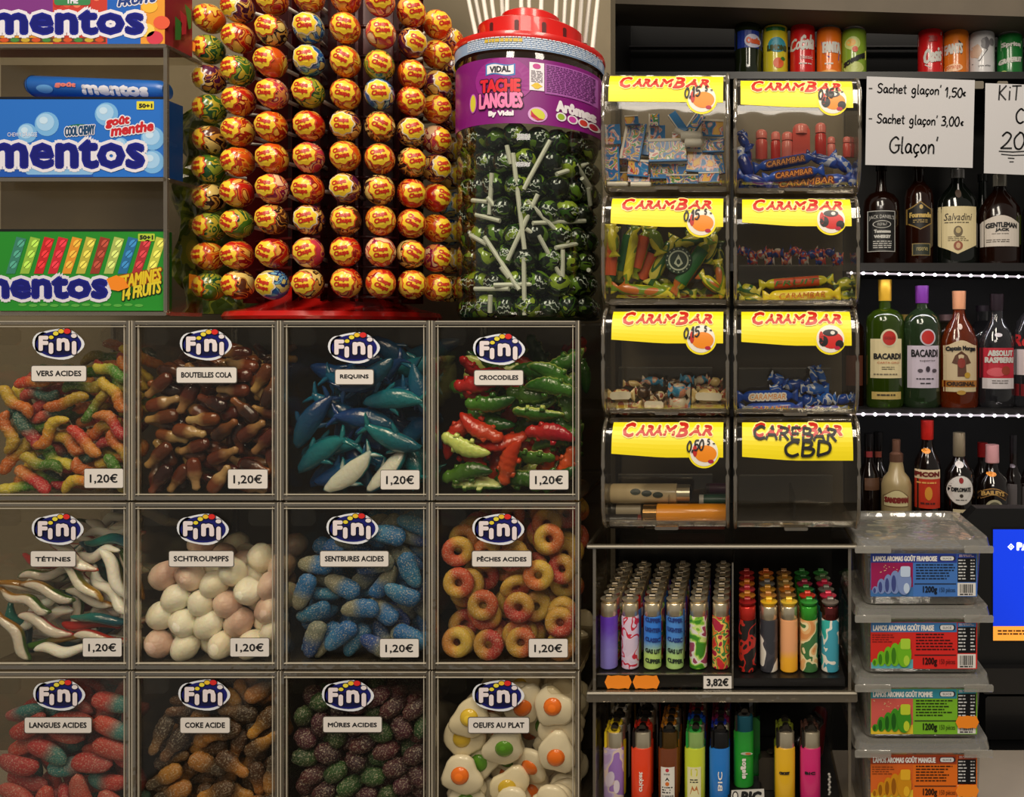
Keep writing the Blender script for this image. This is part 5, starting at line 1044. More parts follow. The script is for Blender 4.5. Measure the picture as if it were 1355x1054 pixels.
# ball axis is +z in ball_vf; lay the pole along y so that pleats run to the stick
Vb = [(x * .90, z, y * 1.02) for x, y, z in Vb]
wrapper_me = []
for m_ in WMAT:
    me = mesh_from('wrapper', Vb, Fb); me.materials.append(m_); wrapper_me.append(me)
def onball(R, e=0.):
    def f(x, y, h):
        rr = min(.97, math.hypot(x, y) / R)
        a = math.atan2(y, x)
        return Vector((R * rr * math.cos(a), -(R + h + e) * math.sqrt(max(0, 1 - rr * rr)) - .0002 - e * .5, R * rr * math.sin(a)))
    return f
S0 = Sheet()
seg = []
n_, RR = 32, LR * .64
V, F = [(0, 0)], []
for ring_, q_ in ((1, .35), (2, .7), (3, 1.0)):
    for k in range(n_):
        a = 2 * PI * k / n_
        rad = RR * q_ * (1 + (.07 * math.cos(8 * a) if ring_ == 3 else 0))
        V.append((rad * math.cos(a), rad * math.sin(a)))
F += [(0, 1 + k, 1 + (k + 1) % n_) for k in range(n_)]
for ring_ in (0, 1):
    F += [(1 + ring_ * n_ + k, 1 + (ring_ + 1) * n_ + k, 1 + (ring_ + 1) * n_ + (k + 1) % n_, 1 + ring_ * n_ + (k + 1) % n_) for k in range(n_)]
f_ = onball(LR)
def mesh2(name, items):
    V_, F_, M_, mats = [], [], [], []
    for V2_, F2_, m_ in items:
        o__ = len(V_)
        V_ += V2_; F_ += [tuple(i + o__ for i in q) for q in F2_]
        if m_ not in mats: mats.append(m_)
        M_ += [mats.index(m_)] * len(F2_)
    me = bpy.data.meshes.new(name); me.from_pydata(V_, [], F_)
    for m_ in mats: me.materials.append(m_)
    me.polygons.foreach_set('material_index', M_)
    return me
REDRIM = C((214, 70, 30), .3, coat=.4)
daisy_me = mesh2('daisy_print', [([f_(x * 1.1, y * 1.1, .0002) for x, y in V], F, REDRIM), ([f_(x, y, .0005) for x, y in V], F, YEL)])
daisy_white = mesh2('daisy_print', [([f_(x * 1.1, y * 1.1, .0002) for x, y in V], F, C((230, 214, 190), .3)), ([f_(x, y, .0005) for x, y in V], F, YEL)])
lw_items = []
for word, cy_, w_ in (('Chupa', .0026, .0135), ('Chups', -.0034, .0135)):
    Vt, Ft = glyphs(word, 0, .1)
    xs = [v[0] for v in Vt]; ys = [v[1] for v in Vt]
    sc_ = w_ / (max(xs) - min(xs))
    for k in range(6):
        dx, dy = .00042 * math.cos(k * PI / 3), .00042 * math.sin(k * PI / 3)
        lw_items.append(([f_((x - (max(xs) + min(xs)) / 2) * sc_ + dx, (y - (max(ys) + min(ys)) / 2) * sc_ * 1.15 + cy_ + dy, .0008) for x, y in Vt], Ft, RLET))
logo_me = mesh2('lettering', lw_items)
vs_, fs_ = loft([(0, 0, 0, .0021, .0021), (.042, 0, 0, .0021, .0021)], 8)
stick_me = mesh_from('stick', [(y, LR * .9 + x, z) for x, y, z in vs_], fs_); stick_me.materials.append(C((228, 220, 206), .4))
def make_lolly(var, label, cat, loc, yaw, roll, group, tilt=0.):
    o = bpy.data.objects.new('lollipop', None); o.empty_display_size = .01; COL.objects.link(o)
    tag(o, label, cat, group)
    for nm_, me in (('wrapper', wrapper_me[var]), ('stick', stick_me)):
        c_ = bpy.data.objects.new(nm_, me); COL.objects.link(c_); c_.parent = o
        if nm_ == 'wrapper':
            d_ = bpy.data.objects.new('daisy_print', daisy_white if var in (2, 5) else daisy_me); COL.objects.link(d_); d_.parent = c_
            d_.rotation_euler = (0, roll, 0)
            l_ = bpy.data.objects.new('lettering', logo_me); COL.objects.link(l_); l_.parent = c_
            l_.rotation_euler = (0, roll, 0)
    o.location = loc
    o.rotation_euler = (tilt, 0, yaw)
    return o
rl = random.Random(21)
ncol, nrow = len(COLS), len(ROWY)
for i, (cx, Y, ang) in enumerate(COLS):
    for j, ry in enumerate(ROWY):
        u = rl.random()
        if i == 0: var = 3 if j % 2 == 0 and j > 1 or u < .2 else rl.choice([2, 4, 0])
        elif i == 8: var = rl.choice([0, 4, 2, 5, 0])
        else: var = rl.choices(range(7), [.34, .24, .12, .05, .12, .02, .11])[0]
        if (i, j) in ((3, 7), (3, 8), (5, 6)): var = 5
        if (i, j) == (3, 6): var = 3
        x = (cx - VX) * K(Y) + rl.uniform(-.0008, .0008)
        z = CAM_Z - (ry - 440) * K(.008) + rl.uniform(-.001, .001)
        dy = 0
        if i >= 5 and j >= 7:
            z += -.003 * (i - 4) * .6
        make_lolly(var, '%s wrapped tower lollipop, %s row from the bottom, %s column from the rack' % (WRAPS[var][0], ORD[j], ORD[i]), 'lollipop',
                   (x, Y + .001 + rl.uniform(-.001, .001), z), math.radians(ang + rl.uniform(-7, 7)), rl.uniform(-.5, .5), 'lollipops on the red tower', rl.uniform(-.12, .12))

# ================================================================ jar of tongue painting lollipops
JC, JR = (at(703, 0, .085).x, .085), .0795
jb = SZ(423)
jar = thing('lollipop_jar', 'large clear jar with purple label and red stepped lid, full of dark green lollipops', 'jar', (JC[0], JC[1], jb))
JAR = clear('jar_plastic', (232, 236, 228), .05, .45, rough=.06, bump=.15, bscale=30)
m = MB()
prof = [(.070, jb + .0003), (.077, jb + .004), (JR, jb + .012)]
for i in range(7):
    z = jb + .02 + i * .028
    prof += [(JR, z), (JR - .0012, z + .006), (JR, z + .012)]
prof += [(JR, 1.785), (JR - .002, 1.792), (JR - .001, 1.808)]
m.lathe(prof, JC, JAR, 56, caps=False)
m.build('body', jar, smooth=True)
MB().lathe([(.0, jb + .0004), (.072, jb + .0004), (.076, jb + .003)], JC, C((30, 36, 26), .4), 40).build('base', jar)
def band(name, r_, z0, z1, mat, a0, a1, n=40, dz=0.):
    m_ = MB()
    V_, F_ = [], []
    for i in range(n + 1):
        a = math.radians(a0 + (a1 - a0) * i / n)
        for z_ in (z0, z1):
            V_.append((JC[0] + r_ * math.sin(a), JC[1] - r_ * math.cos(a), z_))
    F_ = [(2 * i, 2 * i + 2, 2 * i + 3, 2 * i + 1) for i in range(n)]
    return m_.add(V_, F_, mat).build(name, jar, smooth=True)
kf = K(.005)
zl0, zl1 = CAM_Z - (163 - 440) * kf, CAM_Z - (76 - 440) * kf
PURP = C((128, 22, 118), .35)
lab = band('label', JR + .0008, zl0, zl1, PURP, -118, 150, 60)
fj = onto_cyl(JC[0], JC[1], JR + .0009)
W_ = C((238, 230, 236), .4)
s = Sheet()
s.grid(641, 682, lambda u: 84 - 1.5 * math.sin(2 * PI * u), lambda u: 99 - 1.5 * math.sin(2 * PI * u), C((60, 120, 190), .4), .0002).grid(643, 680, lambda u: 85.7 - 1.5 * math.sin(2 * PI * u), lambda u: 97.3 - 1.5 * math.sin(2 * PI * u), W_, .0004)
s.text('VIDAL', 647, 87, 676, 95.5, C((30, 34, 50), .4), .0006, .5)
s.rect(700, 81, 718, 118, W_, .0002).ell(709, 86, 5, 3.5, C((196, 60, 140), .4), .0004, 12).lines(702, 92, 716, 108, 8, C((120, 110, 120), .4), .0004, 5, .5, False).ell(709, 112, 6, 4, C((226, 190, 50), .4), .0004, 10, .2, 6)
s.rect(719, 81, 777, 121, C((166, 90, 168), .4), .0002)
s.lines(721, 83, 775, 119, 15, C((96, 30, 100), .4), .0004, 7, .5, False)
s.rect(779, 84, 793, 150, C((150, 60, 150), .4), .0002).lines(780, 86, 792, 148, 22, C((206, 150, 206), .4), .0004, 8, .5, False)
s.ell(621, 133, 6, 13, C((190, 90, 190), .4), .0002, 16).ell(621, 133, 4.5, 11.5, C((214, 200, 60), .4), .0004, 16)
s.ell(710, 150, 12, 10, C((214, 160, 216), .4), .0002, 20).ell(710, 150, 9.5, 7.5, C((206, 206, 60), .4), .0004, 20, rot=.4).poly([(702, 145), (706, 150), (712, 155), (718, 156), (710, 158), (702, 153)], C((190, 24, 60), .4), .0006)
s.ell(665, 106, 40, 30, C((150, 34, 134), .4), .0001, 26)
s.text('TACHE', 633, 104, 689, 122, C((222, 36, 50), .35), .0010, 1.2, 0, 1.2, C((46, 8, 40), .4), slope=-.0)
s.text('LANGUES', 631, 122, 692, 143, C((240, 130, 180), .35), .0010, 1.1, 0, 1.1, C((46, 8, 40), .4), slope=0)
s.text('By Vidal', 645, 146, 680, 155, W_, .0006, .8)
s.text('Arômes', 732, 127, 776, 143, W_, .0006, 1.1, slope=.05)
for i, (x, col) in enumerate(((738, (150, 180, 50)), (751, (196, 60, 160)), (763, (200, 60, 50)), (773, (180, 30, 60)))):
    s.ell(x, 149 + i * .8, 6, 6, W_, .0003, 16).ell(x, 149 + i * .8, 4.2, 4.2, C(col, .4), .0005, 14)
s.build('lettering', lab, fj)
zb0, zb1 = CAM_Z - (65 - 440) * kf, CAM_Z - (47 - 440) * kf
bd = band('seal_band', JR + .0016, zb0, zb1, C((140, 166, 200), .35), -125, 160, 60)
s = Sheet().lines(612, 48.5, 795, 64, 6, C((212, 222, 236), .4), .0012, 11, .55, False).lines(640, 51, 700, 56, 1, C((206, 176, 60), .4), .0014, 12, .9)
s.build('fine_print', bd, onto_cyl(JC[0], JC[1], JR + .0009))
LID = C((206, 24, 18), .28, coat=.4)
m = MB()
m.lathe([(JR + .0022, zb1 - .002), (JR + .003, zb1 + .001), (JR + .002, zb1 + .005), (.058, zb1 + .008), (.0575, zb1 + .030), (.052, zb1 + .033), (.033, zb1 + .034), (.032, zb1 + .048), (.027, zb1 + .051)], JC, LID, 56)
m.build('lid', jar, smooth='auto')
SLOT = C((80, 10, 10), .5)
for a in (-58, -30, 0, 28, 52):
    x, y = JC[0] + .0577 * math.sin(math.radians(a)), JC[1] - .0577 * math.cos(math.radians(a))
    MB().box((-.0022, -.0006, -.007), (.0022, .0006, .006), SLOT, .001).build('slot', jar, loc=(0, 0, 0)).matrix_world = Matrix.Translation(Vector((x, y, zb1 + .019))) @ Matrix.Rotation(math.radians(a), 4, 'Z')

# sticks standing round the lid
stk = [(612, -8, 632, 50), (622, -8, 640, 48), (634, -8, 648, 46), (646, -8, 655, 30), (662, -8, 666, 26), (671, -8, 671, 24), (689, -8, 690, 12), (699, -8, 700, 12), (717, -8, 716, 14), (738, -8, 735, 24), (750, -8, 746, 28), (762, -8, 756, 34), (772, -8, 766, 46), (784, -8, 774, 52), (795, -8, 784, 58)]
for i, (x0, y0, x1, y1) in enumerate(stk):
    Yb = .085 + .02 * math.sin(i * 2.1) + .052
    a_, b_ = at(x0, y0 - 30, Yb + .01), at(x1, y1 + 6, Yb - .01)
    o = MB().tube([b_, a_], [.0027, .0024], C((226, 220, 208), .45), 10).build('lollipop_stick', None, smooth='auto', loc=b_)
    tag(o, 'white lollipop stick rising behind the red jar lid, %s from the tower side' % (ORD[i] if i < 12 else ('thirteenth', 'fourteenth', 'fifteenth')[i - 12]), 'stick', 'sticks rising behind the jar lid')

# the dark green lollipops
GW = [patches('dark_wrap_a', [(10, 18, 12), (26, 48, 20), (12, 22, 20), (96, 130, 34)], 50, rough=.16, coat=.8, bump=.5),
      patches('dark_wrap_b', [(14, 22, 16), (48, 84, 26), (18, 30, 24), (140, 160, 44)], 42, rough=.16, coat=.8, bump=.5)]
gr = .0134
Vb, Fb = ball_vf(gr, gr, gr, 20, 12, lambda d: 1 + .03 * math.sin(8 * d[0]) * math.sin(7 * d[2]))
gm = []
for m_ in GW:
    me = mesh_from('wrapper', Vb, Fb); me.materials.append(m_); gm.append(me)
f2 = onball(gr)
def scribble(seed):
    r_ = random.Random(seed)
    items = []
    for row in range(2):
        pts = []
        x = -.006
        while x < .006:
            pts.append((x, (.002 - row * .005) + r_.uniform(-.0018, .0018)))
            x += r_.uniform(.0008, .0016)
        s_ = Sheet().ribbon(bspline(pts, 3), .0008, C((200, 204, 196), .4))
        V_, F_, m_, h_ = s_.it[0]
        items.append(([f2(a, b, .0009) for a, b in V_], F_, m_))
    return mesh2('lettering', items)
scr = [scribble(k) for k in range(4)]
gstick_v, gstick_f = loft([(0, 0, 0, .0019, .0019), (.050, 0, 0, .0019, .0019)], 8)
rg = random.Random(8)
GG = 'dark green lollipops in the jar'
def dark_lolly(loc, k, label):
    o = bpy.data.objects.new('lollipop', None); o.empty_display_size = .01; COL.objects.link(o); tag(o, label, 'lollipop', GG)
    o.location = loc; o['_o'] = tuple(loc)
    c_ = bpy.data.objects.new('wrapper', gm[k % 2]); COL.objects.link(c_); c_.parent = o; c_.rotation_euler = (rg.uniform(0, 6), rg.uniform(0, 6), rg.uniform(0, 6))
    if rg.random() < .7:
        l_ = bpy.data.objects.new('lettering', rg.choice(scr)); COL.objects.link(l_); l_.parent = o
        ang = math.atan2(loc[0] - JC[0], -(loc[1] - JC[1]))
        l_.rotation_euler = (rg.uniform(-.3, .3), rg.uniform(-1, 1), ang * .8 + rg.uniform(-.3, .3) + .2)
    return o
nl = 0
placed = []
for row in range(8):
    for kk in range(11):
        ang = math.radians(-92 + kk * 20.5 + (row % 2) * 10.3 + rg.uniform(-2, 2))
        rr = JR - .0025 - gr - rg.choice((0, 0, .004))
        z = jb + .0145 + row * .0253 + rg.uniform(-.002, .002)
        placed.append((JC[0] + rr * math.sin(ang), JC[1] - rr * math.cos(ang), z))
for row in range(7):
    for kk in range(6):
        ang = math.radians(-70 + kk * 34 + (row % 2) * 15)
        placed.append((JC[0] + .037 * math.sin(ang), JC[1] - .037 * math.cos(ang), jb + .026 + row * .0262))
for i, p in enumerate(placed):
    dark_lolly(p, i, ('dark green lollipop at the jar wall' if i % 2 == 0 else 'olive black lollipop at the jar wall') if i < 88 else 'dark green lollipop inside the jar')
segs = [(215, 485, 248, 790), (325, 445, 245, 600), (290, 615, 195, 825), (145, 548, 133, 680), (258, 635, 372, 768), (118, 750, 232, 918), (292, 745, 368, 910), (248, 815, 248, 998), (343, 552, 420, 520),
        (70, 635, 128, 640), (85, 680, 170, 700), (275, 707, 415, 700), (340, 785, 410, 768), (62, 745, 125, 775), (80, 915, 200, 915), (152, 903, 272, 900), (360, 790, 357, 880), (432, 855, 470, 860),
        (195, 460, 205, 520), (395, 520, 425, 590), (425, 595, 470, 650), (140, 935, 135, 990), (175, 845, 200, 880), (255, 725, 300, 760), (410, 565, 428, 600), (130, 625, 165, 670)]
for i, (x0, y0, x1, y1) in enumerate(segs):
    Q = []
    for (x, y), dep in (((x0, y0), .0), ((x1, y1), .003)):
        px, py = 590 + x / 2.395, y / 2.395
        xx = (px - VX) * K(.012)
        d = max(-.07, min(.07, xx - JC[0]))
        R_ = JR - .004 - dep
        Q.append(Vector((JC[0] + d, JC[1] - math.sqrt(R_ * R_ - d * d), CAM_Z - (py - VY) * K(JC[1] - math.sqrt(R_ * R_ - d * d)))))
    o = MB().tube([Q[0], Q[1]], .0024, C((222, 218, 204), .4), 8).build('lollipop_stick', None, smooth='auto', loc=Q[0])
    px, py = 590 + x0 / 2.395, y0 / 2.395
    side = 'tower side' if px < 670 else ('middle' if px < 730 else 'dispenser side')
    lev = 'just under the label' if py < 240 else ('at mid height' if py < 320 else 'near the bottom')
    lean = 'upright' if abs(x1 - x0) < 25 else ('level' if abs(y1 - y0) < 35 else ('leaning' if (x1 - x0) * (y1 - y0) > 0 else 'back-leaning'))
    tag(o, '%s white lollipop stick inside the jar, %s, %s' % (lean, side, lev), 'stick', 'white sticks inside the jar')
# ================================================================ curved candy dispensers
LYEL = C((248, 226, 20), .4)
CRED, CREAM = C((196, 34, 18), .35), C((250, 236, 150), .4)
DY = .120
def prof_y(t):
    t = max(0., min(1., t))
    return .016 - .030 * (max(0., 1 - abs(2 * t - 1) ** 4)) ** .5
DISP = [[(797, 93, 967, 251), (969, 100, 1139, 253)], [(797, 256, 967, 403), (969, 258, 1137, 404)],
        [(797, 407, 967, 549), (969, 408, 1136, 550)], [(797, 554, 967, 701), (969, 553, 1138, 702)]]
LABEL = [[(806, 98, 957, 136), (980, 104, 1128, 143)], [(809, 261, 957, 301), (982, 262, 1126, 298)],
         [(810, 412, 957, 454), (981, 412, 1126, 455)], [(810, 560, 957, 604), (982, 560, 1128, 606)]]
DISC = [[(929, 132, '0,15'), (1101, 134, '0,15')], [(928, 294, '0,15'), (1099, 291, '')], [(928, 448, '0,15'), (1098, 448, '')], [(932, 597, '0,50'), None]]
DN = [['comic wrapped blue chewing gums', 'pink lighters behind blue wrapped bars'], ['yellow and green wrapped chew bars', 'yellow wrapped bars and red blue sweets'],
      ['small tan wrapped sweets', 'a few blue and white wrapped bars'], ['loose lighters lying flat', 'nothing, hand lettered over its label']]
LIGHTER_TOP = SZ(706)
disp_of = {}
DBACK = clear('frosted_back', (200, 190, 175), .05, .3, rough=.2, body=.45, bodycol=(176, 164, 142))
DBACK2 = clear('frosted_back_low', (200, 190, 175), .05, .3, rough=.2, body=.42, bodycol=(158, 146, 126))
for r in range(4):
    for c in range(2):
        px0, py0, px1, py1 = DISP[r][c]
        X0, X1 = SX(px0 + 1.2), SX(px1 - 1.2)
        zt, zb = SZ(py0), SZ(py1) 
        H = zt - zb
        d = thing('candy_dispenser', 'clear round fronted dispenser holding %s' % DN[r][c], 'dispenser', ((X0 + X1) / 2, .05, zb), 'clear round fronted dispensers, four high and two wide')
        disp_of[(r, c)] = d
        n = 18
        ts = [.5 - .5 * math.cos(PI * i / n) for i in range(n + 1)]
        pts = [(prof_y(t), zb + .0004 + t * (H - .0008)) for t in ts]
        for x in (X0, X1 - .0025):
            P = pts + [(DY, pts[-1][1]), (DY, pts[0][1])]
            k = len(P)
            MB().add([(x, y, z) for y, z in P] + [(x + .0025, y, z) for y, z in P], [tuple(range(k)), tuple(reversed(range(k, 2 * k)))] + [(i, (i + 1) % k, (i + 1) % k + k, i + k) for i in range(k)], DRUM).build('side_panel', d)
        V = [(x, y + o_, z) for y, z in pts for x in (X0 + .003, (X0 + X1) / 2, X1 - .003) for o_ in (0,)]
        MB().add(V, [(3 * i + j, 3 * i + j + 1, 3 * i + j + 4, 3 * i + j + 3) for i in range(n) for j in (0, 1)], DRUM).build('front_cover', d, smooth=True)
        for x in (X0 + .0022, X1 - .0022):
            MB().tube([(x, y, z) for y, z in pts], .0019, EDGE, 8).build('rim', d, smooth=True)
        MB().box((X0 + .001, prof_y(0), zb + .0004), (X1 - .001, DY, zb + .003), SMOKE).box((X0 + .004, .014, zb + .0005), (X1 - .004, .0175, zb + .006), EDGE, .001).build('base', d)
        MB().box((X0 + .001, prof_y(1), zt - .003), (X1 - .001, DY, zt - .0004), DRUM).box((X0 + .004, .014, zt - .006), (X1 - .004, .0175, zt - .0005), EDGE, .001).build('top', d)
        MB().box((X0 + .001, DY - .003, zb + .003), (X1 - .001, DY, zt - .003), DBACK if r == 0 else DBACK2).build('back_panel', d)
        cx = (X0 + X1) / 2
        sh = MB().box((X0 + .006, .060, zb + .045), (X1 - .02, .0618, zb + .0465), EDGE).box((X0 + .006, .060, zb + .003), (X1 - .02, .0612, zb + .0465), DRUM)
        sh.build('inner_divider', d)
        MB().box((cx - .001, .025, zb + .003), (cx + .001, .1, zb + .030), DRUM).build('centre_rib', d)
        MB().box((cx - .012, -.0005, zb + .0002), (cx + .012, .014, zb + .0034), EDGE, .001).build('latch', d)
        # label lying on the curve
        lx0, ly0, lx1, ly1 = LABEL[r][c]
        def fd(x, y, h, zb=zb, H=H):
            p = at(x, y, -.009)
            return Vector((p.x, prof_y((p.z - zb) / H) - .0004 - h, p.z))
        s = Sheet()
        nx_, ny_ = 10, 8
        V, F = [], []
        for j in range(ny_ + 1):
            for i in range(nx_ + 1):
                u, v = i / nx_, j / ny_
                yb_ = ly1 - (5 if not c else 3) + (5 if r else 3) * min(1, u * 2.2)
                if r == 0 and c == 0: yb_ = ly1
                V.append((lx0 + (lx1 - lx0) * u, ly0 + (1.5 * u if r == 0 else 0) + (yb_ - ly0) * v))
        for j in range(ny_):
            for i in range(nx_):
                a_ = j * (nx_ + 1) + i
                F.append((a_, a_ + nx_ + 1, a_ + nx_ + 2, a_ + 1))
        s.mesh(V, F, LYEL, .0)
        if DISC[r][c]:
            dx, dy, pr = DISC[r][c]
            for q_, m_, h_ in ((21, LYEL, .0003), (18.3, C((238, 230, 216), .4), .0005)):
                s.ell(dx, dy, q_, q_, m_, h_, 30)
            OR = C((240, 140, 24), .4) if (r, c) not in ((1, 1), (2, 1)) else C((206, 40, 34), .4)
            s.ell(dx + 2, dy + 2, 14.5, 11, OR, .0007, 24).ell(dx - 12, dy - 2, 3, 8, C((190, 40, 30), .4), .0009, 12)
            s.ell(dx + 9, dy + 12, 4, 2.5, C((180, 30, 60), .4), .0009, 10)
            if c:
                s.ell(dx - 9, dy + 3, 6, 7, C((30, 24, 24), .4), .0009, 14).ell(dx + 12, dy + 7, 5.5, 5.5, C((30, 24, 24), .4), .0009, 14).ell(dx, dy - 8, 10, 4.5, C((40, 34, 34), .4), .0009, 14).ell(dx + 3, dy - 8, 3, 2.5, C((226, 220, 210), .4), .0011, 10)
        lb = s.build('brand_label', d, fd)
        s = Sheet()
        by = ly0 + (10 if r == 0 else 9.5) + (1.2 if c == 0 and r == 0 else 0)
        t0 = lx0 + 14
        hh = 13.5
        sl = .012 if r == 0 else .0
        for word, a_, b_, up in (('C', 0, 17, 3), ('ARA', 17, 53, 0), ('M', 53, 72, 0), ('B', 70, 87, 3), ('AR', 87, 119, 0)):
            yy = sl * a_
            s.text(word, t0 + a_, by - hh / 2 - up + yy, t0 + b_, by + hh / 2 + (up * .6) + yy, CRED, .0008, 1.15, .22, 1.3, CREAM, slope=sl)
        s.build('lettering', lb, fd)
        if DISC[r][c] and DISC[r][c][2]:
            s = Sheet()
            dx, dy, pr = DISC[r][c]
            s.hand(pr, dx - 23 if not c else dx - 19, dy - 1, 13, 2.0, C((20, 18, 20), .5), h=.0014, slope=-.12)
            s.hand('5', dx + 4, dy - 10, 7, 1.4, C((20, 18, 20), .5), h=.0014)
            s.hand('-', dx + 11, dy - 8, 8, 1.4, C((20, 18, 20), .5), h=.0014)
            s.build('marker_price', lb, fd)
        if (r, c) == (3, 1):
            s = Sheet()
            MK = C((14, 13, 14), .5)
            s.hand('CAREBAR', 996, 579, 15, 3.3, MK, width=112, h=.0016, slope=.03)
            s.hand('CBD', 1036, 602, 19, 3.8, MK, width=64, h=.0016, slope=-.02)
            s.build('marker_lettering', lb, fd)

def in_mesh(name, V, F, m, smooth=True):
    me = mesh_from(name, V, F, smooth); me.materials.append(m)
    return me
# comic wrapped gums
GUM = [patches('gum_comic_a', [(40, 120, 190), (70, 150, 206), (230, 150, 150), (226, 214, 214), (206, 70, 70), (240, 190, 90)], 75, rough=.3, coat=.3),
       patches('gum_comic_b', [(36, 110, 180), (210, 120, 120), (236, 226, 220), (60, 150, 90), (226, 160, 70), (46, 120, 190)], 90, rough=.3, coat=.3)]
GUMB = C((44, 126, 196), .3)
gums = [(135, 560, 115, 160, 3), (300, 620, 160, 320, -10), (490, 570, 130, 170, 0), (580, 690, 310, 180, 2), (665, 470, 70, 190, 35), (800, 480, 80, 190, -35), (945, 510, 175, 130, 0), (955, 645, 175, 120, 0), (870, 780, 270, 180, -4),
        (120, 800, 130, 280, 2), (340, 830, 170, 130, -5), (590, 850, 300, 130, 0), (285, 450, 110, 70, 5), (470, 450, 80, 100, 0), (345, 915, 180, 60, 0), (700, 915, 260, 70, 0), (920, 905, 170, 80, 0), (1000, 800, 80, 160, 8), (690, 600, 150, 100, 0), (770, 700, 160, 100, 5),
        (210, 700, 90, 240, 6), (420, 640, 90, 190, -6), (180, 900, 150, 80, 0), (540, 930, 160, 60, 3), (960, 940, 120, 50, 0)]
GR = 'comic wrapped gums in the top dispenser'
for i, (x, y, w_, h_, an) in enumerate(gums):
    px, py = 790 + x / 6.19, 85 + y / 6.02
    ow = .026 + .004 * (i % 3) + (.010 if i > 17 else 0)
    p = at(px, py, ow)
    k = K(ow) / 6.1
    hw, hh = w_ * k / 2, h_ * k / 2
    o = thing('wrapped_gum', '', 'chewing gum', tuple(p), GR)
    o['label'] = ('blue comic wrapped gum, %s, top left dispenser' % ('lying low' if y > 840 else 'upper layer' if y < 520 else 'middle layer')) if w_ > 75 else 'narrow blue gum wrapper leaning, top left dispenser'
    t_ = .0032
    m = MB()
    V = []
    for (sx, sz) in ((-1, -1), (1, -1), (1, 1), (-1, 1)):
        V.append((sx * hw * .96, -t_, sz * hh * .96))
    for (sx, sz) in ((-1, -1), (1, -1), (1, 1), (-1, 1)):
        V.append((sx * hw, 0, sz * hh))
    for (sx, sz) in ((-1, -1), (1, -1), (1, 1), (-1, 1)):
        V.append((sx * hw * .96, t_, sz * hh * .96))
    F = [(0, 1, 2, 3), (11, 10, 9, 8)] + [(a_ + (b_ + 1) % 4, a_ + b_, a_ + 4 + b_, a_ + 4 + (b_ + 1) % 4) for a_ in (0, 4) for b_ in range(4)]
    c_ = m.add(V, F, GUMB if w_ <= 75 else GUM[i % 2]).build('wrapper', None); c_.parent = o
    vertical = h_ > w_
    f_ = MB()
    if vertical:
        f_.box((-hw * 1.04, -t_ - .0006, -hh * .98), (-hw * .80, 0, hh * .98), WHITE)
        f_.box((hw * .86, -t_ - .0003, -hh * .98), (hw * 1.02, 0, hh * .98), GUMB)
    else:
        f_.box((-hw, -t_ - .0006, hh * .80), (hw, 0, hh * 1.05), WHITE)
        f_.box((-hw, -t_ - .0003, -hh), (hw, 0, -hh * .84), GUMB)
    q_ = f_.build('folded_flap', None); q_.parent = o
    o.rotation_euler = (random.Random(i).uniform(-.15, .15), math.radians(-an if an else 0), random.Random(i + 50).uniform(-.12, .12))
for i, (x, y, w_) in enumerate(((775, 568, 180), (790, 625, 145), (170, 955, 165), (360, 958, 165), (700, 520, 120))):
    a_, b_ = at(790 + (x - w_ / 2) / 6.19, 85 + y / 6.02, .020), at(790 + (x + w_ / 2) / 6.19, 85 + (y + (i == 4) * 60) / 6.02, .020)
    o = MB().tube([a_, a_.lerp(b_, .04), a_.lerp(b_, .9), b_], [.003, .0046 if i < 2 else .0028, .0046 if i < 2 else .0028, .002], C((228, 224, 214), .4), 10).build('rolled_gum', None, smooth=True, loc=a_)
    tag(o, 'white rolled gum paper end, %s in the top left dispenser' % ('at the middle' if i in (0, 1, 4) else 'on the floor'), 'chewing gum', GR)

def bar(crop, x0, y0, x1, y1, w_px, Y, m, label, group, name='wrapped_bar', txt=None, tm=None, tout=None, tape=None, sc=3.194, org=(790, 80)):
    """a twist-ended wrapped bar between two photograph points"""
    a_ = at(org[0] + x0 / sc, org[1] + y0 / sc, Y); b_ = at(org[0] + x1 / sc, org[1] + y1 / sc, Y)
    L = (b_ - a_).length
    r_ = w_px / sc * K(Y) / 2
    e = min(.22, .009 / L)
    prof = [(0, 1.15, .25), (.3 * e, 1.0, .22), (.8 * e, .45, .4), (e * 1.15, .85, .8), (e * 1.6, 1, .95), (.5, 1.02, 1), (1 - e * 1.6, 1, .95), (1 - e * 1.15, .85, .8), (1 - .8 * e, .45, .4), (1 - .3 * e, 1.0, .22), (1, 1.15, .25)]
    Vv, Ff = loft([(t * L - L / 2, 0, 0, r_ * wy * .85, r_ * wz) if False else (t * L - L / 2, 0, 0, r_ * wz * .8, r_ * wy) for t, wy, wz in prof], 12)
    o = thing(name, label, 'wrapped sweet', tuple((a_ + b_) / 2), group)
    dirx = (b_ - a_).normalized()
    o.rotation_euler = (0, -math.atan2(dirx.z, dirx.x), 0)
    c_ = bpy.data.objects.new('wrapper', in_mesh('wrapper', Vv, Ff, m)); COL.objects.link(c_); c_.parent = o
    if tape:
        hw = L * .30
        f_ = MB()
        n_ = 8
        V_ = []
        for j in range(n_ + 1):
            an_ = PI * (.18 + .64 * j / n_)
            for xx in (-hw, hw):
                V_.append((xx, -(r_ * .82 + .0004) * math.sin(an_), (r_ * 1.02 + .0004) * math.cos(an_)))
        f_.add(V_, [(2 * j, 2 * j + 1, 2 * j + 3, 2 * j + 2) for j in range(n_)], tape)
        q_ = f_.build('paper_band', None); q_.parent = o
    if txt:
        s = Sheet().text(txt, -L * .30, -r_ * .55, L * .30, r_ * .55, tm, .0012, r_ * .10, .2, r_ * .14, tout)
        q_ = s.build('lettering', None, lambda x, y, h: Vector((x, -r_ * .82 - h, -y)))
        q_.parent = o
    return o
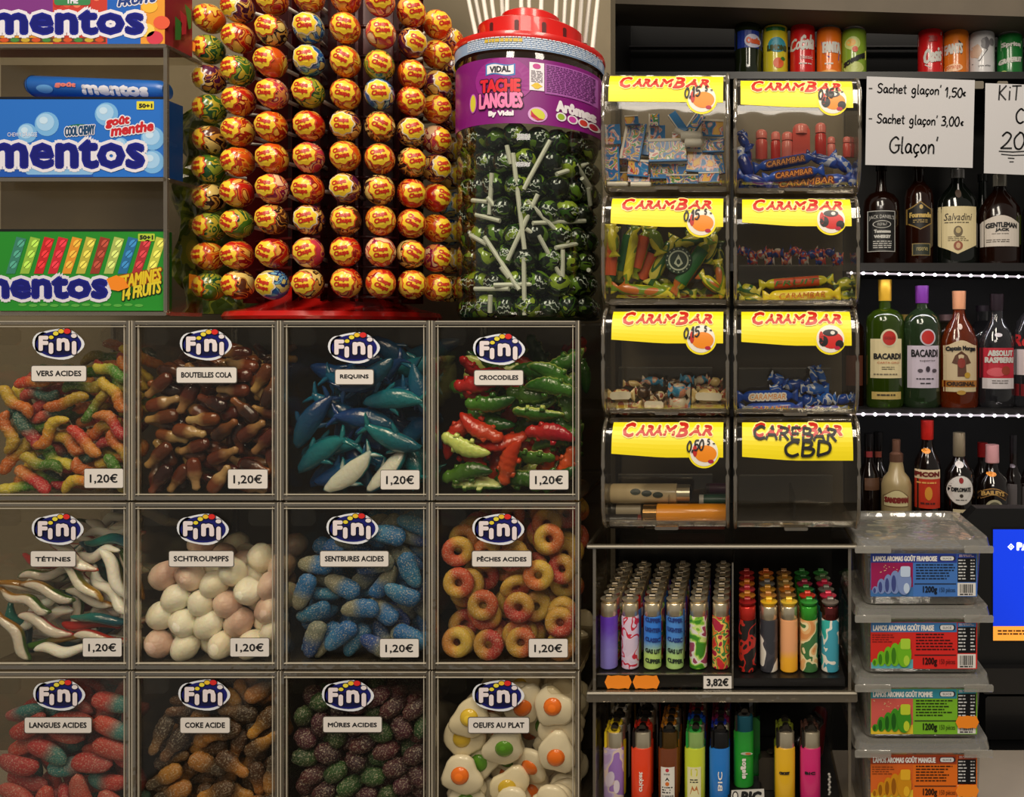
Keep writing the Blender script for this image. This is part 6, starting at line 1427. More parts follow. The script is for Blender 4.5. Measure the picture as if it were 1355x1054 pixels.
BLU = patches('blue_foil', [(16, 40, 130), (24, 66, 170), (30, 90, 200), (200, 206, 226)], 45, rough=.22, coat=.7, bump=.4)
BLUP = C((26, 76, 180), .3, coat=.5)
OTX, OOUT = C((240, 150, 40), .4), C((90, 26, 20), .4)
G1 = 'blue wrapped bars in the top right dispenser'
for i, q in enumerate([(600, 365, 655, 520, 52), (640, 350, 620, 500, 44), (660, 455, 930, 405, 48), (700, 500, 960, 462, 48), (690, 535, 1075, 500, 56), (990, 395, 1085, 480, 52), (590, 480, 740, 535, 50), (950, 520, 1090, 500, 50), (880, 400, 1060, 450, 46), (600, 300, 640, 380, 40), (600, 525, 760, 545, 36)]):
    wt = i in (2, 3, 4)
    bar(0, *q, .026 + .008 * (i % 3), BLUP if wt else BLU, ('dark blue wrapped bar with orange lettering, %s of three' % ('top', 'middle', 'bottom')[i - 2]) if wt else 'blue foil twist wrapped bar, %s' % ('standing at the side of the pile', 'leaning among the pile')[i % 2], G1, txt='CARAMBAR' if wt else None, tm=OTX, tout=OOUT)
# pink lighters stood behind the blue bars
PK = [C((226, 90, 80), .3, coat=.4), C((206, 50, 44), .3, coat=.4), C((236, 130, 120), .3, coat=.4)]
for i, (x, y0, y1, w_) in enumerate(((695, 292, 425, 52), (755, 300, 425, 42), (805, 302, 425, 52), (862, 268, 420, 74), (945, 264, 410, 50), (990, 322, 420, 36), (1055, 322, 410, 34), (622, 300, 420, 34))):
    a_, b_ = at(790 + x / 3.194, 80 + y1 / 3.194, .066), at(790 + x / 3.194, 80 + y0 / 3.194, .066)
    r_ = w_ / 3.194 * K(.05) / 2
    o = thing('pink_tube', ('blue sweet tube' if i == 7 else ('pink', 'red', 'dark pink')[i % 3] + ' sweet tube') + ' standing behind the blue bars, %s along' % ORD[i], 'sweet tube', tuple(a_), 'pink tubes in the top right dispenser')
    H_ = (b_ - a_).z
    PM = PK[i % 3] if i < 7 else BLUP
    if i == 3:
        MB().box((a_.x - r_, a_.y - .006, a_.z), (a_.x + r_, a_.y + .006, b_.z - .006), PM, .002).build('body', o)
    else:
        MB().lathe([(r_ * .9, a_.z), (r_, a_.z + .002), (r_, a_.z + H_ * .62), (r_ * .8, a_.z + H_ * .68)], (a_.x, a_.y), PM, 14).build('body', o, smooth='auto')
    MB().lathe([(r_ * .95, a_.z + H_ * .70), (r_ * .95, a_.z + H_ * .9), (r_ * .7, a_.z + H_ * .97), (r_ * .3, b_.z)], (a_.x, a_.y), PK[2] if i < 7 else BLU, 14).build('cap', o, smooth='auto')
# yellow and green chew bars
YG = [patches('yellow_foil', [(206, 196, 30), (226, 214, 50), (120, 150, 40), (200, 110, 40)], 30, rough=.25, coat=.6, bump=.4, stretch=(.5, 1, 1)),
      patches('lime_foil', [(150, 170, 30), (206, 200, 60), (60, 110, 50), (226, 216, 90)], 32, rough=.25, coat=.6, bump=.4, stretch=(.5, 1, 1)),
      patches('olive_foil', [(50, 70, 34), (110, 130, 40), (190, 186, 60), (70, 90, 60)], 36, rough=.25, coat=.6, bump=.4, stretch=(.5, 1, 1))]
OB, GB = C((214, 90, 36), .35, coat=.4), C((40, 110, 50), .35, coat=.4)
G2 = 'yellow and green chew bars in the second left dispenser'
ybars = [(60, 690, 75, 830, 44), (75, 700, 55, 960, 50), (150, 690, 90, 940, 54), (165, 700, 120, 960, 40), (215, 700, 150, 920, 56), (250, 780, 170, 960, 60), (230, 700, 270, 820, 56), (330, 740, 220, 950, 56), (400, 720, 330, 900, 60), (480, 750, 320, 985, 62),
         (500, 700, 470, 860, 50), (520, 760, 510, 930, 46), (60, 960, 330, 985, 48), (240, 950, 420, 985, 44), (420, 985, 545, 960, 44), (430, 900, 540, 990, 50), (330, 780, 480, 740, 50), (200, 900, 340, 960, 44), (510, 840, 535, 990, 40)]
for i, q in enumerate(ybars):
    bar(1, *q, .024 + .009 * (i % 3), YG[i % 3], '%s foil chew bar %s, second left dispenser' % (('yellow', 'lime', 'olive')[i % 3], 'lying along the floor' if q[1] > 890 else 'standing at the outer side' if q[0] < 200 else 'leaning across the middle' if q[0] < 420 else 'leaning by the inner side'), G2,
        tape=(OB if i in (1, 5, 4) else GB if i in (2, 9) else None), txt='LUTTI' if False else None)
p = at(790 + 345 / 3.194, 80 + 845 / 3.194, .018)
o = thing('round_sticker', 'dark green round printed seal among the chew bars', 'seal', tuple(p))
k = K(.018)
MB().lathe([(17.5 * k, 0), (18 * k, .001), (17.5 * k, .002)], (0, 0), C((28, 52, 34), .35), 28).build('disc', o, loc=(0, 0, 0)).rotation_euler = (PI / 2, 0, 0)
s = Sheet().ell(0, 0, 13.5, 13.5, C((196, 206, 180), .4), .0001, 26).ell(0, 0, 11.5, 11.5, C((28, 52, 34), .4), .0003, 26).poly([(0, -8), (6, 4), (0, 9), (-6, 4)], C((196, 206, 180), .4), .0005).ell(0, 2, 2.6, 3.6, C((28, 52, 34), .4), .0007, 10)
for j in range(16):
    s.ell(15.5 * math.cos(j * PI / 8), 15.5 * math.sin(j * PI / 8), 1.1, 1.1, C((160, 176, 150), .4), .0003, 6)
q_ = s.build('print', None, lambda x, y, h: Vector((x * k, -.0021 - h, -y * k))); q_.parent = o
# second right: small sweets behind, bars in front
RB = patches('red_blue_foil', [(26, 50, 140), (40, 80, 170), (200, 60, 50), (220, 130, 100), (230, 220, 210)], 70, rough=.25, coat=.5, bump=.4)
for i in range(12):
    x = 620 + i * 36
    bar(2, x - 24, 800 + (i % 3) * 14, x + 24, 812 + (i % 2) * 20, 40, .066 + .004 * (i % 2), RB, 'small red and blue sweet behind the divider', 'small sweets in the second right dispenser', name='wrapped_sweet')
    if i % 2:
        bar(2, x - 20, 850, x + 22, 846, 36, .067, RB, 'small red and blue sweet low behind the divider', 'small sweets in the second right dispenser', name='wrapped_sweet')
G3 = 'yellow bars in the second right dispenser'
YP = C((232, 206, 30), .3, coat=.5)
bar(2, 685, 950, 1000, 925, 46, .034, YG[0], 'red banded yellow bar, upper of the bars in front', G3, tape=C((206, 80, 30), .4), txt='FRUIT', tm=C((60, 130, 50), .4), tout=None)
bar(2, 700, 1002, 1030, 985, 56, .022, YP, 'plain yellow wrapped bar with orange lettering in front', G3, txt='CARAMBAR', tm=C((206, 100, 30), .4), tout=None)
for i, q in enumerate([(590, 960, 690, 985, 56), (1000, 960, 1090, 930, 56), (600, 1005, 720, 1010, 40), (1010, 1005, 1085, 985, 46)]):
    bar(2, *q, .032, YG[1 + i % 2], 'green foil twisted bar end, %s' % ('at the inner side', 'at the outer side', 'low at the inner side', 'low at the outer side')[i], G3)
# third left: small sweets
TAN = [patches('tan_wrap', [(206, 176, 110), (226, 206, 150), (170, 80, 50), (120, 90, 50)], 60, rough=.35, coat=.3),
       patches('brown_wrap', [(70, 50, 36), (120, 90, 60), (206, 190, 150), (150, 60, 40)], 60, rough=.35, coat=.3),
       patches('blue_wrap', [(50, 130, 170), (90, 160, 190), (220, 150, 120), (214, 200, 170)], 70, rough=.35, coat=.3)]
G4 = 'small sweets in the third left dispenser'
tans = [(45, 425, 160, 422, 52, 0), (160, 412, 228, 414, 54, 1), (300, 400, 395, 405, 60, 2), (300, 455, 395, 460, 66, 2), (400, 425, 545, 430, 64, 0), (45, 465, 190, 468, 46, 0), (190, 462, 295, 464, 44, 0), (400, 470, 545, 468, 46, 0), (225, 432, 300, 430, 50, 1),
        (110, 375, 195, 378, 30, 0), (190, 360, 280, 368, 36, 2), (290, 372, 350, 368, 30, 1), (350, 352, 410, 360, 36, 2), (410, 366, 470, 352, 36, 2), (470, 365, 530, 372, 40, 0), (60, 495, 300, 498, 26, 1), (300, 498, 540, 498, 26, 1), (420, 392, 530, 396, 36, 0)]
for i, (a0, b0, a1, b1, w_, mm) in enumerate(tans):
    yy = .024 + .010 * (b0 < 400) + .004 * (i % 2)
    o = bar(3, a0, b0, a1, b1, w_, yy, TAN[mm], '%s printed wrapped sweet %s' % (('tan', 'brown', 'blue')[mm], 'on top in the third left dispenser' if b0 < 400 else 'in front in the third left dispenser'), G4, name='wrapped_sweet', org=(790, 390))
    if i in (0, 4, 6):
        k = K(yy)
        hw, hh = ((a1 - a0) / 3.194 * .38) * k, 5 * k
        q_ = MB().box((-hw, -w_ / 3.194 * k * .42 - .0006, -hh), (hw, -.003, hh), C((226, 216, 190), .4), .002).build('paper_oval', None); q_.parent = o
# third right: blue and white bars
BW = patches('blue_white_foil', [(22, 70, 170), (30, 96, 200), (226, 230, 236), (40, 110, 210)], 55, rough=.22, coat=.7, bump=.4)
G5 = 'blue bars in the third right dispenser'
bar(4, 590, 432, 850, 425, 52, .030, BLUP, 'blue bar with orange lettering lying in front of the third right dispenser', G5, txt='CARAMBAR', tm=OTX, tout=C((240, 236, 226), .4), org=(790, 390))
bar(4, 600, 482, 870, 474, 46, .024, BLUP, 'lower blue bar with small orange lettering in the third right dispenser', G5, txt='CARAMEL', tm=OTX, tout=None, org=(790, 390))
for i, q in enumerate([(730, 340, 800, 375, 46), (770, 385, 900, 375, 46), (860, 395, 980, 400, 46), (930, 300, 965, 385, 34), (905, 300, 925, 385, 30), (850, 440, 930, 450, 56), (930, 440, 1010, 438, 52), (1000, 450, 1080, 432, 44), (880, 480, 1060, 482, 30), (590, 420, 620, 500, 34), (730, 395, 780, 390, 30)]):
    bar(4, *q, .034 + .006 * (i % 2), BW, 'blue white foil sweet %s, third right dispenser' % ('standing at the back' if i in (3, 4) else 'on top of the blue bar' if i < 3 else 'at the outer side' if q[0] > 840 else 'beside the blue bar'), G5, name='wrapped_sweet', org=(790, 390))

# ================================================================ lighters
def lighter_mesh(key, build):
    if key not in SWEET_MESH:
        o = build(); me = o.data; bpy.data.objects.remove(o); SWEET_MESH[key] = me
    return SWEET_MESH[key]
LR_, LH = .0092, .0755
def clipper(label, loc, body, hood, top, group, detail=True, scale=1.):
    o = thing('round_lighter', label, 'lighter', loc, group)
    parts = [('body', lambda: MB().lathe([(.0078, 0), (.0092, .0015), (.0092, .053), (.0088, .0545)], (0, 0), body, 20).build('body', None, smooth='auto')),
             ('hood', lambda: MB().lathe([(.0082, .0545), (.0086, .055), (.0086, .0672), (.0080, .0680)], (0, 0), hood, 20).build('hood', None, smooth='auto')),
             ('collar', lambda: MB().lathe([(.0060, .0680), (.0088, .0712), (.0090, .0722), (.0078, .0728)], (0, 0), top, 18).build('collar', None, smooth='auto')),
             ('spark_wheel', lambda: MB().tube([(-.003, 0, .0742), (.003, 0, .0742)], .0030, top if top is not CHROME else C((120, 112, 100), .3, 1.), 10).build('spark_wheel', None, smooth='auto'))]
    for nm_, fn in parts:
        c_ = bpy.data.objects.new(nm_, lighter_mesh((nm_, body.name if nm_ == 'body' else '', hood.name if nm_ == 'hood' else '', top.name if nm_ in ('collar', 'spark_wheel') else ''), fn))
        COL.objects.link(c_); c_.parent = o
    return o
def gas_lighter(label, loc, body, hood, fork, group, tabm=None, clearbody=False):
    o = thing('flat_lighter', label, 'lighter', loc, group)
    parts = [('body', lambda: MB().lathe([(.0098, 0), (.0108, .002), (.0108, .058), (.0102, .059)], (0, 0), body, 20, 1, .62).build('body', None, smooth='auto')),
             ('hood', lambda: MB().lathe([(.0088, .059), (.0088, .0745), (.0082, .0752)], (.0012, 0), hood, 20, 1, .62).build('hood', None, smooth='auto')),
             ('fork', lambda: MB().box((-.0092, -.0045, .0595), (-.0068, .0045, .077), fork, .001).box((-.006, -.003, .0752), (.007, .003, .0790), fork, .0015).build('fork', None)),
             ('spark_wheel', lambda: MB().tube([(.001, -.003, .0795), (.001, .003, .0795)], .0038, C((90, 84, 76), .35, .9), 12).build('spark_wheel', None, smooth='auto'))]
    for nm_, fn in parts:
        c_ = bpy.data.objects.new(nm_, lighter_mesh(('flat' + nm_, body.name if nm_ == 'body' else '', hood.name if nm_ == 'hood' else '', fork.name if nm_ == 'fork' else ''), fn))
        COL.objects.link(c_); c_.parent = o
    return o
# cabinet
cab = thing('lighter_cabinet', 'clear acrylic two level cabinet full of upright lighters', 'cabinet', (at(955, 0, .05).x, .06, COUNTER_Z))
CX0, CX1 = SX(785), SX(1126)
CD = .17
for z0_, z1_ in ((SZ(724), SZ(719)), (SZ(926), SZ(912))):
    MB().box((CX0 - .006, -.004, z0_), (CX1 + .006, CD, z1_), ACRYLIC).box((CX0 - .006, -.0045, z0_), (CX1 + .006, -.001, z1_), EDGE, .0012).box((CX0 - .005, -.0056, z1_ - .0022), (CX1 + .005, -.0044, z1_ - .0008), C((226, 216, 196), .25, .3)).box((CX0 - .006, -.001, z0_), (CX0 - .003, CD, z1_), EDGE).box((CX1 + .003, -.001, z0_), (CX1 + .006, CD, z1_), EDGE).build('shelf_plate', cab)
MB().box((CX0, .0, COUNTER_Z + .0005), (CX1, CD, COUNTER_Z + .004), SMOKE).build('base', cab)
for x in (CX0, CX1 - .003):
    MB().box((x, 0, COUNTER_Z + .0005), (x + .003, CD, SZ(724)), ACRYLIC).box((x, -.002, COUNTER_Z + .0005), (x + .003, .001, SZ(724)), EDGE, .0008).build('side_panel', cab)
MB().box((CX0, CD - .003, COUNTER_Z), (CX1, CD, SZ(724)), C((16, 15, 15), .4)).build('back_panel', cab)
T1 = 1.1506
MB().box((SX(789), .004, SZ(911)), (SX(968), .150, T1 - .0005), C((20, 18, 17), .4), .0).build('tray', cab)
MB().box((SX(789), .0025, SZ(911)), (SX(968), .0035, T1 + .002), ACRYLIC).box((SX(789), .0018, T1 + .0006), (SX(968), .0036, T1 + .0018), EDGE).build('tray_front', cab)
MB().box((SX(971), .006, SZ(911)), (SX(1119), .150, T1 - .0045), C((18, 16, 15), .35)).build('tray', cab)
MB().box((SX(968.5), .002, SZ(911)), (SX(970.5), .15, SZ(745)), ACRYLIC).box((SX(968.5), .001, SZ(911)), (SX(970.5), .003, SZ(745)), EDGE).build('divider', cab)
for i, cx in enumerate((818, 855)):
    Sheet().poly(tag_shape(cx, 902, 36, 18), ORANGE, .0).build('price_sticker', cab, flat(.0016))
o = Sheet().rect(930, 893, 969, 911.5, C((70, 66, 60), .5), 0).rect(931, 894, 968, 910.5, STICK, .0002).build('price_label', cab, flat(.0014))
Sheet().text('3,82€', 935, 896.5, 964, 908.5, INK, .0006, .5).build('lettering', o, flat(.0014))

def pat(n_, cols, sc=60, **k):
    return patches(n_, cols, sc * 1.3, rough=.3, coat=.4, dist=.5, **k)
def grad(n_, a_, b_, lo, hi, **k):
    return blend(n_, a_, b_, lo, hi, axis=2, rough=.3, coat=.4, **k)
bl = [('purple', grad('lighter_purple', (126, 116, 190), (92, 50, 170), .02, .045)), ('pale pink splashed', pat('lighter_pink', [(206, 186, 206), (214, 196, 214), (196, 36, 60), (214, 190, 210)], 55)),
      ('blue and lime lettered', grad('lighter_blue', (176, 206, 110), (50, 120, 210), .016, .030)), ('blue and lime striped', grad('lighter_blue_b', (170, 204, 120), (70, 130, 206), .014, .034)),
      ('green patterned', pat('lighter_green', [(60, 130, 30), (120, 180, 50), (200, 216, 130), (220, 214, 206), (150, 60, 90)], 60)), ('red and orange flowered', pat('lighter_flower', [(196, 44, 50), (220, 120, 40), (60, 130, 60), (230, 190, 90), (170, 30, 60)], 65))]
xs1 = (806, 834, 863.5, 893, 924, 954)
for i, (nm_, bm_) in enumerate(bl):
    for j in range(7):
        Y = .0225 + .0196 * j
        x = at(xs1[i], 0, .0225).x
        hood = CHROME if (i, j) != (1, 1) else C((190, 30, 30), .3, .3)
        o = clipper('%s round lighter with chrome hood, %s' % (nm_, 'front of its row' if j == 0 else '%s behind the front one' % ORD[j - 1]), (x, Y, T1), bm_ if j == 0 else bl[(i * 3 + j * 5) % 6][1], hood, CHROME, 'round lighters on the black tray')
    if i in (2, 3):
        s = Sheet()
        for k_, y_ in enumerate((816, 829, 842, 857, 870)):
            s.text(('CLIPPER', 'LIGHTER', 'CLASSIC', 'GAS LIT', 'CLIPPER')[k_], xs1[i] - 10, y_, xs1[i] + 10, y_ + 6, C((36, 60, 130) if k_ < 3 else (40, 50, 40), .4), .0003, .4, 0, 0, None, slope=.15)
        root = [ob for ob in COL.objects if ob.name.startswith('round_lighter') and abs(ob.location.x - at(xs1[i], 0, .0225).x) < 1e-5 and abs(ob.location.y - .0225) < 1e-5][0]
        s.build('lettering', root, onto_cyl(at(xs1[i], 0, .0225).x, .0225, .0092))
br = [('black and red printed', pat('lighter_black', [(24, 18, 18), (30, 22, 20), (180, 40, 30), (28, 22, 20)], 50), C((206, 50, 40), .25, .5), C((60, 60, 60), .3, .5)),
      ('dark grey and cream', pat('lighter_grey', [(50, 50, 56), (62, 60, 66), (220, 212, 200), (214, 206, 190)], 38), CHROME, C((240, 190, 30), .3)),
      ('peach and yellow', grad('lighter_peach', (236, 170, 40), (226, 160, 110), .014, .024), CHROME, C((236, 190, 60), .3)),
      ('tan and green', pat('lighter_tan', [(206, 140, 80), (220, 170, 110), (226, 210, 160), (60, 110, 60)], 40), C((60, 160, 50), .25, .4), C((60, 150, 60), .3)),
      ('teal and white', pat('lighter_teal', [(40, 160, 150), (50, 170, 160), (226, 220, 206), (60, 150, 170)], 38), C((130, 60, 60), .2, .9), C((120, 110, 100), .3, .6))]
tops = [[(150, 30, 30), (190, 120, 40), (196, 60, 70), (206, 120, 40), (190, 40, 40), (160, 40, 36)], [(230, 180, 40), (190, 130, 60), (206, 150, 50), (120, 116, 110), (210, 140, 40), (196, 100, 40)],
        [(230, 190, 60), (150, 110, 60), (200, 120, 40), (170, 140, 80), (206, 150, 60), (130, 90, 50)], [(60, 150, 60), (206, 60, 40), (50, 130, 60), (150, 40, 70), (40, 110, 50), (40, 120, 50)], [(120, 110, 100), (206, 50, 80), (120, 120, 110), (206, 40, 80), (110, 140, 100), (50, 130, 60)]]
xs2 = (989, 1017.5, 1044, 1070.5, 1098.5)
for i, (nm_, bm_, hm_, tm_) in enumerate(br):
    for j in range(6):
        Y = .0245 + .0196 * j
        x = at(xs2[i], 0, .0245).x
        clipper('%s round lighter with %s top, %s' % (nm_, 'coloured', 'front of its row' if j == 0 else '%s behind the front one' % ORD[j - 1]), (x, Y, T1 - .0042), bm_, hm_, C(tops[i][j], .28, .2), 'round lighters with coloured tops')
T2 = 1.0045
FK = C((18, 17, 17), .35)
MB().box((SX(790), .010, COUNTER_Z + .0045), (SX(1118), .165, T2 - .0005), C((18, 16, 15), .4)).build('tray', cab)
low = [(811, 'lilac printed', pat('flat_lilac', [(176, 150, 196), (190, 170, 206), (214, 190, 180), (150, 110, 180)], 34), CHROME, C((226, 196, 40), .35)),
       (848, 'orange red', C((226, 64, 26), .3, coat=.5), CHROME, C((30, 20, 18), .35)),
       (884, 'brown labelled', C((110, 54, 22), .25, coat=.5), C((96, 70, 30), .25, .6), FK),
       (919, 'yellow and green labelled', C((196, 206, 50), .3, coat=.5), C((170, 206, 120), .2, .5), C((40, 150, 60), .3)),
       (952, 'plain blue', C((34, 116, 196), .3, coat=.5), FK, FK),
       (1039, 'plain yellow', C((226, 176, 30), .3, coat=.5), CHROME, C((60, 56, 50), .3, .6)),
       (1073, 'plain pink', C((206, 40, 110), .3, coat=.5), CHROME, C((60, 56, 50), .3, .6))]
rr2 = random.Random(3)
backc = [[(230, 200, 40), (24, 22, 22), (210, 206, 200), (22, 20, 20), (22, 20, 20)], [(206, 50, 30), (20, 20, 20), (26, 24, 22), (190, 180, 170), (22, 20, 20)], [(190, 120, 30), (196, 126, 40), (180, 110, 30), (24, 22, 20), (170, 150, 130)],
         [(40, 150, 60), (30, 80, 180), (150, 30, 36), (130, 26, 40), (150, 36, 40)], [(30, 50, 160), (120, 30, 70), (110, 24, 40), (120, 30, 36), (100, 24, 40)], [(120, 130, 40)], [(90, 60, 50)]]
for i, (cx, nm_, bm_, hm_, fm_) in enumerate(low):
    nrow = 8 if i < 5 else 2
    for j in range(nrow):
        Y = .0300 + .0160 * j
        x = at(cx, 0, .024).x
        if j == 0:
            B, Hm, Fm = bm_, hm_, fm_
        else:
            cc = backc[i][(j - 1) % len(backc[i])]
            B, Hm, Fm = C(cc, .3, coat=.5), CHROME if rr2.random() < .75 else C(cc, .3), C(cc, .35)
        o = gas_lighter('%s upright flat lighter, %s' % (nm_, 'front of its row' if j == 0 else 'row member %s behind' % ORD[j - 1]), (x, Y, T2), B, Hm, Fm, 'flat lighters on the lower level')
        if j == 0:
            yf_ = Y - .0108 * .62
            fl = flat(yf_)
            def fe(px, py, h, x=x, Y=Y):
                p = at(px, py, Y - .006)
                d = max(-.0106, min(.0106, p.x - x))
                return Vector((p.x, Y - .62 * math.sqrt(.0108 ** 2 - d * d) - .0003 - h, p.z))
            s = Sheet()
            if i == 1: s.text('Clipper', 0, 0, 10, 10, WHITE); s.it = []; 
            if i in (1, 4):
                V_, F_ = glyphs(('cricket', 'BIC')[i == 4], 0, 0)
                mx_ = max(v[0] for v in V_)
                for kx in range(4):
                    s.mesh([(cx - 2 + y_ * 8 + .4 * (kx % 2), 1046 - x_ * 26 / mx_ + .4 * (kx // 2)) for x_, y_ in V_], F_, WHITE, .0003 + kx * 1.2e-5)
            elif i == 2:
                s.rect(cx - 9.5, 1014, cx + 8.5, 1075, C((222, 216, 206), .4), .0003, 8).ell(cx - 1, 1018, 2.5, 2.5, C((190, 50, 60), .4), .0004, 10).text('www', cx - 6, 1022, cx + 3, 1025, INK, .0004, .3)
                s.poly([(cx - 1, 1027), (cx + 2, 1032), (cx - 4, 1032)], INK, .0004).ell(cx - 1, 1036, 2.8, 2.8, C((210, 110, 40), .4), .0004, 10).lines(cx - 8, 1040, cx + 7, 1050, 3, INK, .0004, 3).bars(cx - 8, 1051, cx + 7, 1066, INK, .0004)
            elif i == 3:
                s.rect(cx - 9.5, 1014, cx + 8.5, 1075, C((226, 220, 170), .4), .0003, 8).rrect(cx - 5, 1016, cx + 4, 1026, 2, C((206, 206, 40), .4), .0004).lines(cx - 6, 1030, cx + 5, 1036, 2, INK, .0004, 3).poly([(cx - 6, 1050), (cx - 3, 1038), (cx, 1044), (cx + 3, 1038), (cx + 6, 1050)], C((190, 110, 50), .4), .0004)
            elif i > 4:
                s.text('CRICKET' if i == 5 else 'BIC', cx - 8, 1020, cx + 6, 1024, INK, .0004, .4)
            elif i == 0:
                s.ell(cx - 4, 1030, 6, 11, C((206, 190, 206), .4), .0002, 12, rot=.3).ell(cx + 5, 1040, 4, 9, C((214, 200, 210), .4), .0002, 12)
            if s.it:
                s.build('lettering', o, fe)
# green lighter under its clear cap and the lettered card
gx = at(984, 0, .045).x
zg = at(984, 1037, .045).z
stand = thing('display_card', 'black lighter stand with a white lettered card', 'display card', (gx, .045, T2))
MB().box((gx - .019, .026, T2), (gx + .019, .062, zg - .0005), C((16, 15, 15), .4), .002).build('block', stand)
s = Sheet().poly([(968, 1045), (1011, 1043), (1012, 1075), (966, 1075)], C((206, 202, 194), .5), .0).build('card', stand, flat(.024))
Sheet().text('BIC', 980, 1046, 1008, 1062, INK, .0004, 1.2, .1).ell(973, 1052, 4, 6, INK, .0003, 12).ell(973, 1052, 2.6, 4.4, WHITE, .0005, 12).build('lettering', s, flat(.024))
o = gas_lighter('green flat lighter with white script, raised on the lettered stand', (gx, .044, zg), C((40, 160, 50), .3, coat=.5), C((40, 110, 130), .3, .5), C((70, 66, 60), .3, .6), 'flat lighters on the lower level')
s = Sheet()
V_, F_ = glyphs('elegos', 0, .1)
mx_ = max(v[0] for v in V_)
for kx in range(6):
    s.mesh([(982 + y_ * 9 + .5 * (kx % 3), 1030 - x_ * 27 / mx_ + .5 * (kx // 3)) for x_, y_ in V_], F_, WHITE, .0003 + kx * 1.2e-5)
s.ell(988, 996.5, 8, 2, C((190, 200, 180), .4), .0003, 14).ell(990, 996.5, 4, 1.4, C((206, 110, 50), .4), .0005, 10)
s.build('lettering', o, flat(.0369))
o = thing('green_lighter_box', 'green and clear plastic lighter case behind the green lighter', 'lighter case', (gx + .004, .068, T2))
MB().box((gx - .010, .064, T2), (gx + .018, .078, zg + .062), C((20, 110, 36), .3, coat=.4), .004).build('case', o)
MB().lathe([(.0135, zg + .062), (.0135, zg + .080), (.012, zg + .085), (.006, zg + .088)], (gx + .004, .071), clear('smoked_cap', (110, 112, 106), .08, .5), 20, 1, .5).build('clear_cap', o, smooth='auto')
# grey tin and leaning dark lighters
tx = at(1020, 0, .05).x
o = thing('grey_tin', 'dull grey metal tin standing between green and yellow lighters', 'tin', (tx, .06, T2))
MB().box((tx - .013, .052, T2), (tx + .013, .066, at(0, 1000, .055).z), C((76, 68, 58), .35, .6), .003).build('tin_body', o)
MB().tube([(tx, .0515, at(0, 990, .055).z), (tx, .0515, at(0, 992, .055).z)], .004, C((60, 54, 46), .3, .6), 10).build('pin', o)
for i, (a_, b_, c__) in enumerate((((1062, 975), (1084, 946), (22, 20, 20)), ((1052, 985), (1076, 958), (26, 24, 24)), ((1078, 1000), (1086, 936), (80, 20, 20)))):
    A_, B_ = at(a_[0], a_[1], .078), at(b_[0], b_[1], .08 + .014 * i)
    o = MB().tube([A_, A_.lerp(B_, .1), A_.lerp(B_, .9), B_], [.007, .009, .009, .006], C(c__, .3, coat=.4), 12).build('lying_lighter', None, smooth='auto', loc=A_)
    tag(o, ('black lighter lying askew at the back of the lower level', 'black lighter lying lowest behind the pink one', 'dark red lighter standing at the far back of the lower level')[i], 'lighter')
o = thing('spiral_cord', 'white beaded cord hanging beside the pink lighter', 'cord', tuple(at(1097, 1054, .045)))
m = MB()
for i in range(14):
    p = at(1097 + (i % 2), 1024 + i * 3.4, .045)
    m.add(*ball_vf(.0016, .0016, .0016, 6, 4), C((206, 200, 190), .3), Matrix.Translation(p))
m.build('bead_string', o)['kind'] = 'stuff'
# lighters lying in the bottom left dispenser
G6 = 'lighters lying in the bottom left dispenser'
def lying(x0, y0, x1, y1, Y, body, hood, nm_, hood_left=True, printm=None):
    sc, org = 3.194, (790, 390)
    a_ = at(org[0] + x0 / sc, org[1] + (y0 + y1) / 2 / sc, Y); b_ = at(org[0] + x1 / sc, org[1] + (y0 + y1) / 2 / sc, Y)
    r_ = (y1 - y0) / sc * K(Y) / 2
    o = thing('lying_lighter', nm_, 'lighter', tuple((a_ + b_) / 2), G6)
    A_, B_ = (a_, b_) if hood_left else (b_, a_)
    P = lambda t: A_.lerp(B_, t)
    MB().tube([P(.18), P(.185), P(.98), P(1)], [r_ * .95, r_, r_, r_ * .9], body, 18).build('body', o, smooth='auto')
    MB().tube([P(.02), P(.18)], [r_ * .92, r_ * .92], hood, 18).build('hood', o, smooth='auto')
    MB().tube([P(0), P(.03)], [r_ * .6, r_ * .9], C((60, 54, 46), .35, .7), 14).build('collar', o, smooth='auto')
    if printm:
        s = Sheet()
        for k_ in range(3):
            s.ell(org[0] + (x0 + (x1 - x0) * (.3 + .14 * k_)) / sc, org[1] + (y0 + y1) / 2 / sc + 2 * (k_ - 1), 7, 4, printm, .0002 + .0001 * k_, 12)
        f_ = lambda x, y, h: (lambda p: Vector((p.x, a_.y - math.sqrt(max(1e-9, (r_ + .0003 + h) ** 2 - min((p.z - a_.z) ** 2, (r_ * .97) ** 2))), a_.z + max(-r_ * .97, min(r_ * .97, p.z - a_.z)))))(at(x, y, Y - r_))
        s.build('printed_picture', o, f_)
lying(60, 797, 400, 880, .040, C((220, 196, 150), .3, coat=.4), CHROME, 'cream printed lighter lying above the orange one', False, C((60, 66, 50), .4))
lying(190, 882, 546, 966, .026, C((240, 150, 22), .3, coat=.5), C((170, 130, 80), .2, .9), 'orange yellow lighter lying lowest in the bottom left dispenser', True)
lying(60, 880, 188, 935, .045, C((190, 176, 150), .35), C((60, 56, 50), .3), 'short grey lighter end beside the orange one')
lying(55, 925, 200, 985, .040, C((30, 24, 24), .3), C((120, 40, 30), .3), 'black lighter lying in the bottom corner', False)
lying(430, 842, 546, 888, .045, C((40, 80, 60), .3), C((216, 212, 200), .4), 'green and white lighter at the inner side')
lying(200, 955, 540, 990, .050, C((120, 40, 30), .3), C((60, 40, 30), .3), 'dark red lighter under the orange one')
lying(460, 795, 550, 840, .060, C((80, 30, 60), .3), C((60, 40, 40), .3), 'dark plum lighter behind, at the inner side')

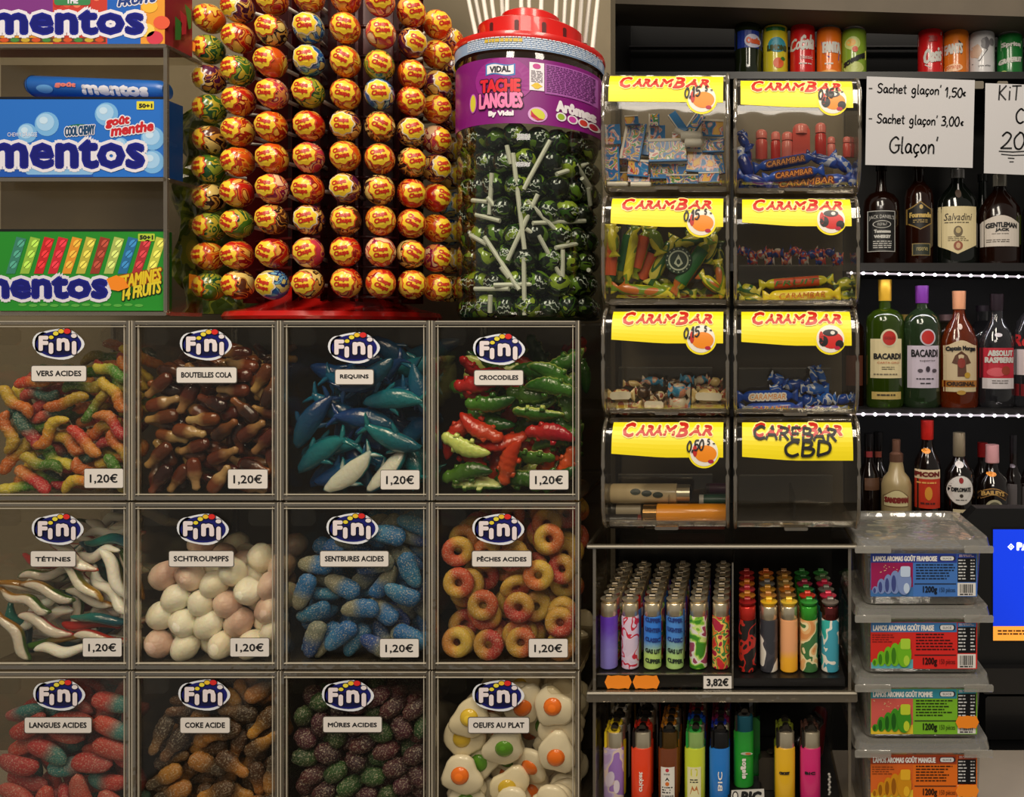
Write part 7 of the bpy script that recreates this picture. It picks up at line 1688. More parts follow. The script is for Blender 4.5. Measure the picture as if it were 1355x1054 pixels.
# ================================================================ tubs of fruit slices
TUBS = [(712, 792, 'FRAMBOISE', (66, 116, 190), (40, 60, 150), (150, 24, 80), [(60, 70, 130), (120, 140, 190), (190, 206, 230)], 'blue and purple', 'raspberry'),
        (803, 889, 'FRAISE', (214, 40, 34), (60, 120, 180), (206, 44, 34), [(60, 120, 20), (110, 180, 30), (170, 210, 60)], 'red and blue', 'strawberry'),
        (894, 973.5, 'POMME', (120, 180, 40), (50, 140, 160), (206, 90, 80), [(30, 90, 20), (60, 140, 30), (190, 206, 50)], 'green and teal', 'apple'),
        (980, 1061, 'MANGUE', (226, 110, 26), (160, 60, 30), (214, 100, 34), [(150, 90, 10), (206, 140, 20), (230, 176, 40)], 'orange and brown', 'mango')]
TX0, TX1 = SX(1141), SX(1302)
ztub = [SZ(y) for y in (712, 803, 894, 980)]
for i, (yt, yb, fruit, main, head, pic, gum, cw, fr) in enumerate(TUBS):
    zt, zb = SZ(yt), (SZ(TUBS[i + 1][0]) + .0008 if i < 3 else COUNTER_Z + .0005)
    if i == 3: zb = COUNTER_Z + .0005
    lt = zt - .0095
    TD = .118
    o = thing('sweet_tub', 'milky plastic tub with %s %s label' % (cw, fr), 'plastic tub', ((TX0 + TX1) / 2, TD / 2, zb), 'stack of four fruit slice tubs')
    ins = .004
    m = MB()
    n_ = 6
    def rr_loop(x0, y0, x1, y1, r_, z):
        P = []
        for cx_, cy_, a0 in ((x1 - r_, y0 + r_, -PI / 2), (x1 - r_, y1 - r_, 0), (x0 + r_, y1 - r_, PI / 2), (x0 + r_, y0 + r_, PI)):
            P += [(cx_ + r_ * math.cos(a0 + PI / 2 * k_ / n_), cy_ + r_ * math.sin(a0 + PI / 2 * k_ / n_), z) for k_ in range(n_ + 1)]
        return P
    loops = [rr_loop(TX0 + ins, .002 + ins, TX1 - ins, TD - ins, .010, zb + .0003), rr_loop(TX0 + ins * .7, .002 + ins * .6, TX1 - ins * .7, TD - ins, .012, zb + .003), rr_loop(TX0, .002, TX1, TD, .012, lt)]
    V = sum(loops, [])
    q = len(loops[0])
    F = [(a_ * q + k_, a_ * q + (k_ + 1) % q, (a_ + 1) * q + (k_ + 1) % q, (a_ + 1) * q + k_) for a_ in range(2) for k_ in range(q)] + [tuple(reversed(range(q)))]
    m.add(V, F, TUB).build('tub_body', o, smooth='auto')
    m = MB()
    L0, L1, L2, L3 = rr_loop(TX0 - .007, -.005, TX1 + .006, TD + .005, .014, lt - .001), rr_loop(TX0 - .0085, -.0065, TX1 + .0075, TD + .006, .015, lt + .001), rr_loop(TX0 - .0065, -.005, TX1 + .0055, TD + .005, .014, zt), rr_loop(TX0 + .004, .006, TX1 - .004, TD - .006, .012, zt)
    L4 = rr_loop(TX0 + .006, .008, TX1 - .006, TD - .008, .011, zt - .0035)
    V = L0 + L1 + L2 + L3 + L4
    F = [(a_ * q + k_, a_ * q + (k_ + 1) % q, (a_ + 1) * q + (k_ + 1) % q, (a_ + 1) * q + k_) for a_ in range(4) for k_ in range(q)] + [tuple(4 * q + k_ for k_ in range(q))]
    m.add(V, F, TUB_LID).build('lid', o, smooth='auto')
    for sx0, sx1 in ((TX0 - .0085, TX0 + .028), (TX1 - .022, TX1 + .0075)):
        MB().box((sx0, -.0075, lt - .0035), (sx1, -.0055, lt + .0035), TUB_LID, .001).build('lid_clip', o)
    MB().box((TX0 + .008, .012, zb + .004), (TX1 - .008, TD - .012, lt - .012), patches('slices_' + fr, [[int(v * .5 + 20) for v in gum[0]], [int(v * .5 + 30) for v in gum[1]], (70, 60, 56), (96, 84, 78)], 45, rough=.5, coat=0)).build('fruit_slices', o)
    # printed label
    dz = yt - 712
    def Yl(y): return y + dz if i != 3 else y + dz
    tl, tb = (732, 823, 911, 998)[i], (789, 884.5, 971, 1057)[i]
    Hh = tb - tl
    s = Sheet()
    hd = tl + Hh * .21
    s.rrect(1152, tl, 1293, tb, 1, C(main, .4), 0)
    s.rect(1152.3, tl + .3, 1266, hd, C(head, .4), .0002)
    s.rect(1152.5, hd, 1208, tb - .5, C(pic, .4), .0002)
    s.poly([(1152.5, tb - .5), (1152.5, tb - 9), (1175, tb - 6), (1208, tb - 13), (1208, tb - .5)], C((226, 190, 50) if i in (2, 3) else (60, 110, 170) if i == 0 else (90, 170, 180), .4), .0004)
    rd = random.Random(i)
    if i in (0, 2):
        for _ in range(14):
            s.ell(rd.uniform(1155, 1190), rd.uniform(hd + 2, hd + 16), .8, .6, C((226, 196, 140), .4), .0006, 6)
    else:
        s.lines(1154, hd + 3, 1184, hd + 15, 4, C([v * .6 for v in pic], .4), .0006, 4, .35)
    # the curled slice: overlapping rings growing to one side
    for k_, (cx_, w_, h__) in enumerate(((1158, 4, 5), (1166, 5.5, 10), (1175, 6, 13), (1184, 7, 15.5), (1195, 9, 18))):
        cy_ = tb - 4 - h__ + (0 if k_ < 4 else 1)
        s.ell(cx_, cy_, w_, h__, C(gum[1], .35), .0008 + k_ * .0002, 20).ell(cx_ - w_ * .25, cy_ + h__ * .1, w_ * .45, h__ * .72, C(gum[0], .35), .0009 + k_ * .0002, 16)
    s.ell(1196, tb - 20, 9.5, 17, C(gum[1], .35), .0020, 20).rrect(1191, tb - 41, 1204, tb - 27, 2.5, C(gum[2], .35), .0022).ell(1199, tb - 12, 4, 7, C(gum[2], .35), .0022, 12)
    s.lines(1212, hd + 2, 1264, hd + Hh * .42, 6, C([v * .25 for v in main], .4), .0004, i + 1, .42)
    s.rect(1210, hd + Hh * .48, 1265, hd + Hh * .50, INK, .0004)
    s.rect(1267, tl + .5, 1291.5, tl + Hh * .66, C((16, 16, 20), .4), .0002).lines(1268, tl + 8, 1280, tl + Hh * .64, 7, C((206, 206, 206), .4), .0004, 6, .4).lines(1284, tl + 8, 1290, tl + Hh * .64, 7, C((206, 206, 206), .4), .0004, 7, .4)
    s.rect(1267, tl + .5, 1291.5, tl + 6, C(head, .4), .0004).lines(1269, tl + 1.5, 1289, tl + 5, 2, C((226, 200, 200), .4), .0006, 9, .4)
    s.rect(1267, tl + Hh * .68, 1291, tb - 1, C((222, 218, 212), .4), .0002).bars(1270, tl + Hh * .71, 1288, tb - 5, INK, .0004).lines(1270, tb - 4, 1288, tb - 1.5, 1, INK, .0004, 3, .7)
    s.rrect(1243, tl + 3, 1264, hd - 2.5, 3, C((30, 30, 40), .4), .0004).rrect(1244, tl + 3.5, 1262, hd - 3, 2.5, C((226, 226, 226), .4), .0006).text('SLICE', 1247, tl + 5, 1259, hd - 4.5, INK, .0008, .3)
    lb = s.build('printed_label', o, flat(.0012))
    s = Sheet()
    s.text('LAMOS AROMAS GOÛT ' + fruit, 1155, tl + 1.5, (1240, 1236, 1234, 1238)[i], hd - 1.8, C((236, 232, 228), .4), .0006, .4)
    s.text('1200g', 1221, hd + Hh * .54, 1240, tb - 3, C([v * .2 for v in main], .4), .0006, .4)
    s.text('150 pièces', 1243, hd + Hh * .57, 1264, tb - 4, C([v * .2 for v in main], .4), .0006, .3)
    s.build('lettering', lb, flat(.0012))
    if i >= 2:
        cy_ = (955, 1046)[i - 2]
        Sheet().poly(tag_shape(1280, cy_, 31, 17), ORANGE, .0).build('price_sticker', o, flat(-.0004))
# ================================================================ drinks shelving behind
BX0, BX1 = at(812, 0, .93).x, at(1500, 0, .93).x
unit = thing('drinks_shelving', 'black open shelving with white light strips holding cans and bottles', 'shelving', ((BX0 + BX1) / 2, 1.1, 0))
SHM = C((10, 9, 9), .5)
MB().box((BX0, 1.20, .3), (BX1, 1.22, 2.42), C((9, 8, 9), .6)).build('back_panel', unit)
YF = .92
bases = [108, 351.5, 538, 692]
shz = []
for i, py in enumerate(bases):
    z = CAM_Z - (py - VY) * K(.985)
    shz.append(z)
    th = (.014, .016, .014, .016)[i]
    MB().box((BX0, YF, z - th), (BX1, 1.20, z), SHM).box((BX0, YF - .002, z - th - .001), (BX1, YF, z + .0005), C((26, 24, 25) if i else (8, 8, 8), .4), 0).build('shelf', unit)
MB().box((BX0 - .02, YF, .3), (BX0, 1.22, 2.3), SHM).build('side_panel', unit)
MB().box((BX0, 1.17, at(0, 62, 1.17).z), (BX1, 1.19, at(0, 60, 1.17).z), C((70, 68, 70), .4)).build('rear_rail', unit)
# light strips under the front edge of two shelves
LED = C((255, 246, 255), .4, emit=7.)
LEDD = C((250, 240, 255), .4, emit=1.6)
for (ya, yb), shelf_i in (((361, 366), 1), ((547.5, 550), 2)):
    a_, b_ = at(1120, ya, YF - .004), at(1420, yb + (yb - ya) * .3, YF - .004)
    st = MB().tube([a_, b_], .0022, C((190, 184, 196), .3, emit=.5), 6).build('light_strip', unit)
    n_ = 19
    for k_ in range(n_):
        p = a_.lerp(b_, (k_ + .4) / n_)
        MB().add(*ball_vf(.0036, .0030, .0036, 8, 6), LED, Matrix.Translation(p - Vector((0, .002, 0)))).build('light_diode', st, smooth=True)
    L = bpy.data.lights.new('strip_light', 'AREA'); L.shape = 'RECTANGLE'; L.size = .55; L.size_y = .01; L.energy = .22; L.color = (1, .95, 1)
    lo = bpy.data.objects.new('strip_light', L); COL.objects.link(lo); lo.location = (a_ + b_) / 2 + Vector((0, .012, -.012)); lo.rotation_euler = (math.radians(20), 0, 0)
# beige fascia above
p = [at(806, -60, .88), at(1500, -60, .88), at(1500, 26.5, .88), at(806, 4.5, .88)]
o = MB().add([tuple(v) for v in p] + [(v.x, v.y + .12, v.z) for v in p], [(0, 3, 2, 1), (4, 5, 6, 7), (0, 1, 5, 4), (1, 2, 6, 5), (2, 3, 7, 6), (3, 0, 4, 7)], wall_mat('fascia_paint', (96, 86, 72), .7)).build('trim_1')
structure(o)

def bottle(name, label, cx, prof, Y, glass, capn=2, capm=None, sy=1., group='bottles on the back shelves', neckm=None, cat='bottle', n=24, liquid=None):
    """prof: (half width px, photograph y) from the foot to the top; the last capn sections are the cap"""
    k = K(Y)
    c = at(cx, 0, Y)
    P = [(w_ * k, CAM_Z - (y - VY) * k) for w_, y in prof]
    zs = min(shz, key=lambda z: abs(z - P[0][1])) + .0004
    P[0] = (P[0][0], zs)
    P = [(r_, max(z, zs + .0006 * i_)) for i_, (r_, z) in enumerate(P)]
    o = thing(name, label, cat, (c.x, Y, P[0][1]), group)
    cut = len(P) - capn
    MB().lathe(P[:cut + 1], (c.x, Y), glass, n, 1, sy).build('glass_body', o, smooth='auto')
    if liquid:
        MB().lathe([(r_ * .93, z) for r_, z in P[:cut - 1]], (c.x, Y), liquid, n, 1, sy).build('liquid', o, smooth='auto')
    if capn:
        q = [(r_ * 1.04 + .0003, z) for r_, z in P[cut:]]
        MB().lathe(q, (c.x, Y), capm, n, 1, sy).build('cap', o, smooth='auto')
    def R(z):
        for (r0, z0_), (r1, z1_) in zip(P[:-1], P[1:]):
            if z0_ <= z <= z1_ and z1_ > z0_:
                return r0 + (r1 - r0) * (z - z0_) / (z1_ - z0_)
        return P[0][0]
    rmax = max(r_ for r_, z in P)
    def f(x, y, h):
        p = at(x, y, Y - rmax * sy * .8)
        r_ = R(p.z)
        d = max(-r_ * .985, min(r_ * .985, p.x - c.x))
        return Vector((c.x + d, Y - sy * math.sqrt(max(0, r_ * r_ - d * d)) - .0006 - h * 2, p.z))
    return o, f
def glassy(name, tint, body, col, base=.06, edge=.7):
    return clear(name, tint, base, edge, rough=.05, body=body, bodycol=col)
G_DARK = C((16, 8, 6), .08, coat=.8)
G_AMBER = glassy('amber_glass', (96, 44, 14), .35, (60, 22, 6))
G_WHISK = glassy('whisky_glass', (60, 24, 8), .5, (40, 16, 6))
G_GREEN = glassy('green_glass', (120, 160, 60), .35, (70, 96, 20))
G_CLEAR = glassy('clear_glass', (190, 190, 196), .10, (90, 90, 96))
G_CLGRN = glassy('pale_glass', (150, 180, 150), .22, (70, 96, 60))
G_RUM = glassy('rum_glass', (190, 84, 24), .35, (140, 52, 10))
GOLD = C((226, 176, 50), .3, .5)
SILV = C((170, 168, 166), .3, .7)
YB = .985
def lab(o, s, f, name='front_label'):
    return s.build(name, o, f)
def grect(s, x0, y0, x1, y1, m, h=0.):
    return s.rect(x0, y0, x1, y1, m, h, 8, 6)
def pz(w_, n_): return [(w_ * (1 - .0), n_)]
CRM = C((222, 206, 160), .5)
# --- whisky shelf
B0 = 351
o, f = bottle('whisky_bottle', 'square dark whisky bottle with black and white label', 1166, [(22, B0), (24, 348), (24, 276), (23, 266), (17, 258), (8, 254), (6.5, 246), (6, 226), (7, 226), (7, 214)], YB, G_WHISK, 2, C((20, 18, 18), .3), .9)
s = grect(Sheet(), 1148.5, 279, 1184.5, 333, C((190, 190, 186), .5)); grect(s, 1149.5, 280, 1183.5, 332, C((20, 19, 19), .5), .0002)
lb = lab(o, s, f)
WT = C((206, 204, 198), .5)
s = Sheet().text("JACK DANIEL'S", 1150, 284, 1183, 291, WT, .0006, .3, 0, 0, None, arc=1.5).ell(1166.5, 297, 12, 5, WT, .0004, 20).ell(1166.5, 297, 11, 4.2, C((20, 19, 19), .5), .0006, 20).text('OLD No.7', 1160, 295, 1173, 299, WT, .0008, .2)
s.text('Tennessee', 1156, 304, 1178, 308.5, WT, .0006, .4).text('WHISKEY', 1156, 311, 1178, 315.5, WT, .0006, .4).lines(1155, 319, 1179, 330, 4, WT, .0006, 3, .4, False)
s.build('lettering', lb, f)
o, f = bottle('whisky_bottle', 'slim amber bottle with black and gold shield label', 1216, [(17, B0), (18.5, 348), (19, 262), (17, 252), (10, 244), (6.5, 238), (6, 224), (7, 224), (7, 214)], YB, G_AMBER, 2, C((60, 44, 24), .3, .5))
s = Sheet().grid(1201, 1233, lambda u: 276 - 10 * (1 - abs(2 * u - 1)) ** 1.3, lambda u: 304 - 8 * abs(2 * u - 1), C((150, 120, 60), .5)).grid(1202.3, 1231.7, lambda u: 277.2 - 9.4 * (1 - abs(2 * u - 1)) ** 1.3, lambda u: 302.6 - 8 * abs(2 * u - 1), C((22, 20, 18), .5), .0003)
grect(s, 1207, 322, 1231, 338, C((150, 130, 80), .5)); grect(s, 1208, 323, 1230, 337, C((44, 50, 40), .5), .0002)
lb = lab(o, s, f)
Sheet().text('Fourmandie', 1204, 281, 1232, 288, C((206, 176, 100), .4), .0006, .4).lines(1208, 291, 1228, 296, 2, C((176, 150, 90), .4), .0006, 3, .4).ell(1218, 274, 2.5, 3, C((200, 170, 100), .4), .0006, 10).text('reserve', 1212, 327, 1227, 332, C((196, 180, 120), .4), .0006, .2).build('lettering', lb, f)
o, f = bottle('whisky_bottle', 'wide black bottle with cream pointed label and silver cap', 1267, [(25, B0), (27, 347), (27.5, 280), (26, 266), (20, 256), (12, 247), (8, 241), (8, 236), (9, 236), (9, 225), (8.4, 224)], YB, C((12, 16, 12), .08, coat=.8), 3, SILV, .6)
s = Sheet()
s.grid(1240.5, 1292.5, lambda u: 273, lambda u: 336 - 12 * abs(2 * u - 1), CRM)
s.ell(1268, 256, 4, 6, C((70, 50, 36), .5), .0004, 14)
lb = lab(o, s, f)
BRN = C((60, 50, 40), .5)
Sheet().text('Salvadini', 1249, 282, 1286, 292, BRN, .0006, .3, .25).lines(1250, 294, 1284, 297, 1, BRN, .0006, 3, .3).ell(1267, 306, 6, 7, C((110, 96, 70), .5), .0006, 16).ell(1267, 305, 3.5, 4, C((190, 170, 120), .5), .0008, 12).lines(1254, 313, 1281, 320, 3, C((120, 106, 80), .5), .0006, 5, .35).ell(1267, 325, 6, 6, C((150, 84, 60), .5), .0006, 16).ell(1267, 325, 3, 4, C((206, 170, 130), .5), .0008, 10).build('lettering', lb, f)
o, f = bottle('whisky_bottle', 'round shouldered amber bottle with white arched label', 1323, [(26, B0), (27.5, 346), (28, 288), (26, 275), (18, 262), (10, 254), (7.5, 249), (7.5, 247), (8.5, 247), (8.5, 232), (8, 231)], YB, G_WHISK, 3, C((196, 190, 176), .3, .5), .75)
s = Sheet()
s.grid(1298, 1349, lambda u: 295 - 10 * math.sin(PI * u), lambda u: 326, C((216, 206, 196), .5))
lb = lab(o, s, f)
Sheet().text('GENTLEMAN', 1305, 294, 1345, 301, INK, .0006, .4, arc=1.5).text('JACK', 1316, 302, 1334, 307, INK, .0006, .4).lines(1312, 309, 1336, 311, 1, BRN, .0006, 3, .3).lines(1306, 317, 1343, 322, 2, BRN, .0006, 6, .3).build('lettering', lb, f)
o, f = bottle('spirit_bottle', 'dark bottle with green label at the frame edge, upper shelf', 1379, [(24, B0), (25, 347), (25, 280), (18, 262), (8, 250), (7, 240), (8, 240), (8, 228)], YB, G_DARK, 2, SILV)
s = grect(Sheet(), 1357, 274, 1400, 322, C((120, 150, 60), .5)); lab(o, s, f)
o, f = bottle('spirit_bottle', 'dark green bottle standing behind, between the two wide whisky bottles', 1300, [(16, 348), (17, 290), (14, 275), (6, 262), (5, 240), (6, 240), (6, 231)], 1.10, C((14, 24, 16), .1, coat=.6), 2, C((24, 26, 24), .3))
# --- rum shelf
B1 = 537
o, f = bottle('rum_bottle', 'green rum bottle with gold cap and cream label', 1171, [(23, B1), (25, 533), (25, 426), (23.5, 418), (16, 411), (8, 408), (7.5, 399), (7.5, 398), (8, 398), (8.6, 370)], YB, G_GREEN, 2, GOLD, .8)
s = Sheet(); grect(s, 1152.5, 448, 1193.5, 500, CRM)
grect(s, 1154, 518, 1192.5, 528, C((196, 170, 100), .5))
s.ell(1176, 447, 11.5, 12, C((216, 206, 170), .5), .0004, 24).ell(1176, 447, 9, 9.5, C((186, 40, 30), .5), .0008, 24)
lb = lab(o, s, f)
Sheet().text('BACARDI', 1156, 467, 1192, 475, INK, .0008, .5).text('CARTA ORO', 1160, 478, 1190, 481, C((196, 84, 40), .5), .0008, .3).lines(1166, 485, 1184, 490, 2, INK, .0008, 3, .3).lines(1156, 494, 1190, 498, 1, C((120, 110, 90), .5), .0008, 4, .4).text('GOLD', 1169, 445, 1183, 449, C((60, 20, 16), .5), .0012, .3).lines(1160, 521, 1188, 525, 1, BRN, .0008, 9, .5).build('lettering', lb, f)
o, f = bottle('rum_bottle', 'clear rum bottle with purple cap and lilac label', 1220, [(22, B1), (25, 533), (24, 522), (24.5, 430), (22, 420), (14, 412), (8, 408), (7, 402), (7, 401), (8, 401), (8.6, 378)], YB, G_CLGRN, 2, C((120, 50, 150), .3, .3), .8)
s = Sheet(); grect(s, 1202, 457, 1243, 513, C((206, 194, 210), .5))
s.ell(1227, 446, 10.5, 11, C((206, 196, 206), .5), .0006, 24).ell(1227, 446, 8.6, 9, C((190, 40, 34), .5), .001, 24)
lb = lab(o, s, f)
Sheet().text('BACARDI', 1206, 462, 1241, 472, INK, .0008, .4, 0, 0, None).text('superior', 1216, 475, 1238, 479, BRN, .0008, .2).ell(1227, 488, 3, 4, C((60, 50, 60), .5), .0008, 12).ell(1217, 490, 3.5, 2.5, C((80, 70, 80), .5), .0008, 10).ell(1236, 490, 3.5, 2.5, C((80, 70, 80), .5), .0008, 10).lines(1212, 500, 1238, 503, 1, INK, .0008, 4, .5).lines(1217, 506, 1234, 509, 1, INK, .0008, 5, .5).build('lettering', lb, f)
o, f = bottle('rum_bottle', 'amber spiced rum bottle with copper cap and ornate label', 1269, [(24, B1), (25, 533), (25, 470), (24, 450), (17, 432), (9, 420), (7.5, 412), (7.5, 409), (8, 409), (8.6, 385)], YB, G_RUM, 2, C((214, 150, 110), .35, .3), .75)
s = Sheet(); s.grid(1250, 1293, lambda u: 457 - 7 * math.sin(PI * u) ** 2, lambda u: 503, C((206, 186, 150), .5)); grect(s, 1249, 503, 1293, 512, C((170, 110, 40), .5), .0002); grect(s, 1250, 512, 1292, 518, C((206, 190, 150), .5))
s.ell(1271, 519, 6, 3, C((180, 140, 60), .5), .0004, 12).ell(1271, 432, 3, 4, C((206, 186, 176), .5), .0004, 12)
# generic dark crest in place of the painted figure
s.poly([(1271, 464), (1279, 470), (1284, 480), (1277, 482), (1278, 498), (1266, 498), (1266, 482), (1259, 480), (1263, 470)], C((96, 60, 44), .5), .0006).ell(1271, 480, 5, 7, C((140, 50, 40), .5), .0008, 14).ell(1279, 496, 4, 4, C((190, 150, 50), .5), .0008, 12)
lb = lab(o, s, f)
Sheet().text('Captain Morgan', 1252, 457, 1291, 465, INK, .0010, .5, 0, 0, None, arc=1.2).text('ORIGINAL', 1253, 504.5, 1290, 510.5, C((60, 36, 16), .5), .0006, .5).build('lettering', lb, f)
o, f = bottle('vodka_bottle', 'clear vodka bottle with red raspberry label', 1319, [(22, B1), (24.5, 533), (24, 520), (24, 458), (22, 446), (13, 428), (9, 422), (8, 413), (8, 411), (8.4, 411), (8.8, 389)], YB, G_CLEAR, 2, C((44, 34, 40), .25, .4), .8)
s = Sheet(); grect(s, 1298, 460, 1342, 500, C((190, 36, 56), .5)); grect(s, 1302, 500, 1342, 514, C((214, 206, 208), .5), .0002)
s.ell(1318, 492, 12, 6, C((214, 90, 100), .5), .0003, 14).ell(1330, 490, 6, 6, C((150, 60, 40), .5), .0005, 12).ell(1321, 443, 5, 2.6, C((206, 200, 206), .5), .0005, 14)
lb = lab(o, s, f)
Sheet().text('ABSOLUT', 1307, 463, 1340, 471, WT, .0008, .6).text('RASPBERRI', 1304, 472, 1341, 480, WT, .0008, .6).lines(1312, 503, 1336, 509, 2, BRN, .0008, 3, .3).build('lettering', lb, f)
o, f = bottle('spirit_bottle', 'clear spirit bottle with red script at the frame edge', 1366, [(22, B1), (24, 533), (24, 440), (20, 424), (10, 410), (7, 402), (7, 398), (8, 398), (8, 380)], YB, G_CLEAR, 2, C((120, 30, 30), .3, .3), .8)
s = Sheet(); grect(s, 1345, 462, 1387, 496, C((214, 200, 204), .5)); s.text('Rosso', 1344, 442, 1380, 458, C((190, 40, 44), .5), .0004, .6, .2); grect(s, 1344, 508, 1388, 524, C((120, 24, 30), .5)); lab(o, s, f)
o, f = bottle('spirit_bottle', 'dark brown bottle mostly hidden beside the dispensers, middle shelf', 1130, [(13, B1), (14, 440), (12, 432), (5, 424), (5, 402), (6, 402), (6, 390)], 1.02, G_WHISK, 2, C((30, 26, 24), .3))
s = grect(Sheet(), 1120, 470, 1142, 510, C((96, 50, 34), .5)); lab(o, s, f)
for cx_, lbl in ((1197, 'gold topped bottle half hidden between the two rum bottles'), (1252, 'pale capped bottle half hidden behind the spiced rum')):
    bottle('spirit_bottle', lbl, cx_, [(16, 530), (17, 440), (14, 428), (9, 424), (9, 424), (9, 416)], 1.12, C((40, 34, 26), .15, coat=.6), 2, C((170, 140, 60) if cx_ < 1200 else (150, 120, 120), .35, .3))
bottle('spirit_bottle', 'clear shouldered bottle half hidden behind the raspberry vodka', 1300, [(18, 530), (19, 445), (15, 432), (8, 424), (8, 412), (8, 412), (8, 404)], 1.11, G_CLEAR, 2, C((60, 50, 60), .3, .3))
# --- low shelf
B2 = 690
for i, (cx_, yt, c__) in enumerate(((1150, 573, (130, 40, 40)), (1162, 571, (150, 70, 50)))):
    o, f = bottle('wine_bottle', ('black bottle with red neck band next to the dispensers', 'black bottle with orange brown neck band behind the first')[i], cx_, [(15, B2), (16, 640), (14, 625), (7, 612), (6, 604), (6, 590), (6, 590), (6, yt)], 1.03 + .06 * i, G_DARK, 2, C((20, 18, 18), .25))
    s = Sheet().rect(cx_ - 6, 598, cx_ + 6, 606, C(c__, .5), 0, 6, 1); grect(s, cx_ - 6, 632, cx_ + 14, 648, C((90, 60, 40), .5)); lab(o, s, f, 'neck_band')
o, f = bottle('liqueur_bottle', 'cream coloured stoneware style liqueur bottle', 1186, [(19, B2), (20, 685), (20, 640), (17, 631), (11, 624), (8.5, 611), (8.5, 610), (8.5, 610), (8.5, 600), (5, 597), (5, 581)], YB, C((160, 140, 96), .4, coat=.4), 4, C((96, 66, 50), .35, .2))
s = Sheet().grid(1170, 1202, lambda u: 656 - 9 * math.sin(PI * u), lambda u: 670, C((120, 96, 60), .5), .0001).grid(1171, 1201, lambda u: 657 - 9 * math.sin(PI * u), lambda u: 669, C((214, 200, 150), .5), .0003)
lb = lab(o, s, f)
Sheet().text('SANDEMAN', 1171, 657, 1202, 665, C((130, 40, 34), .5), .0006, .8).build('lettering', lb, f)
o, f = bottle('aperitif_bottle', 'black bottle with red cap and bright red white banded label', 1227, [(17, B2), (18, 685), (18, 620), (16, 608), (9, 594), (7, 586), (7, 581), (7, 581), (7.6, 580), (8, 555)], YB, G_DARK, 3, C((186, 34, 26), .3, .3))
s = Sheet(); grect(s, 1209.5, 632, 1244.5, 672, C((196, 50, 26), .5)); grect(s, 1209.5, 621, 1244.5, 633, C((222, 200, 160), .5), .0002)
s.ell(1228, 652, 5, 9, C((220, 150, 50), .5), .0004, 14).ell(1227, 597, 5.5, 3.5, C((226, 140, 40), .5), .0006, 14)
lb = lab(o, s, f)
Sheet().text('PICON', 1212, 623.5, 1243, 630.5, C((110, 24, 20), .5), .0006, .7).lines(1214, 637, 1240, 641, 1, C((230, 170, 90), .5), .0006, 3, .5).lines(1218, 664, 1238, 669, 1, C((90, 30, 24), .5), .0006, 3, .5).build('lettering', lb, f)
o, f = bottle('rum_bottle', 'dark bottle with grey cap and white oval label', 1269, [(19, B2), (20, 685), (20, 640), (18, 622), (10, 610), (7, 604), (7, 603), (7, 603), (7.6, 602), (7.4, 572)], YB, G_DARK, 3, C((150, 136, 110), .35, .4))
s = Sheet().ell(1271, 648, 17.5, 20, C((60, 50, 40), .5), 0, 28).ell(1271, 648, 16.5, 19, C((222, 216, 208), .5), .0003, 28).ell(1271, 615, 5.5, 4.5, C((214, 206, 200), .5), .0004, 14); grect(s, 1261, 673, 1281, 688, C((206, 190, 150), .5))
lb = lab(o, s, f)
Sheet().text('DIPLOMATE', 1259, 644, 1284, 650, INK, .0006, .4).ell(1271, 635, 3, 4, C((150, 30, 30), .5), .0006, 12).ell(1271, 655, 2.5, 2.5, BRN, .0006, 10).lines(1264, 660, 1279, 663, 1, BRN, .0006, 3, .4).text('1', 1269, 677, 1272, 685, INK, .0006, .4).build('lettering', lb, f)
o, f = bottle('spirit_bottle', 'black bottle with red capsule behind the pink capped one', 1300, [(14, B2), (15, 640), (12, 625), (6, 612), (6, 604), (6, 604), (6, 585)], 1.07, G_DARK, 2, C((150, 26, 26), .3, .2))
o, f = bottle('cream_bottle', 'black bottle with pink cap and curved scroll label', 1313, [(20, B2), (21, 685), (21, 648), (18, 632), (9, 622), (7.5, 614), (7.5, 612), (7.5, 612), (8.4, 611), (8, 588)], YB, G_DARK, 3, C((206, 150, 150), .35, .2))
s = Sheet()
arcp = [(1297 + i_ * 2.1, 657 - 7 * math.sin(PI * i_ / 16)) for i_ in range(17)]
s.ribbon(arcp, 9, C((176, 130, 70), .5), .0002).ribbon(arcp, 7, C((40, 24, 20), .5), .0004).ell(1315, 671, 11, 11, C((180, 172, 140), .5), .0004, 20).ell(1315, 671, 8, 8, C((90, 86, 70), .5), .0006, 18).ell(1314, 628, 6, 3, C((226, 140, 40), .5), .0006, 12)
lb = lab(o, s, f)
Sheet().text('BAILEYS', 1300, 648, 1328, 654, C((200, 160, 90), .5), .0008, .4, 0, 0, None, arc=2.5).build('lettering', lb, f)
for i, (cx_, yt) in enumerate(((1341, 575), (1362, 585))):
    o, f = bottle('spirit_bottle', ('small black bottle with pale side label right of the scroll labelled one', 'black bottle cut by the frame edge on the low shelf')[i], cx_, [(11, B2), (12, 640), (10, 628), (5, 616), (4.5, 600), (4.5, 600), (4.5, yt)], 1.0, G_DARK, 2, C((22, 20, 22), .25))
    s = grect(Sheet(), cx_ - 9, 640, cx_ + 4, 676, C((90, 84, 84), .5)); s.ell(cx_, 617, 4, 2.5, C((120, 110, 120), .5), .0006, 12); lab(o, s, f)
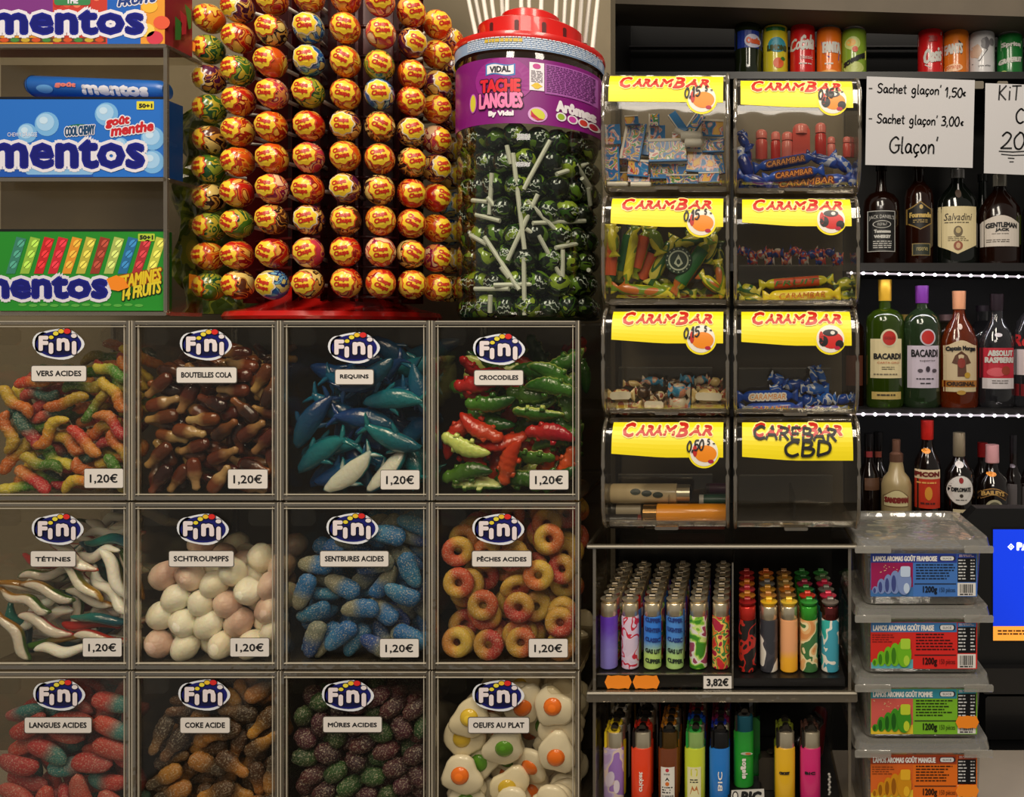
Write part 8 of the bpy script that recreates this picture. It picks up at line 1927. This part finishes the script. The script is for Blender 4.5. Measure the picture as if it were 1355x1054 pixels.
# --- soft drink bottle and cans
CB = bases[0]
G7 = 'drink cans on the top shelf'
o, f = bottle('soda_bottle', 'dark green plastic soda bottle with blue label', 990, [(16, 108), (18.5, 104), (17.5, 88), (18.5, 70), (18.5, 40), (17, 34), (9, 25), (7.5, 22), (7.5, 21), (8.6, 21), (8.6, 14)], YB, C((26, 34, 16), .12, coat=.7), 2, C((24, 24, 26), .3), group=G7)
s = Sheet(); grect(s, 972.2, 41, 1007.8, 64, C((26, 50, 140), .4)); s.ell(996, 55, 11, 9, C((190, 190, 210), .4), .0003, 20).text('Oasis', 987, 50, 1006, 59, C((206, 84, 40), .4), .0008, .8)
lab(o, s, f)
def can(cx, top, bot, body, label, decor, lidc=(170, 170, 168), rimc=None):
    k = K(YB)
    c = at(cx, 0, YB)
    r_ = 16.6 * k
    zb = shz[0] + .0004
    zt = CAM_Z - (top - VY) * k
    o = thing('drink_can', label, 'can', (c.x, YB, zb), G7)
    MB().lathe([(r_ * .82, zb), (r_ * .96, zb + .004), (r_, zb + .009), (r_, zt - .011), (r_ * .96, zt - .006)], (c.x, YB), body, 28).build('can_body', o, smooth='auto')
    MB().lathe([(r_ * .955, zt - .006), (r_ * .86, zt - .0015), (r_ * .90, zt), (r_ * .84, zt), (r_ * .82, zt - .003)], (c.x, YB), C(lidc, .3, .7), 28).build('can_lid', o, smooth='auto')
    def f(x, y, h):
        p = at(x, y, YB - r_ * .8)
        d = max(-r_ * .985, min(r_ * .985, p.x - c.x))
        return Vector((c.x + d, YB - math.sqrt(r_ * r_ - d * d) - .0005 - h * 2, p.z))
    s = Sheet(); decor(s)
    s.build('print', o, f)
CK = dict(rough=.25, coat=.5)
can(1026, 35, 101, C((206, 190, 40), .25, coat=.5), 'yellow can with blue oval and green rim', lambda s: (grect(s, 1010, 36, 1042, 41, C((40, 110, 50), .3)), s.ell(1028, 60, 12, 10, C((50, 140, 160), .4), .0002, 20).text('LIMONI', 1015, 60, 1041, 68, C((60, 70, 30), .4), .0006, .8).ell(1030, 84, 7, 7, C((214, 90, 40), .4), .0002, 16).ell(1036, 78, 3, 2.5, C((50, 110, 40), .4), .0004, 10)), (60, 110, 60))
can(1062, 34, 101, C((196, 24, 26), .25, coat=.5), 'red cola can with white script', lambda s: (s.text('Coca', 1046, 52, 1068, 68, WT, .0004, .6, .3, slope=-.15), s.text('Cola', 1058, 48, 1077.5, 68, WT, .0004, .8, .3, slope=-.15), s.text('classic', 1058, 73, 1076, 79, WT, .0004, .3), s.lines(1057, 84, 1075, 87, 1, WT, .0004, 3, .5)))
can(1097, 38, 101, C((222, 110, 26), .25, coat=.5), 'orange can with white letters on a blue patch', lambda s: (s.poly([(1087, 55), (1112, 56), (1110, 80), (1096, 77), (1089, 70)], C((30, 50, 140), .4), .0002), s.text('FANTA', 1088, 56, 1113, 71, WT, .0006, 1.0), s.lines(1091, 84, 1104, 88, 1, WT, .0004, 4, .5), s.ell(1097, 96, 12, 3, C((236, 170, 90), .4), .0002, 14)))
can(1130, 40, 107, C((130, 160, 50), .25, coat=.5), 'lime green can with slanted yellow band', lambda s: (s.ell(1128, 58, 10, 9, C((190, 200, 120), .4), .0001, 18), s.ell(1126, 57, 6, 5, C((226, 170, 80), .4), .0003, 14), s.ell(1131, 66, 4, 4, C((206, 80, 50), .4), .0003, 12), s.ell(1130, 90, 13, 8, C((180, 190, 110), .4), .0001, 18), s.poly([(1115, 80), (1146, 66), (1146, 78), (1115, 93)], C((220, 196, 50), .4), .0004), s.text('SCHWEPPES', 1117, 82, 1145, 89, INK, .0008, .7, 0, 0, None, slope=-.45)))
can(1231, 40, 103, C((196, 26, 30), .25, coat=.5), 'red can with silver top and white lettering', lambda s: (s.poly([(1216, 42), (1246, 42), (1246, 46), (1230, 56), (1216, 58)], C((170, 166, 164), .35), .0002), s.text('ZERO', 1228, 48, 1240, 56, C((150, 30, 30), .4), .0006, .6), s.text('Oasis', 1222, 66, 1246.5, 86, WT, .0006, .9, .2, slope=-.2), s.ribbon([(1224, 86), (1230, 90), (1246, 84)], 1.2, WT, .0004)))
can(1265, 41, 104, C((214, 116, 30), .25, coat=.5), 'orange can with black patch and white letters', lambda s: (s.poly([(1250, 56), (1268, 54), (1273, 60), (1272, 72), (1262, 80), (1250, 84)], C((26, 22, 20), .4), .0002), s.text('FANTS', 1250, 58, 1273, 72, WT, .0006, .8, .05), s.ell(1262, 90, 11, 5, C((236, 190, 150), .4), .0002, 18), s.text('orange', 1254, 87, 1270, 93, C((206, 90, 40), .4), .0006, .3)))
can(1299, 43, 110, C((206, 204, 206), .3, coat=.3), 'white and silver can with grey drawing', lambda s: (s.ell(1303, 58, 6, 8, C((110, 108, 112), .4), .0002, 14, .1, 5), s.ell(1292, 68, 6, 9, C((200, 170, 150), .4), .0002, 14, .1, 5), s.ell(1312, 56, 4, 5, C((120, 118, 120), .4), .0002, 12), s.ribbon([(1288, 84), (1296, 80), (1306, 66)], .8, INK, .0004), s.text('ultra white', 1294, 86, 1310, 89, INK, .0004, .2), s.text('330', 1301, 101, 1308, 104, INK, .0004, .2)))
can(1336, 46, 107, C((24, 110, 46), .25, coat=.5), 'green can with white lettering', lambda s: (s.poly([(1326, 52), (1352, 54), (1350, 64), (1326, 66)], C((130, 160, 120), .4), .0001), s.text('Sprite', 1326, 56, 1350, 64, WT, .0004, .5), s.text('GRAPEFRUIT', 1324, 78, 1352, 85, WT, .0004, .5, .1, slope=-.1), s.ell(1328, 96, 4, 3, C((180, 200, 120), .4), .0002, 10)))

# --- hand written signs
def sign(corners, label, strokes):
    Y = .905
    P = [at(x, y, Y) for x, y in corners]
    c = sum(P, Vector()) / 4
    o = thing('paper_sign', label, 'sign', tuple(c), 'hand written paper signs')
    MB().add([tuple(v) for v in P] + [(v.x, v.y + .0012, v.z) for v in P], [(0, 3, 2, 1), (4, 5, 6, 7), (0, 1, 5, 4), (1, 2, 6, 5), (2, 3, 7, 6), (3, 0, 4, 7)], PAPER).build('sheet', o)
    s = Sheet(); strokes(s)
    s.build('handwriting', o, flat(Y - .0004))
MKR = C((14, 13, 16), .5)
sign([(1147, 101), (1290, 106), (1287, 222), (1145, 218)], 'white paper sign hand lettered Sachet glaçon 1,50€ and 3,00€',
     lambda s: (s.hand("- Sachet glaçon'", 1149, 122, 12, 1.7, MKR, width=97, slope=.035), s.hand('1,50', 1250, 128, 12, 1.8, MKR, width=24, slope=.03), s.hand('€', 1274, 127, 8, 1.5, MKR),
                s.hand("- Sachet glaçon'", 1149, 162, 12, 1.7, MKR, width=92, slope=.04), s.hand('3,00', 1245, 166, 12, 1.8, MKR, width=25, slope=.03), s.hand('€', 1271, 166, 8, 1.5, MKR),
                s.hand("Glaçon'", 1176, 202, 21, 2.2, MKR, width=66, slope=.02)))
sign([(1304, 110), (1420, 114), (1418, 234), (1302, 229)], 'second white paper sign beginning KiT, cut by the frame edge',
     lambda s: (s.hand('KiT', 1320, 132, 19, 2.0, MKR, width=31), s.hand('C', 1343, 163, 19, 2.2, MKR), s.hand('20', 1323, 197, 22, 2.3, MKR, width=34), s.hand(' C0', 1355, 163, 19, 2.2, MKR), s.hand('€', 1358, 196, 18, 2.1, MKR),
                s.ribbon([(1322, 200), (1340, 201), (1358, 200)], 1.6, MKR), s.ribbon([(1325, 204), (1340, 205.5), (1357, 205)], 1.4, MKR), s.ribbon([(1334, 209), (1342, 209.5)], 1.4, MKR), s.ribbon([(1336, 214), (1341, 214)], 1.4, MKR)))
for i, cx_ in enumerate((1293, 1325)):
    o = thing('sign_clip', ('clear sign clip between the two paper signs', 'clear sign clip behind the second paper sign')[i], 'clip', tuple(at(cx_, 112, .91)))
    a_, b_ = at(cx_ - 6, 108, .912), at(cx_ + 8, 118, .912)
    MB().box((a_.x, .908, b_.z), (b_.x, .914, a_.z), C((120, 112, 98), .3, coat=.5), .002).build('clip_body', o)

# ================================================================ payment screen and counter machines
o = thing('payment_terminal', 'black payment screen with blue display beside the plastic tubs', 'payment terminal', tuple(at(1380, 880, .24)))
a_, b_ = at(1276, 673, .22), at(1520, 882, .22)
MB().box((a_.x, .222, b_.z), (b_.x, .245, a_.z), C((9, 9, 10), .45), .016).build('housing', o)
a2, b2 = at(1314, 699, .22), at(1500, 847, .22)
SCR = C((16, 62, 236), .3, emit=.45)
s = Sheet().rect(1312, 697, 1502, 849, C((8, 8, 10), .3), .0).rect(1314, 700, 1500, 828, SCR, .0003).rect(1314, 828, 1500, 847, C((246, 160, 60), .4, emit=.7), .0004)
sc_ = s.build('screen', o, flat(.2215))
WE = C((230, 236, 255), .4, emit=1.)
s = Sheet().poly([(1333, 723), (1337.5, 718.5), (1342, 723), (1337.5, 727.5)], WE, .0006).poly([(1335, 723), (1337.5, 720.5), (1340, 723), (1337.5, 725.5)], SCR, .0008).ell(1337.5, 723, 1.2, 1.2, WE, .0010, 8)
s.text('PAIEMENT', 1345, 717, 1410, 728, WE, .0006, 1.0).ell(1361, 750, 6, 4, WE, .0006, 16).rrect(1355, 785, 1400, 802, 3, C((10, 12, 24), .4), .0006)
s.lines(1320, 833, 1380, 841, 2, C((90, 50, 20), .4), .0008, 5, .5, False)
s.build('screen_text', sc_, flat(.2215))
MB().box((at(1345, 0, .26).x, .246, at(1300, 882, .21).z), (at(1460, 0, .26).x, .285, b_.z + .05), BLACK).build('neck', o)
o = thing('receipt_machine', 'black boxy counter machine under the payment screen', 'machine', tuple(at(1400, 1000, .25)))
for (y0, y1, x0, x1, Yq) in ((884, 918, 1300, 1500, .21), (921, 978, 1304, 1500, .215), (978, 1003, 1310, 1500, .225)):
    a_, b_ = at(x0, y0, Yq), at(x1, y1, Yq)
    MB().box((a_.x, Yq, b_.z), (b_.x, Yq + .09, a_.z), C((17, 17, 18), .4, coat=.2), .003).build('casing', o)
MB().box((at(1295, 0, .2).x, .19, .90), (.75, .40, at(0, 1003, .22).z - .0005), C((16, 16, 16), .5)).build('plinth', o)

# ================================================================ labels: single every look-alike out by where it sits
TENS = ['', '', 'twenty', 'thirty', 'forty', 'fifty']
TEEN = ['thirteenth', 'fourteenth', 'fifteenth', 'sixteenth', 'seventeenth', 'eighteenth', 'nineteenth', 'twentieth']
def ordinal(n):
    return (ORD + TEEN)[n - 1] if n <= 20 else '%s-%s' % (TENS[n // 10], ORD[n % 10 - 1]) if n % 10 else TENS[n // 10][:-1] + 'ieth'
bpy.context.view_layer.update()
same = {}
for ob in COL.objects:
    if 'category' in ob and 'label' in ob:
        same.setdefault(ob['label'], []).append(ob)
def project(ob):
    p = ob.matrix_world.translation
    k = K(p.y)
    return VX + p.x / k, VY + (CAM_Z - p.z) / k
for lb_, obs in list(same.items()):
    if len(obs) < 2:
        continue
    pos = [(project(ob), ob) for ob in obs]
    if len(obs) <= 7:
        pos.sort(key=lambda t: t[0][0])
        for i, (_, ob) in enumerate(pos):
            ob['label'] = '%s, %s from left' % (lb_, ordinal(i + 1))
    else:
        nb = max(2, math.ceil(len(obs) / 7))
        pos.sort(key=lambda t: t[0][1])
        per = math.ceil(len(pos) / nb)
        for b_ in range(nb):
            row = sorted(pos[b_ * per:(b_ + 1) * per], key=lambda t: t[0][0])
            for i, (_, ob) in enumerate(row):
                ob['label'] = '%s, %s level, %s from left' % (lb_, 'top' if b_ == 0 else 'lowest' if b_ == nb - 1 else ordinal(b_ + 1), ordinal(i + 1))
over = [ob['label'] for ob in COL.objects if 'category' in ob and len(ob['label'].split()) > 16]

for ob in COL.objects:
    if '_o' in ob:
        del ob['_o']
